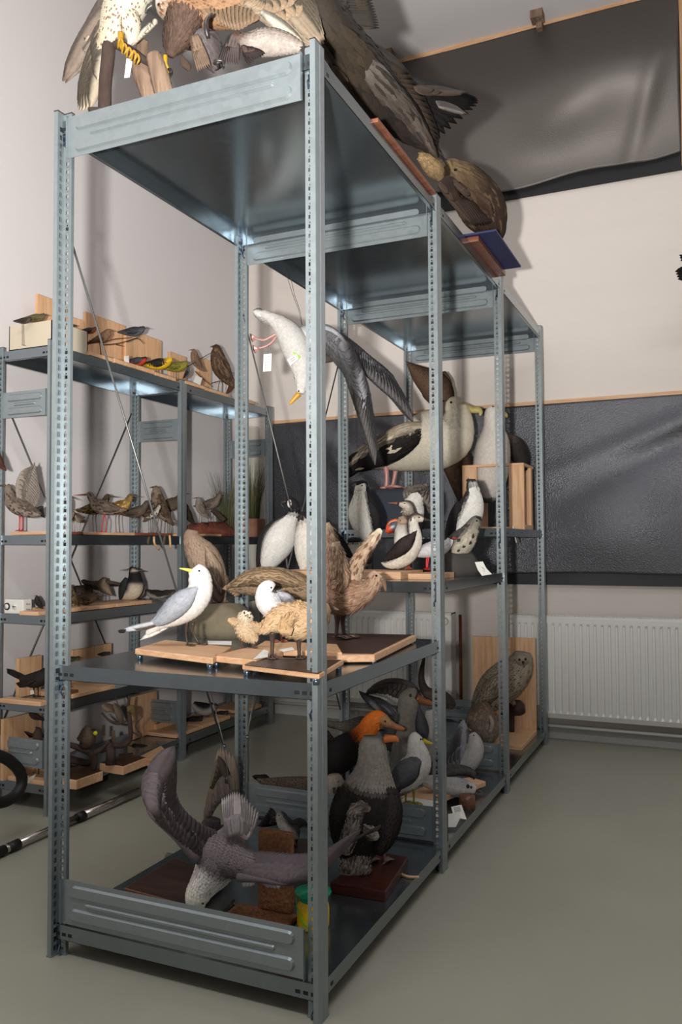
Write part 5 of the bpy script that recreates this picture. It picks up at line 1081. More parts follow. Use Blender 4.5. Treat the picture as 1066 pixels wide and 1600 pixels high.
for k in range(4):
    f = .2+.18*k; MB().tube([P2[0]*(1-f)+P2[4]*f+(P2[1]-P2[0])*.2-F3*.002, P2[0]*(1-f)+P2[4]*f+(P2[1]-P2[0])*.8-F3*.002], .0008, 5).build('writing', M['ink'], s_)
g = onz('G', 672, 690, Z0); o = MB().tube([(g[0]-.01, g[1]+.09, Z0), (g[0]-.01, g[1]+.09, Z0+.05)], [.035, .033], 20).build('cork_disc', M['redwood']); tag(o, 'short round brown wooden puck behind the papers', 'puck')

# ================================================================ BOTTOM OF THE THIRD BAY: owl in a pine box
px0, px1 = onx('G', 985, 250, -.02)[1], 3.04
ob = empty('pine_box', (-.2, 2.8, Z0), 'tall pine back board with shelf base holding the speckled owl', 'mounting box')
yb = 2.98
xl = ony('G', 708, 200, yb)[0]; zt = ony('G', 850, -10, yb)[2]
MB().box((xl, yb, Z0+.02), (-.035, yb+.02, zt)).build('back_board', M['pinev'], ob, smooth=False, bevel=.002)
MB().box((xl+.02, 2.56, Z0), (-.030, 2.98, Z0+.022)).build('base_board', M['pine'], ob, smooth=False, bevel=.002)
d = W(-.16, 2.78)
b = Bird('G', d, Z0, 'speckled grey-brown owl perched on a cut log in front of the pine back board')
b.loft('body', [(720, 290, 24), (750, 250, 50), (800, 195, 74), (850, 150, 74), (885, 115, 62), (900, 80, 48), (905, 48, 30)], [(0, '5f554a', '7a6f62'), (.6, '6b6054', '8f8474'), (1, '7d7264', '8d8272')], .85, (-.6, .7, 0), .0, cov=dict(l=b.m(24), w=b.m(14), j=.2, c2='3f372f', p=.35, edge='a39783', lift=.001))
b.loft('face', [(905, 100, 14, -.06), (905, 80, 30, -.06), (908, 60, 18, -.06)], [(0, '8a806f', '8a806f'), (1, '8a806f', '8a806f')], .5, n=16, rings=10, child='body')
b.loft('wing', [(830, 130, 14, -.06), (790, 190, 40, -.08), (745, 240, 28, -.06), (705, 275, 8, -.04)], [(0, '6a5f53', '6a5f53'), (1, '5a5046', '5a5046')], .4, n=14, rings=18, cov=dict(l=b.m(34), w=b.m(16), j=.25, c2='3a322b', p=.3, edge='a39783', lift=.001))
b.eye(893, 78, 5, -.10).eye(918, 76, 5, -.09).beak([(908, 84, 6, -.10), (908, 98, 2, -.10)], '2a2420')
b.tubep('leg', [(850, 220, 14), (865, 245, 10), (880, 262, 9)], '8a7c6a')
b.tubep('log', [(835, 300, 26, .10), (860, 280, 26, .06), (885, 262, 26, .02), (893, 285, 24, -.02)], '3a2e26', 'bark')
b.tubep('log_support', [(862, 290, 12, .06), (862, 330, 12, .06), (862, 372, 12, .06)], '4a3a2c', 'bark')
b.done(base=(-.16, 2.85, Z0+.022))
d = W(-.34, 2.50)
b = Bird('G', d, Z0, 'round brown mottled grouse-like bird below the owl, back turned')
b.loft('body', [(770, 425, 20), (755, 395, 54), (748, 345, 70), (752, 300, 62), (768, 272, 40), (780, 262, 20)], [(0, '5a4a3f', '665549'), (1, '5f4f43', '6d5b4e')], .85, cov=dict(l=b.m(22), w=b.m(13), j=.25, c2='8a7a6a', p=.3, edge='87776a', lift=.001))
b.loft('pale_stripe', [(775, 300, 5, -.08), (785, 330, 8, -.085), (775, 370, 6, -.08)], [(0, 'a3968a', 'a3968a'), (1, 'a3968a', 'a3968a')], .5, n=10, rings=10)
b.beak([(795, 262, 5), (805, 268, 2)], '2a2420').eye(782, 262, 3, -b.m(20)); b.leg([(745, 420, 8), (745, 450, 5), (745, 480, 5)], '5a4a3c', (1, -.2), .03, False); b.leg([(770, 420, 8), (770, 450, 5), (770, 480, 5)], '5a4a3c', (1, -.2), .03, False); b.done()

# ================================================================ TOP OF THE MAIN SHELVING (z 2.476): raptors
ZT = 2.476
d = W(-.66, .14, 2.6)
# speckled pale falcon on a bark-covered perch
b = Bird('S8', d, None, 'pale speckled falcon with long tail gripping a bark perch, leftmost on the top')
b.dim = .74
sp = dict(l=b.m(26), w=b.m(13), j=.07, c2='8a745c', p=.13, lift=.001)
b.loft('body', [(400, 330, 40, .02), (450, 240, 66), (510, 130, 112), (570, 10, 132), (630, -120, 125), (690, -220, 90), (730, -290, 66), (770, -310, 34)], [(0, 'cfbf9f', 'd8cbb0'), (.3, 'd8ccb4', 'e2d8c4'), (1, 'ddd3bf', 'e4dccb')], .85, (-1, .2, 0), 0, cov=sp)
b.wing([(430, 150, .0), (440, 300, 0), (420, 360, 0)], [(248, 640, .01), (262, 705, 0), (330, 690, -.01)], 7, 'bfb29c', 'b5a890', 2.6, rows=1, name='tail', edge='9f927e', cov='c9bda8', bend=.02)
b.wing([(560, -120, .03), (480, -40, .04), (420, 60, .04)], [(420, 60, .05), (260, 340, .06), (155, 520, .06)], 12, '8f7f70', '6d5d52', 2.6, rows=1, name='wing', cov='b5a692', edge='a8988a', bend=.02)
b.wing([(430, 100, .04), (400, 200, .04)], [(330, 400, .06), (165, 525, .06)], 9, '9a8a80', '715f58', 2.6, rows=1, name='wing', edge='b3a395')
b.loft('thigh', [(560, 60, 60, -.02), (590, 160, 64, -.03), (600, 230, 40, -.03), (585, 285, 14, -.03)], [(0, 'dcd0b8', 'e0d6c2'), (1, 'dcd0b8', 'e0d6c2')], .7, cov=sp)
b.wing([(750, 120, -.03), (700, 170, -.03)], [(740, 160, -.035), (596, 290, -.035)], 9, 'd9d2c4', 'c4b8a4', 2, rows=0, name='flank_feathers', edge='8a7a66')
b.beak([(790, -300, 20), (830, -290, 8)], '4a4a4a').eye(760, -310, 8, -b.m(40))
b.tubep('leg', [(530, 210, 22, -.02), (530, 290, 16, -.02), (545, 320, 12, -.02)], 'b58a24')
for x0, y0 in ((520, 250), (545, 285), (575, 310), (605, 330), (625, 350)): b.tubep('talon', [(x0-10, y0+60, 5, -.02), (x0-2, y0+10, 9, -.035), (x0+10, y0, 9, -.035), (x0+22, y0+30, 8, -.035), (x0+6, y0+62, 5, -.03)], 'b58a24')
b.tubep('perch_post', [(440, 165, 46), (450, 320, 44), (430, 520, 42), (425, 720, 44)], '4a352c', 'bark'); b.tubep('perch_bar', [(470, 260, 34), (560, 310, 32), (640, 360, 26), (722, 415, 18)], '3a2c26', 'bark')
b.loft('perch_foot', [(330, 712, 18), (425, 720, 22), (520, 716, 18)], [(0, '4a352c', '4a352c'), (1, '4a352c', '4a352c')], 2.5, mat='bark', n=14, rings=8)
bx0 = b.p(425, 720); b.done(base=(bx0[0], bx0[1], ZT), dz=ZT+.004-(bx0[2]-b.m(24)) if False else 0)
t, q = hangtag([(565, 375), (605, 380), (585, 495), (550, 500)], 'S8', d+.01, 'blank white tag hanging from the falcon perch')
# split log upright
d = W(-.52, .24, 2.6)
def logpart(c, pts, d, label, mat='log', ratio=.8, zb=None, name='split_log', cat='log'):
    b = Bird(c, d, None, label, None, name, cat)
    b.loft('log', pts, [(0, 'a87852', 'a87852'), (1, 'a87852', 'a87852')], ratio, mat=mat, lump=.12, n=18, rings=16)
    mb = b.parts[0][0]
    if zb is not None:
        k = zb-mb.lowest()
        for v in mb.v: v[:, 2] += k
    o = mb.build(name, M[mat]); tag(o, label, cat); return o
logpart('S8', [(730, 640, 56), (700, 560, 62), (668, 470, 64), (655, 400, 56), (662, 320, 40), (668, 262, 36), (670, 255, 30)], d, 'split brown log upright just right of the falcon perch', 'log', .7)
logpart('S8', [(815, 620, 62), (790, 540, 62), (768, 450, 60), (745, 372, 50), (735, 345, 42), (733, 340, 30)], W(-.47, .18, 2.6), 'shorter light brown stump under the yellow talons of the rufous buzzard', 'log', .7)
o = MB().box((-.46, .10, ZT), (-.10, .36, ZT+.018)).build('wooden_board', M['mahog'], smooth=False, bevel=.003); tag(o, 'dark red board on top of the shelving under the rufous buzzard and its prey', 'board')
# rufous buzzard, pale head left
d = W(-.36, .26, 2.7)
b = Bird('S5', d, ZT+.018, 'rufous brown buzzard with pale grey head looking left and wings raised')
b.dim = .72
rb = dict(l=b.m(44), w=b.m(24), j=.18, c2='7a4f36', p=.3, edge='b08a68', lift=.0015)
b.loft('body', [(760, 10, 20), (660, 20, 66), (540, 40, 100), (420, 50, 112), (300, 50, 112), (200, 50, 98), (130, 50, 88), (80, 40, 72), (40, 22, 54), (18, 20, 38)], [(0, '8a6a52', 'a88a70'), (.5, '8f6648', 'a87a56'), (.72, '9a6a4a', 'ab7a55'), (.82, 'b5a598', 'cfc6bc'), (1, 'c4bbb2', 'd0c8be')], .85, (0, 1, 0), .2, cov=rb)
b.beak([(-8, 30, 20), (-35, 50, 13), (-48, 78, 5)], '55504c', '3a3634').eye(34, 26, 9, -b.m(46))
b.loft('leg_feathers', [(190, 90, 100, -.02), (160, 180, 92, -.02), (125, 260, 66, -.02), (95, 335, 26, -.02)], [(0, '5f4a3e', '6a5346'), (1, '4f3d33', '5a463a')], .7, cov=dict(l=b.m(46), w=b.m(14), j=.25, lift=.003, fuzz=.22))
b.loft('leg_feathers', [(200, 110, 60, .04), (215, 200, 56, .04), (225, 290, 30, .04)], [(0, '5f4a3e', '6a5346'), (1, '4f3d33', '5a463a')], .7, cov=dict(l=b.m(46), w=b.m(14), j=.25, lift=.003, fuzz=.22))
b.tubep('leg', [(70, 330, 14, -.03), (72, 380, 12, -.03), (90, 420, 11, -.03), (96, 450, 6, -.03)], 'c49a1e')
for k in range(3): b.tubep('talon', [(88+k*6, 410, 7, -.035), (98+k*6, 430, 6, -.045), (96+k*4, 462, 2, -.045)], '141212')
b.wing([(250, -60, -.03), (380, -120, -.03), (520, -60, -.03), (640, 10, -.04)], [(330, 90, -.06), (420, 140, -.06), (500, 170, -.07), (590, 130, -.07)], 14, '8f7358', '6f553f', 2.2, name='wing', rows=2, cov='9a7c60', edge='bfa284')
b.wing([(560, 0, -.04), (640, 20, -.05), (760, -40, -.05), (860, -60, -.05)], [(640, 70, -.07), (880, 245, -.09), (1010, 240, -.10), (960, 40, -.06)], 18, '9a8a76', '86735f', 2.3, cov='a08468', rows=2, name='wing', edge='c4b298')
b.wing([(640, 68, -.095), (650, 76, -.095)], [(882, 238, -.105), (890, 250, -.105)], 2, 'd5cdbb', 'cfc4ac', 4, rows=0, name='quill')
b.done(base=(-.4, .22, ZT+.018))
# prey: grey and white pigeon-like bird and dark small bird
d = W(-.28, .16, 2.55)
b = Bird('S5', d, ZT+.018, 'dead dark and white prey bird lying under the buzzard')
b.dim = .6
b.loft('body', [(860, 280, 30), (780, 260, 60), (680, 250, 76), (600, 260, 66), (540, 250, 50), (500, 215, 36), (520, 200, 20)], [(0, 'b5a598', 'c9bcb0'), (.6, 'b0a297', 'c4b8ae'), (.8, '5a4438', '6b5245'), (1, '4a3a32', '4a3a32')], .8, (0, 1, 0), .1, cov=dict(l=b.m(44), w=b.m(22), j=.12, lift=.002, fuzz=.08))
b.wing([(530, 270, -.03), (560, 290, -.03)], [(570, 380, -.05), (655, 315, -.05)], 8, '4a3a36', '2f2625', 2.4, rows=1, name='wing', cov='5f4c44')
b.beak([(530, 210, 14), (555, 218, 6)], '2a2220').eye(520, 200, 7, -b.m(28)); b.done(base=(-.26, .2, ZT+.018))
b = Bird('S5', W(-.36, .15, 2.55), ZT+.018, 'dark crow-like bird with folded brown wing, among the prey in front of the buzzard')
b.loft('body', [(380, 400, 40), (350, 340, 70), (320, 280, 84), (290, 230, 70), (260, 205, 40)], [(0, '3b3230', '4a4140'), (1, '57504f', '6b6463')], .8, cov=dict(l=b.m(44), w=b.m(18), j=.2, lift=.002))
b.wing([(225, 215, -.04), (255, 205, -.04)], [(262, 415, -.06), (335, 385, -.06)], 7, '6f5c4c', '4a3a30', 2.4, name='wing', rows=1, edge='8a7460')
b.wing([(470, 200, -.03), (500, 210, -.03)], [(380, 370, -.05), (500, 380, -.05)], 9, '564b47', '3a3230', 2.2, name='wing', rows=1)
b.wing([(330, 190, -.04), (345, 200, -.04)], [(370, 190, -.05), (400, 240, -.05)], 6, '4f4644', '3b3331', 2.2, name='wing_tuft', rows=0)
b.loft('dangling_foot', [(170, 330, 4, -.03), (180, 370, 24, -.04), (205, 400, 22, -.04), (210, 425, 4, -.04)], [(0, '4a3a2e', '4a3a2e'), (1, '3a2c22', '3a2c22')], .5, n=10, rings=10)
b.tubep('claw', [(325, 230, 10, -.05), (312, 170, 14, -.06), (315, 120, 13, -.06), (345, 85, 8, -.06), (352, 84, 3, -.06)], '2f2a28')
b.tubep('claw', [(360, 380, 9, -.05), (375, 360, 11, -.06), (410, 365, 9, -.06), (420, 395, 4, -.06)], '2f2a28'); b.tubep('claw', [(385, 400, 8, -.05), (380, 375, 9, -.06), (400, 370, 6, -.06)], '2f2a28')
b.beak([(260, 195, 16), (235, 200, 7)], '2a2422').eye(272, 205, 6, -b.m(40)); b.done(base=(-.36, .15, ZT+.018))
# big dark eagle along the right edge (B crop)
o = MB().box((-.34, .42, ZT), (.010, 1.00, ZT+.014)).build('wooden_board', M['redwood'], smooth=False, bevel=.003); tag(o, 'reddish long board projecting over the top edge under the big dark eagle', 'board')
d = W(-.12, .55, 2.75)
b = Bird('B', d, ZT+.014, 'huge dark brown eagle with spread wings along the top right edge')
b.dim = .38
eg = dict(l=.095, w=.024, j=.30, c2='453a32', p=.15, lift=.004, fuzz=.05)
b.loft('body', [(590, 630, 10, .30), (520, 560, 50, .28), (430, 470, 84, .20), (350, 380, 104, .12), (280, 290, 104, .02), (215, 200, 92, -.08), (150, 110, 80, -.16), (110, 20, 60, -.2), (90, -60, 40, -.2)], [(0, '2f2723', '453a33'), (.4, '2b2421', '3a312c'), (.7, '3a2f28', '544838'), (1, '2f2723', '3a312c')], .8, (.3, 1, 0), .3, cov=eg, rings=44)
b.loft('breast', [(560, 600, 14, .20), (500, 500, 36, .16), (420, 410, 50, .08), (330, 310, 50, -.02), (290, 250, 26, -.06)], [(0, '5a4e45', '6b5d52'), (.5, '352c28', '6b5f56'), (1, '6b6058', '8a8076')], .6, (-.3, 1, 0), .2, n=18, rings=26, cov=dict(l=.08, w=.013, j=.3, c2='4a4039', p=.3, lift=.003, fuzz=.05), child='body')
b.wing([(120, 90, -.14), (140, 40, -.12), (130, -20, -.1)], [(345, 125, 0), (330, 60, .02), (310, -10, .02)], 13, '3b3330', '2a2422', 2.2, rows=2, name='wing', cov='57483e', edge='8a7a68', bend=-.05)
b.wing([(90, -10, -.14), (60, -60, -.12)], [(315, 20, .0), (280, -60, .02)], 10, '332b29', '241f1e', 2.2, rows=1, name='wing', cov='40362f', edge='776757')
b.wing([(270, 180, -.04), (330, 230, .05), (400, 290, .1), (440, 340, .15)], [(490, 300, .08), (560, 420, .16), (610, 560, .24), (600, 640, .28)], 16, '3f3630', '2b2522', 2.4, rows=2, name='wing', cov='4f4038', edge='6b5849')
b.wing([(400, 330, .1), (470, 350, .15), (520, 420, .22)], [(735, 375, .26), (775, 425, .30), (610, 580, .30)], 16, '2b2725', '1d1a19', 2.2, rows=1, name='wing_tip', cov='362e29', covf=.5)
b.wing([(500, 370, .08), (520, 385, .1)], [(670, 360, .2), (735, 375, .22)], 6, '55453b', '6a584c', 2.2, rows=1, name='tail', edge='7d6a5c')
b.wing([(590, 425, .12), (600, 445, .12)], [(690, 440, .2), (730, 470, .22)], 6, 'a0968d', 'b5aca4', 2.2, rows=0, name='pale_feathers', edge='7d736c')
b.wing([(130, 190, -.1), (150, 260, -.08)], [(180, 290, -.1), (225, 340, -.08)], 6, '4a3c30', '8f7f6c', 2.0, rows=1, name='breast_feathers', edge='a8977f')
b.beak([(70, -70, 20, -.2), (40, -60, 8, -.2)], '4a4238').eye(85, -70, 6, -.24)
b.done(base=(-.12, .7, ZT+.014))
# yellowish feet/plaster at the end of the board
b = Bird('B', W(-.05, .98, 2.6), ZT+.024, 'lump of cracked yellowish bark at the far end of the reddish board', name='bark_lump', cat='bark')
b.loft('lump', [(520, 650, 14, -.05), (555, 670, 34, -.03), (590, 710, 34), (610, 745, 16, .02)], [(0, '8a7352', '8a7352'), (1, '6f5a40', '6f5a40')], .8, lump=.2, cov=dict(l=.012, w=.008, j=.3, lift=.002)); 
mb = b.parts[0][0]; o = mb.build('bark_lump', M['fluff']); tag(o, 'lump of cracked yellowish bark at the far end of the reddish board', 'bark')
# brown raptor facing away
d = W(-.12, 1.45, 2.75)
b = Bird('B', d, ZT, 'brown raptor with golden nape seen from behind on the second bay top', None)
b.dim = .55
b.loft('body', [(852, 1005, 10, .12), (842, 965, 46, .11), (800, 890, 92, .08), (740, 800, 92, .02), (680, 740, 72, -.04), (650, 700, 46, -.08), (630, 680, 20, -.1)], [(0, '35251d', '3a2a20'), (.5, '453226', '4a362a'), (.72, '66503a', '6f5840'), (1, '8f7854', '8f7854')], .8, (0, 1, 0), 0, cov=dict(l=.055, w=.016, j=.25, c2='6f5a42', p=.2, lift=.002))
b.wing([(600, 760, -.12), (640, 740, -.1), (700, 790, -.08)], [(760, 940, -.04), (825, 930, -.0), (840, 890, .04)], 14, '3d312b', '2a211d', 2.4, rows=2, name='wing', cov='4a3a30', edge='6f5b4a')
b.wing([(760, 800, -.06), (810, 840, -.04)], [(825, 985, .06), (858, 1000, .1)], 10, '4a3529', '33251d', 2.4, rows=1, name='wing', edge='6a5240')
b.beak([(625, 676, 12, -.12), (622, 700, 6, -.13)], '6a5a3a').eye(670, 706, 6, -.16)
b.done(base=(-.14, 1.5, ZT))
o = MB().box((-.10, 1.50, ZT+.022), (.115, 2.00, ZT+.030)).build('blue_board', M['blue'], smooth=False); tag(o, 'dark blue board sticking out over the top edge of the second bay', 'board')
o = MB().box((-.16, 1.52, ZT), (.035, 2.03, ZT+.022)).build('wooden_board', M['redwood'], smooth=False, bevel=.002); tag(o, 'thick wooden board lying under the dark blue board on the top', 'board')
# dark bird feet at the right picture edge, on a thread from the ceiling
b = Bird('P', W(.80, 3.0, 2.5), None, 'black feathered wing tip reaching in at the right edge of the picture')
b.wing([(1085, 415), (1085, 430)], [(1056, 424), (1060, 436)], 4, '15120f', '0e0c0b', 1.6, rows=0, name='wing_tip'); b.wing([(1085, 405), (1085, 410)], [(1062, 398), (1064, 406)], 3, '15120f', '0e0c0b', 1.6, rows=0, name='wing_tip')
b.loft('body', [(1080, 420, 6), (1100, 422, 18), (1125, 425, 22), (1145, 420, 10)], [(0, '1a1614', '1a1614'), (1, '1a1614', '1a1614')], .8); tp = b.p(1105, 410)
b.addp(MB().tube([tp, (tp[0], tp[1], ZC)], .0012, 6), 'wire', 'wire'); b.done()

# ================================================================ LEFT SHELVING
g1 = 'small birds along the top of the left shelving'; g2_ = 'waders on the second shelf of the left shelving'; g3 = 'birds on the third shelf of the left shelving'
LT, LB, LC, LD, LE = 2.102, 1.242, .882, .486, .127
XF, XM, XBk = -1.80, -1.93, -2.06
# beige box
ya, yb_ = onx('D', 15, 230, -1.80)[1], onx('D', 330, 240, -1.80)[1]
bxo = empty('cardboard_box', (-1.93, 1.2, LT), 'long low beige cardboard box on top of the left shelving', 'box')
y0b, y1b = .985, onx('D', 332, 250, -1.81)[1]; th = .005; zb = onx('D', 330, 190, -1.81)[2]
for a_, c_ in (((-2.07, y0b), (-1.81, y0b+th)), ((-2.07, y1b-th), (-1.81, y1b)), ((-2.07, y0b), (-2.07+th, y1b)), ((-1.81-th, y0b), (-1.81, y1b))):
    MB().box((a_[0], a_[1], LT), (c_[0], c_[1], zb)).build('side', M['cardboard'], bxo, smooth=False)
MB().box((-2.07, y0b, LT-.0), (-1.81, y1b, LT+.004)).build('bottom', M['cardboard'], bxo, smooth=False)
# boards standing behind the birds and lying boards along the edge
def back_board(c, x0, x1, ytop, X, zf, label, mat='pinev'):
    A_ = onx(c, x0, ytop, X); B_ = onx(c, x1, ytop, X)
    zt_ = max(onx(c, (x0+x1)/2, ytop, X)[2], zf+.05)
    o = MB().box((X-.018, A_[1], zf), (X, B_[1], zt_)).build('back_board', M[mat], smooth=False, bevel=.002); tag(o, label, 'board'); return o
back_board('D', 143, 254, 66, -2.08, LT, 'first upright pine board behind the beige box, the tallest')
back_board('D', 254, 322, 138, -2.08, LT, 'second upright pine board, low, above the right end of the beige box')
back_board('D', 324, 475, 140, -2.08, LT, 'wide upright pine board behind the twig birds on the top')
back_board('D', 477, 612, 200, -2.05, LT, 'upright pine board behind the bullfinch on the top')
back_board('D', 643, 705, 275, -2.05, LT, 'narrow upright pine board behind the yellow and green birds')
back_board('D', 752, 800, 292, -2.05, LT, 'narrow upright pine board left of the dark partridge-like bird')
def edge_board(c, x0, x1, z, label, X0=-1.98, X1=-1.79, th=.018, y=300, mat='pine'):
    A_ = onx(c, x0, y, X1)[1]; B_ = onx(c, x1, y, X1)[1]
    o = MB().box((X0, A_+.003, z), (X1+U(-.006, .012), B_-.003, z+th)).build('mounting_board', M[mat], smooth=False, bevel=.002); tag(o, label, 'board'); return A_, B_
edge_board('D', 334, 428, LT, 'pale board on the left shelving top under the twig with the brown thrush')
edge_board('D', 430, 585, LT, 'pale board on the left shelving top under the bullfinch', th=.022)
edge_board('D', 590, 670, LT, 'pale board on the left shelving top under the yellow and green birds')
edge_board('D', 697, 775, LT, 'pale board on the left shelving top with the hanging white tag')
edge_board('D', 778, 868, LT, 'pale board on the left shelving top under the dark partridge-like bird')
edge_board('D', 915, 965, LT, 'pale board at the right end of the left shelving top')
zt_ = LT+.018
small('D', 88, 166, 46, 1, 'crouch', '2d2620', '4a4036', '2d2620', 'dark bird head seen over the beige box rim, left one', g1, LT+.006, X=-1.95)
small('D', 135, 160, 56, 1, 'crouch', '5a5236', '6b5a3c', '4a4230', 'olive-brown bird behind the beige box rim, next to the near left upright', g1, LT+.006, X=-1.95)
small('D', 268, 178, 30, -1, 'crouch', '2d2620', '4a4036', '2d2620', 'small dark head peeping over the right part of the beige box', g1, LT+.006, X=-1.95)
small('D', 335, 205, 48, 1, 'crouch', '2a2829', '8a4a34', '2a2829', 'small grey and rust bird at the right end of the beige box', g1, zt_, X=-1.93, legs=False)
small('D', 385, 245, 62, 1, 'perch', '6b4e3a', '7d5f48', '6b4e3a', 'brown thrush-like bird upright on the twig before the wide pine board', g1, zt_, X=-1.92, legs=False)
small('D', 505, 215, 66, 1, 'crouch', '33353a', '55575a', '2d2f33', 'dark grey bird on the upper twig, facing right', g1, zt_, X=-1.92, legs=False)
small('D', 518, 325, 58, 1, 'crouch', '3a3c42', 'b53a24', '1a1817', 'bullfinch with red breast and black cap on the pale board', g1, zt_, X=-1.88, bill=.1, bcol='1a1817')
small('D', 600, 342, 78, 1, 'crouch', '1f1d18', 'd0a820', 'd0a820', 'black and bright yellow oriole on the pale board', g1, zt_, X=-1.88, bill=.14, bcol='6a3a24')
small('D', 665, 350, 72, 1, 'crouch', '6b6a2c', '8a8230', '6b6428', 'olive green bird right of the yellow oriole', g1, zt_, X=-1.88, bill=.14, bcol='4a3a30')
small('D', 740, 345, 60, -1, 'upright', '6b5442', '8a7260', '6b5442', 'brown bird clinging to the diagonal twig', g1, zt_, X=-1.90, legs=False)
small('D', 710, 372, 34, 1, 'upright', '1f2228', '6b6a68', '1f1e20', 'tiny dark bird under the diagonal twig beside the tag', g1, zt_, X=-1.86)
small('D', 832, 415, 118, -1, 'upright', '4a382c', '5a4434', '3f2f25', 'large dark brown partridge-like bird seen from behind', g1, zt_, X=-1.90, bill=.1, speck='6b5442')
small('D', 876, 432, 40, 1, 'upright', '5a3a2c', '6a4434', '4a3024', 'small reddish-brown bird beside the middle left upright', g1, zt_, X=-1.86)
def twig(c, segs, X, label, zsnap=None):
    t = empty('twig', onx(c, segs[0][0][0], segs[0][0][1], X), label, 'twig')
    for s_ in segs:
        P_ = spline([onx(c, x, y, X+(.01*math.sin(i*2))) for i, (x, y) in enumerate(s_)], 10); MB().tube(P_, np.linspace(.0035, .0015, 10), 6).build('branch', M['stick'], t)
twig('D', [[(383, 290), (380, 255), (372, 225), (335, 222)], [(385, 240), (440, 235), (480, 225), (530, 208)], [(385, 235), (430, 218), (500, 212)], [(480, 228), (520, 215), (545, 235)], [(440, 238), (465, 245)]], -1.92, 'forked thin twig before the wide pine board carrying two birds')
twig('D', [[(690, 330), (730, 310), (790, 275), (842, 252)], [(735, 310), (735, 270)], [(740, 340), (770, 370), (810, 400)], [(800, 385), (850, 370), (895, 350)], [(855, 348), (905, 345)]], -1.90, 'diagonal twig among the birds at the right of the left shelving top')
def xtag(c, pts, X, label):
    o = MB().add([onx(c, x, y, X) for x, y in pts], [tuple(range(len(pts)))]).build('paper_tag', M['paper'], None, smooth=False, solid=.0006); tag(o, label, 'tag')
xtag('D', [(470, 283), (488, 280), (490, 322), (472, 320)], -1.80, 'white tag leaning beside the bullfinch')
xtag('D', [(742, 355), (766, 365), (758, 392), (732, 380)], -1.80, 'white tag hanging in front of the dark tiny bird')
# second shelf: waders
def wd(c, x, y, L, f, tp, back, belly, head, label, X=-1.93, **k):
    k.setdefault('vs', .92 if tp == 'wader' else 1.08); small(c, x, y, L, f, tp, back, belly, head, label, g2_, LB+.014, X=X, **k)
o = MB().box((-2.05, .985, LB), (-1.80, onx('R7', 110, 640, -1.80)[1], LB+.014)).build('mounting_board', M['pine'], smooth=False); tag(o, 'pale board at the left of the wader shelf under the wing-raising redshank', 'board')
for x0, x1, m_, lb in ((112, 192, 'redclay', 'small reddish earth-covered board on the wader shelf'), (195, 500, 'pine', 'long pale board with sandy edge under the plovers'), (510, 720, 'redclay', 'red-brown board under the upright wader and the turnstone'), (785, 1015, 'pine', 'thin pale board before the red earth mound')):
    o = MB().box((-2.04, onx('R7', x0, 640, -1.80)[1], LB), (-1.80, onx('R7', x1, 640, -1.80)[1], LB+.014)).build('mounting_board', M[m_], smooth=False, bevel=.003); tag(o, lb, 'board')
# redshank raising its wing, far left
g = onx('D', 80, 915, -1.93)
b = Bird('D', dep(g), LB+.014, 'brown redshank looking left with one pale wing raised, far left of the wader shelf', g2_)
b.loft('body', [(150, 880, 8), (120, 870, 24), (80, 850, 36), (48, 830, 32), (36, 800, 18), (32, 780, 14), (26, 772, 10)], [(0, '5a4e45', '8a7c70'), (1, '6b5d52', '7d6f63')], .85, (0, 1, 0), 0, cov=dict(l=b.m(16), w=b.m(8), j=.2, c2='4a3e36', p=.3, lift=.001))
b.wing([(70, 820, -.02), (66, 770, -.02), (85, 720, -.02), (125, 698, -.01)], [(110, 870, -.02), (140, 850, -.01), (152, 800, 0), (132, 700, 0)], 18, 'a89c90', '8a7d72', 2.3, cov='8f8378', rows=2, arm=(8, 7, 5, 2)); b.wing([(120, 850), (130, 870)], [(170, 895), (165, 850)], 7, '3a322c', '2a2420', 2, rows=1, name='wing')
b.beak([(20, 772, 5), (0, 772, 3), (-12, 773, 1.5)], '4a3a30').eye(32, 768, 2, -b.m(12)); b.leg([(75, 880, 5), (75, 900, 3), (74, 920, 3)], 'a82a1c', (-1, 0), .02, False); b.leg([(85, 880, 5), (85, 900, 3), (85, 920, 3)], 'a82a1c', (-1, 0), .02, False); b.done()
small('D', -8, 720, 60, -1, 'upright', '4a2c22', '5a3428', '4a2c22', 'dark brown bird cut by the left edge of the picture', g2_, LB+.014, X=-1.84)
wd('R7', 92, 600, 110, 1, 'upright', '3d332c', '55483d', '2b2420', 'dark long-billed wader beside the near left upright', bill=.5, billdrop=.2, X=-1.98)
wd('R7', 98, 620, 60, 1, 'wader', '5f5146', '7d6f62', '5f5146', 'brown wader with bill pointing steeply down, beside the near left upright', bill=.55, billdrop=.35, X=-1.86)
wd('R7', 132, 620, 70, -1, 'wader', '6b5a4a', '8f7f6c', '6b5a4a', 'brown wader with its back to the room, second group from left', X=-1.96, speck='4a3c30')
wd('R7', 172, 622, 46, -1, 'wader', '75665a', 'a39686', '75665a', 'small pale brown wader beneath the larger brown ones', X=-1.86)
wd('R7', 262, 618, 125, 1, 'wader', '4a3c2c', '1f1a17', '4a3a2a', 'plover with dark front and striped head, looking right', bill=.3, X=-2.0, speck='8a7340')
wd('R7', 312, 628, 140, -1, 'wader', '6d5d50', '8f8274', '75665a', 'slender brown redshank with bright red legs, looking left', lcol='c01f1c', bill=.42, X=-1.86, speck='4a3e35', bcol='8a4a30')
wd('R7', 398, 620, 128, 1, 'wader', '75582c', '9a7a48', '6b5434', 'golden brown plover looking right, near the middle of the shelf', bill=.22, X=-1.92, speck='b3934a')
wd('R7', 508, 625, 105, 1, 'wader', '4f4338', '5f5246', '4f4338', 'dark brown low wader right of the golden plover', X=-1.88)
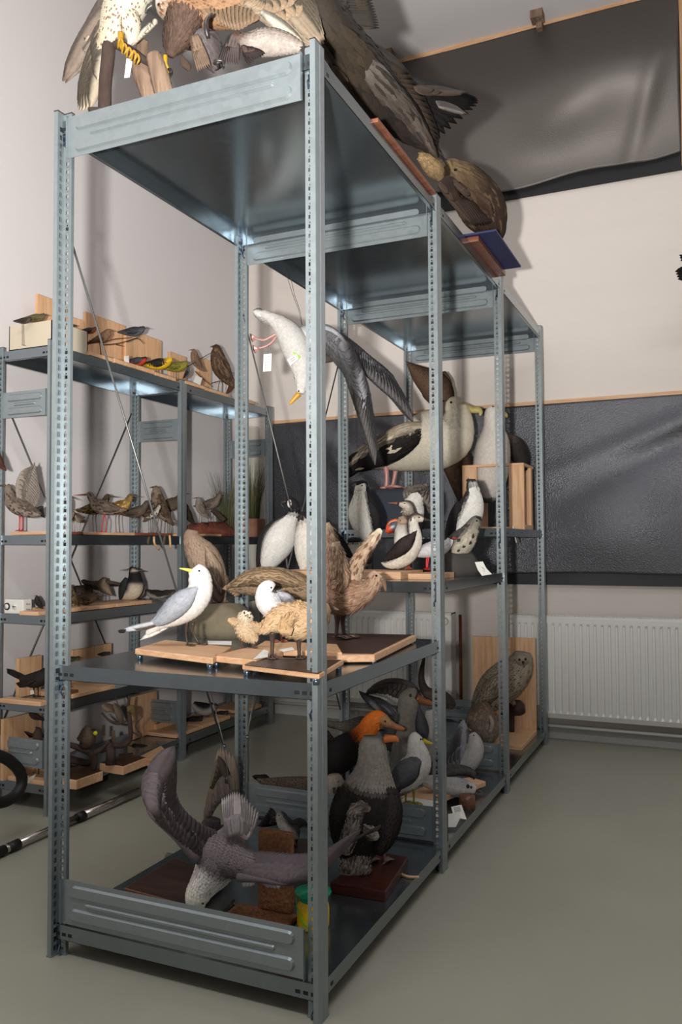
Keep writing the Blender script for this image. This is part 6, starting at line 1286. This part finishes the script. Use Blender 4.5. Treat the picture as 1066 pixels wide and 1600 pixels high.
wd('R7', 600, 600, 100, 1, 'upright', '5a4b3e', '7d6e60', '4a3e34', 'brown wader standing behind the turnstone', X=-2.02)
wd('R7', 640, 625, 165, -1, 'upright', '5a4838', '8f7f6c', '6b5a48', 'tall upright buff wader with head turned left', bill=.14, X=-1.90, speck='4a3a2c', bcol='2a2420')
wd('R7', 590, 622, 92, 1, 'wader', '2f2622', 'd0c8bc', '3a302a', 'black and white turnstone-like bird before the upright wader', X=-1.84, speck='6a4a38')
wd('R7', 705, 600, 125, 1, 'wader', '55473a', '6b5c4c', '55473a', 'large brown bird half behind the middle upright of the left shelving', X=-2.03)
wd('R7', 716, 622, 40, -1, 'wader', '8a8076', 'b0a69a', '8a8076', 'small pale wader just left of the middle upright', X=-1.86)
wd('R7', 810, 615, 88, -1, 'upright', '2f2219', '3a2b20', '2f2219', 'dark brown bird just right of the middle upright', X=-1.88)
# red earth mound with two waders, grass pot
pc = onx('R7', 945, 640, -1.92); vs = []
for i in range(7):
    for k in range(26):
        a = 2*math.pi*k/26; e_ = i/6*math.pi/2; r_ = math.cos(e_)**.7
        vs.append([-1.93+.10*r_*math.cos(a)*(1+.12*hsh(k, i)), pc[1]+.30*r_*math.sin(a)*(1+.1*hsh(k*.7, i)), LB+.002+.075*math.sin(e_)*(1+.35*hsh(k*.9+i, 2))])
vs = [[v[0], v[1], max(v[2], LB+.001)] for v in vs]
o = MB().add(vs, [(i*26+k, i*26+(k+1) % 26, (i+1)*26+(k+1) % 26, (i+1)*26+k) for i in range(6) for k in range(26)]+[tuple(range(26))[::-1]]).build('earth_mound', M['redclay']); tag(o, 'flat mound of red earth on the right part of the wader shelf', 'mound')
small('R7', 885, 578, 96, -1, 'upright', '75695c', 'a0958a', '7d7064', 'small grey-brown wader on the red earth mound looking left', g2_, LB+.055, X=-1.92, bill=.30)
small('R7', 945, 582, 100, 1, 'wader', '5f5348', '7d7064', '5f5348', 'brown wader on the red earth mound bending right towards the grass', g2_, LB+.055, X=-1.94)
logpart('R7', [(960, 520, 14), (990, 548, 16), (1030, 585, 16)], dep(onx('R7', 990, 550, -1.88)), 'short dark stick leaning on the red earth mound', 'bark', .8, name='stick', cat='stick')
yy = onx('P', 394, 800, -1.95)[1]
o = empty('grass_pot', (-1.95, yy, LB), 'square clay pot block with tall green grass, beside the middle left upright', 'plant pot')
MB().box((-2.03, yy-.075, LB), (-1.87, yy+.075, LB+.125)).build('clay_block', M['clay'], o, smooth=False, bevel=.006)
def grass(n, cx, cy, z, h, o_):
    mb = MB()
    for i in range(n):
        a = U(0, 6.28); r_ = U(0, .05); x = cx+r_*math.cos(a); y = cy+r_*math.sin(a); L = h*U(.5, 1); s_ = U(.1, .5)
        p2 = [x+math.cos(a)*s_*L*.6, y+math.sin(a)*s_*L*.6, z+L]; p1 = [x+math.cos(a)*s_*L*.2, y+math.sin(a)*s_*L*.2, z+L*.55]
        c = np.array(lin(random.choice(['46512f', '5a6038', '3a4630', '7a6f4c'])))
        mb.tube([[x, y, z-.005], p1, p2], [.0016, .0013, .0004], 4, c)
    g_ = mb.build('grass', M['grass'], o_); g_['kind'] = 'stuff'
grass(200, -1.95, yy, LB+.125, .40, o)
y2 = onx('P', 352, 790, -2.02)[1]
o = empty('grass_tuft', (-2.03, y2, LB), 'tuft of tall green grass left of the middle left upright', 'grass'); MB().box((-2.07, y2-.05, LB), (-1.97, y2+.05, LB+.03)).build('soil', M['clay'], o, smooth=False, bevel=.01); grass(110, -2.02, y2, LB+.03, .42, o)
for x, y, lb in ((612, 680, 'pale curved wooden strip hanging below the wader shelf, left one'), (705, 672, 'pale curved wooden strip hanging below the wader shelf beside the middle upright')):
    P_ = [onx('R7', x, y, -1.775), onx('R7', x+3, y+40, -1.77), onx('R7', x+(30 if x < 700 else 4), y+75, -1.772)]
    o = MB().tube(spline(P_, 8), .006, 8).build('wooden_strip', M['pine']); tag(o, lb, 'strip')

# third shelf
for x0, x1, lb in ((180, 275, 'pale board at the left of the third shelf, beside the near upright'), (405, 560, 'pale board on the third shelf under the long-billed snipe'), (565, 820, 'pale board on the third shelf under the flying wader'), (822, 1066, 'pale board on the third shelf under the lapwing')):
    o = MB().box((-2.03 if x0 > 200 else -1.92, max(1.07, onx('L3', x0, 530, -1.80)[1]), LC), (-1.81, onx('L3', x1, 500, -1.80)[1], LC+.018)).build('mounting_board', M['pine'], smooth=False, bevel=.003); tag(o, lb, 'board')
z3 = LC+.018
small('L3', 262, 500, 80, -1, 'upright', '2d2723', '3a332d', '2d2723', 'thin dark bird half hidden behind the near left upright', g3, z3, X=-1.95, bill=.3)
small('L3', 490, 510, 150, -1, 'upright', '6b5538', 'a08a68', '4a3c2c', 'long-billed snipe-like bird looking left on the third shelf', g3, z3, X=-1.90, bill=.25, speck='3a2e22')
small('L3', 590, 480, 170, 1, 'crouch', '5a4836', '75604a', '55432f', 'brown bird lying low, facing right, in front of the flying wader', g3, z3, X=-1.88, bill=.2, speck='3a2e22')
b = Bird('L3', dep(onx('L3', 590, 360, -1.98)), z3, 'dark bird with spread wings low behind the snipe', g3)
b.loft('body', [(520, 370, 10), (560, 360, 30), (610, 370, 36), (640, 375, 20)], [(0, '2b2421', '4a3c33'), (1, '2b2421', '4a3c33')], .8); b.wing([(600, 350), (560, 350)], [(640, 350), (510, 348)], 8, '2b2421', '1f1a18', 2, rows=1); b.wing([(600, 370, .02), (620, 380, .02)], [(690, 430, .02), (660, 440, .02)], 6, '4a3a2c', '55432f', 2, name='tail')
b.beak([(648, 378, 6), (665, 382, 2)], '2a2420').eye(638, 368, 3, -b.m(14)); b.tubep('support_rod', [(590, 395, 5), (590, 430, 5), (590, 500, 5)], '3a2c22'); b.done(base=(*b.p(590, 400)[:2], z3))
b = Bird('L3', dep(onx('L3', 700, 340, -1.95)), z3, 'brown wader mounted in flight with both wings spread, left of the lapwing', g3)
b.loft('body', [(770, 395, 6), (740, 365, 28), (715, 335, 38), (715, 305, 26), (722, 288, 18), (728, 280, 10)], [(0, '5a4a3c', '7d6c5a'), (1, '5a4a3c', '7d6c5a')], .8, (-1, 0, 0), cov=dict(l=b.m(22), w=b.m(10), j=.2, lift=.001))
b.wing([(700, 310), (650, 310), (610, 315)], [(680, 370), (600, 345), (562, 298)], 12, '4a3c32', '2f2622', 2.3, rows=1, arm=(14, 10, 5)); b.wing([(735, 305), (780, 310), (800, 318)], [(755, 340), (800, 335), (838, 328)], 10, '4a3c32', '2f2622', 2.3, rows=1, arm=(12, 8, 4))
b.beak([(728, 276, 5), (738, 292, 2)], '2a2420').eye(722, 284, 3, -b.m(16)); b.tubep('support_rod', [(735, 370, 3), (735, 400, 3), (735, 480, 3)], '3a3230'); b.done(base=(*b.p(735, 380)[:2], z3))
b = Bird('L3', dep(onx('L3', 915, 460, -1.90)), z3, 'lapwing with black chest, pale belly and thin crest', g3)
b.loft('body', [(840, 420, 10), (880, 400, 40), (920, 370, 62), (935, 320, 60), (935, 270, 44), (930, 230, 34), (935, 208, 24)], [(0, '221f1f', 'b5a590'), (.35, '221f1f', 'c4b59e'), (.48, '1b1919', 'b5a895'), (.55, '1b1919', '1b1919'), (.78, '1b1919', '1b1919'), (.84, '1b1919', 'b5ab9c'), (1, '1b1919', '2a2524')], .85, (-.8, .5, .3), .1)
b.loft('wing', [(880, 280, 14, -.02), (855, 340, 30, -.02), (838, 410, 16, -.02), (830, 430, 4, -.02)], [(0, '262a26', '262a26'), (1, '1b1919', '1b1919')], .5, n=12, rings=14)
b.tubep('crest', [(915, 205, 6), (885, 220, 3), (832, 228, 1.5)], '1b1919', child='body'); b.beak([(960, 228, 8), (998, 232, 2)], '1b1919').eye(945, 220, 4, -b.m(26))
b.leg([(905, 425, 8), (905, 445, 4), (905, 465, 4)], '6a4a3c', (1, 0), .02, False); b.leg([(935, 425, 8), (935, 445, 4), (935, 465, 4)], '6a4a3c', (1, 0), .02, False); b.done()
small('L3', 985, 430, 78, 1, 'upright', '55463a', '9a8a78', '4a3c32', 'small pale-bellied wader tucked behind the lapwing', g3, z3, X=-1.94)
small('L3', 1090, 440, 140, -1, 'crouch', '2f2825', 'a8a096', '2f2825', 'dark bird with white flank stripe, first right of the lapwing', g3, z3, X=-1.97)
small('L3', 1150, 430, 120, 1, 'crouch', '3a322c', '6b5f54', '3a322c', 'dark brown bird at the right end of the third shelf', g3, z3, X=-1.93)
# timer plug
yP = .958
xa_, xb_ = ony('L3', 28, 560, yP)[0], ony('L3', 160, 560, yP)[0]; zt2 = LC+.066
tp = empty('timer_plug', ((xa_+xb_)/2, yP+.03, LC), 'white mechanical timer plug with round black dial at the left edge', 'timer plug')
MB().box((xa_, yP, LC), (xb_, yP+.055, zt2)).build('case', M['white'], tp, smooth=False, bevel=.006)
zc_ = (LC+zt2)/2
for nm, x_, r0_, m_, dy_ in (('dial', 50, 26, 'rubber', .004), ('dial_face', 50, 17, 'white', .006), ('socket', 103, 20, 'white', .004)):
    q = ony('L3', x_, 520, yP); r_ = r0_/4.44/FPX*dep(q); MB().tube([(q[0], yP+.001, zc_), (q[0], yP-dy_, zc_)], [r_, r_*.96], 24).build(nm, M[m_], tp)
q = ony('L3', 103, 520, yP); MB().box((q[0]-.010, yP-.006, zc_-.002), (q[0]+.010, yP-.003, zc_+.002)).build('switch', M['rubber'], tp, smooth=False)
for z_ in (-.012, .012): MB().tube([(xb_-.002, yP+.02, zc_+z_), (xb_+.018, yP+.02, zc_+z_)], .003, 8).build('pin', M['chrome'], tp)

# fourth shelf
def lowboard(c, x0, x1, z, label, X0=-2.03, X1=-1.79, mat='pine', y=300, th=.02):
    A_, B_ = max(.965, onx(c, x0, y, X1)[1]), onx(c, x1, y, X1)[1]
    o = MB().box((X0, A_, z), (X1, B_, z+th)).build('mounting_board', M[mat], smooth=False, bevel=.003); tag(o, label, 'board')
g4 = 'birds on the fourth shelf of the left shelving'; g5 = 'birds on the bottom shelf of the left shelving'
lowboard('L4', 3, 280, LD, 'pale board under the long-tailed blackbird on the fourth shelf', y=330)
lowboard('L4', 505, 800, LD, 'pale board at the right of the fourth shelf', y=260)
back_board('L4', 130, 290, 28, -2.04, LD, 'upright pine board behind the long-tailed blackbird')
back_board('L3', 505, 640, 770, -2.04, LD, 'upright pine board on the fourth shelf, left of the pair')
back_board('L3', 642, 775, 742, -2.04, LD, 'upright pine board on the fourth shelf, right of the pair')
z4 = LD+.02
b = Bird('L4', dep(onx('L4', 200, 280, -1.92)), z4, 'black bird with long cocked tail pointing left, on the fourth shelf', g4)
b.loft('body', [(150, 180, 20), (190, 190, 40), (240, 190, 52), (290, 170, 50), (330, 130, 34), (345, 110, 18)], [(0, '1d1916', '2a2420'), (1, '1d1916', '2a2420')], .85, cov=dict(l=b.m(30), w=b.m(14), j=.25, lift=.001))
b.wing([(180, 165), (190, 200)], [(40, 110), (44, 140)], 7, '1a1613', '13100e', 2.4, rows=1, name='tail'); b.wing([(250, 190, -.03), (210, 210, -.03)], [(105, 215, -.03), (130, 240, -.03)], 6, '211c18', '15110f', 2.4, rows=1)
b.beak([(358, 108, 10), (385, 112, 3)], '8a6a20').eye(342, 108, 4, -b.m(24)); b.leg([(235, 235, 8), (235, 260, 5), (235, 290, 5)], '2a2018', (1, 0), .025, False); b.leg([(265, 230, 8), (265, 260, 5), (265, 290, 5)], '2a2018', (1, 0), .025, False); b.done()
small('L3', 490, 890, 115, 1, 'crouch', '3a3c24', '6b6438', '3a3a22', 'small olive bird before the upright boards of the fourth shelf', g4, z4, X=-1.94)
small('L3', 725, 830, 66, 1, 'crouch', '2b2724', '3a342f', '2b2724', 'small dark bird seen over the front shelf edge, before the right upright board', g4, z4, X=-1.96)
small('L4', 455, 250, 66, -1, 'upright', '55483c', 'a09484', '3a5a66', 'small bird with blue-grey side right of the near left upright', g4, z4, X=-1.88)
o = MB().box((-1.86, onx('L4', 415, 300, -1.80)[1], LD), (-1.80, onx('L4', 545, 300, -1.80)[1], LD+.035)).build('matchbox', M['redwood'], smooth=False, bevel=.002); tag(o, 'small red-brown box on the fourth shelf beside the near upright', 'box')
xtag('L4', [(208, 262), (232, 258), (238, 285), (212, 290)], -1.80, 'small white tag under the long-tailed blackbird')
# bottom shelf
back_board('L4', 25, 290, 430, -2.04, LE, 'large upright pine board at the left of the bottom shelf')
back_board('L4', 905, 1090, 285, -2.00, LE, 'tall dark pine board right of the branch with small birds')
back_board('Y', 22, 190, 590, -1.98, LE, 'low upright pine board beside the middle upright of the left shelving')
lowboard('L4', 20, 595, LE, 'large pale board on the bottom shelf behind the near left upright', X1=-1.77, y=960)
z5 = LE+.02
def dboard(c, pts, zt_, label, mat='darkwood'):
    o = MB().prism([onz(c, x, y, zt_)[:2] for x, y in pts], LE, zt_).build('wooden_board', M['pine'], smooth=False, bevel=.003); tag(o, label, 'board')
    q = np.array([onz(c, x, y, zt_)[:2] for x, y in pts]); cc = q.mean(0); MB().prism(cc+(q-cc)*.96, zt_-.001, zt_+.001).build('veneer', M[mat], o, smooth=False)
dboard('L4', [(415, 870), (530, 885), (715, 820), (600, 770), (430, 790)], LE+.042, 'dark-topped board under the yellow-tagged duck')
dboard('L4', [(690, 765), (855, 790), (1020, 725), (860, 700)], LE+.040, 'dark-topped board under the bare branch with small birds')
dboard('E', [(555, 868), (590, 885), (665, 850), (640, 825)], LE+.03, 'small pale board right of the branch board on the bottom shelf', 'pine')
b = Bird('L4', dep(onz('L4', 640, 800, LE+.05)), LE+.042, 'small brown duckling-like bird with bright yellow tag on a forked brown stump', g5)
b.loft('body', [(570, 600, 18), (590, 620, 50), (600, 600, 62), (605, 560, 46), (612, 530, 34), (625, 515, 18)], [(0, '3d2e26', '5a4638'), (1, '4a3c32', '6b5a4a')], .85, (-1, .3, 0), cov=dict(l=b.m(22), w=b.m(11), j=.2, lift=.001))
b.beak([(640, 525, 9), (665, 540, 3)], '2a2420').eye(625, 518, 4, -b.m(26)); b.patch('yellow_tag', 662, 558, 15, 'c4c81e', -.01)
b.tubep('leg', [(600, 640, 6), (602, 655, 5), (604, 670, 4)], '3a2c22')
b.tubep('stump', [(440, 625, 14), (560, 665, 22), (640, 700, 26), (655, 760, 22), (655, 810, 18)], '3a2a22', 'bark'); b.tubep('stump_branch', [(650, 700, 20), (700, 670, 16), (745, 630, 8)], '3a2a22', 'bark'); b.done()
logpart('L4', [(415, 710, 30), (500, 720, 26), (600, 740, 24), (640, 735, 14)], dep(onz('L4', 520, 780, LE+.05)), 'gnarled dark root lying on the bottom shelf under the duckling', 'bark', .8, LE+.044, 'root', 'root')
b = Bird('L4', dep(onz('L4', 900, 760, LE+.05)), LE+.04, 'bare dark branch with two small brown birds and a hanging white tag', g5)
b.tubep('branch', [(780, 640, 22), (860, 640, 20), (905, 590, 17), (900, 460, 15), (890, 380, 12), (900, 300, 8)], '2d231e', 'bark'); b.tubep('branch', [(705, 415, 5), (760, 470, 9), (820, 492, 10), (880, 470, 9)], '2d231e', 'bark'); b.tubep('branch', [(860, 480, 6), (830, 400, 5), (800, 300, 3)], '2d231e', 'bark')
b.tubep('branch', [(920, 550, 5), (985, 580, 4), (940, 510, 4), (990, 440, 4)], '2d231e', 'bark'); b.tubep('branch', [(700, 690, 10), (740, 660, 24), (790, 640, 20)], '2d231e', 'bark'); qb = b.p(770, 650); b.addp(MB().tube([qb, (qb[0], qb[1], LE+.042)], [.02, .026], 10), 'branch_foot', 'bark')
b.loft('small_bird', [(790, 410, 6), (770, 390, 26), (745, 380, 32), (725, 365, 22), (718, 355, 12)], [(0, '4a3c32', '7d6c5a'), (1, '4a3c32', '7d6c5a')], .85); b.loft('small_bird', [(840, 490, 6), (835, 450, 24), (825, 410, 30), (800, 370, 16), (790, 350, 8)], [(0, '3d332b', '6b5c4c'), (1, '3d332b', '6b5c4c')], .85)
b.loft('small_bird', [(930, 440, 6), (920, 400, 24), (905, 385, 30), (890, 370, 14)], [(0, '5a4a2c', '6b5a34'), (1, '5a4a2c', '6b5a34')], .85)
b.loft('tail', [(720, 500, 10), (718, 540, 12), (715, 575, 9)], [(0, '3d332b', '3d332b'), (1, '3d332b', '3d332b')], .3); b.loft('tail', [(785, 540, 12), (788, 590, 14), (790, 640, 8)], [(0, '5a4c40', '5a4c40'), (1, '4a3e34', '4a3e34')], .3); b.done(base=(*b.p(860, 700)[:2], LE+.04))
small('L4', 850, 770, 130, 1, 'crouch', '2a221d', '3a302a', '2a221d', 'dark small bird lying at the foot of the bare branch', g5, LE+.042, X=-1.86)
small('L4', 985, 700, 120, -1, 'crouch', '241d19', '3a302a', '241d19', 'dark bird with forked tail right of the bare branch', g5, LE+.042, X=-1.88)
small('L4', 480, 790, 90, -1, 'crouch', '332a24', '6b5a4a', '332a24', 'dark thin bird on the dark-topped board beside the near upright', g5, LE+.044, X=-1.86)
small('L4', 245, 480, 90, -1, 'perch', '3a2622', '4a302a', '3a2622', 'dark red-brown bird high before the left pine board, beside the near upright', g5, LE+.02, X=-1.95)
b = Bird('L4', dep(onx('L4', 250, 570, -1.93)), LE+.02, 'brown bird with wings stretched out to both sides, behind the near left upright', g5)
b.loft('body', [(275, 650, 10), (265, 610, 30), (262, 570, 34), (262, 540, 22), (262, 520, 12)], [(0, '3a2a24', '55453a'), (1, '3a2a24', '55453a')], .85); b.wing([(255, 560), (230, 575)], [(200, 590), (165, 545)], 8, '3a2a24', '2a1f1a', 2.2, rows=1); b.wing([(290, 570), (340, 580)], [(380, 600), (450, 600)], 8, '3a2a24', '2a1f1a', 2.2, rows=1)
b.beak([(255, 515, 6), (245, 520, 2)], '1a1614').eye(258, 525, 3, -b.m(20)); b.tubep('support_rod', [(268, 640, 4), (268, 800, 4), (268, 940, 4)], '3a2c22'); b.done(base=(*b.p(268, 640)[:2], LE+.02))
xtag('L4', [(180, 910), (210, 862), (250, 842), (235, 868), (200, 900)], -1.82, 'white tag before the large left pine board of the bottom shelf')
# bay 2 of the left shelving, seen under the middle shelf
for k, (x0, x1, y, lb) in enumerate(((190, 400, 700, 'pale board on the bottom shelf right of the middle upright'), (405, 640, 590, 'pale board behind the hooked wire, on the bottom shelf'), (740, 900, 520, 'pale board on the bottom shelf behind the second left upright'))):
    lowboard('Y', x0, x1, LE, lb, X1=-1.80, y=y)
small('Y', 330, 610, 150, 1, 'crouch', '1f1b19', '3a332e', '1f1b19', 'black bird on the bottom shelf right of the middle left upright', g5, LE+.02, X=-1.92)
b = Bird('Y', dep(onx('Y', 420, 520, -1.92)), LE+.02, 'black and white bird on the far bottom shelf, seen between uprights', g5)
b.loft('body', [(330, 420, 20), (370, 450, 46), (420, 470, 54), (470, 460, 46), (500, 430, 26)], [(0, '1b1918', 'b0aca4'), (1, '1b1918', '8f8a82')], .85, (0, 1, 0), .1); b.beak([(515, 430, 10), (540, 440, 3)], '1b1918').eye(500, 425, 4, -b.m(20)); b.leg([(410, 520, 8), (410, 550, 6), (410, 570, 6)], '4a3a2c', (1, 0), .02, False); b.leg([(440, 520, 8), (440, 550, 6), (440, 570, 6)], '4a3a2c', (1, 0), .02, False); b.done()
small('Y', 560, 545, 110, 1, 'crouch', '2a2522', '5a5048', '2a2522', 'dark small bird next to the black and white one on the far bottom shelf', g5, LE+.02, X=-1.90)

# ================================================================ ON THE FLOOR
A0 = onz('L4', 960, 965, .02); A1 = onz('L4', -40, 1400, .02)
v = (A1-A0)/np.linalg.norm(A1-A0); Lw = np.linalg.norm(A1-A0)
vp = empty('vacuum_pipe', (A0[0], A0[1], 0), 'chrome telescopic vacuum cleaner pipe lying on the floor', 'pipe')
c1 = onz('L4', 560, 1140, .02); s1 = np.linalg.norm(c1-A0); c2 = onz('L4', 110, 1345, .02); s2 = np.linalg.norm(c2-A0)
R_ = .0175
def seg(a, c, r0, r1, nm, mat): P0_ = A0+v*a; P1_ = A0+v*c; P0_[2] = P1_[2] = .021; MB().tube([P0_, P1_], [r0, r1], 20).build(nm, M[mat], vp)
seg(0, s1, .019, .019, 'outer_tube', 'chrome'); seg(s1-.02, s1+.02, .021, .021, 'collar', 'rubber'); seg(s1, s2, .0165, .0165, 'inner_tube', 'chrome'); seg(s2-.025, s2+.025, .021, .020, 'collar', 'rubber'); seg(s2, s2+.05, .016, .016, 'inner_tube', 'chrome'); seg(s2+.045, s2+.25, .020, .021, 'grip', 'rubber')
# vacuum hose loop
P_ = [onx('L4', x, y, -1.66) for x, y in ((-120, 1090), (-40, 1045), (40, 1030), (110, 985), (150, 910), (140, 830), (80, 760), (10, 720), (-80, 700), (-150, 740))]
S = spline(P_, 150); rr = [.021+.0022*(i % 2) for i in range(150)]
o = MB().tube(S, rr, 14).build('vacuum_hose', M['rubber']); tag(o, 'black ribbed vacuum hose looping in at the left edge', 'hose')
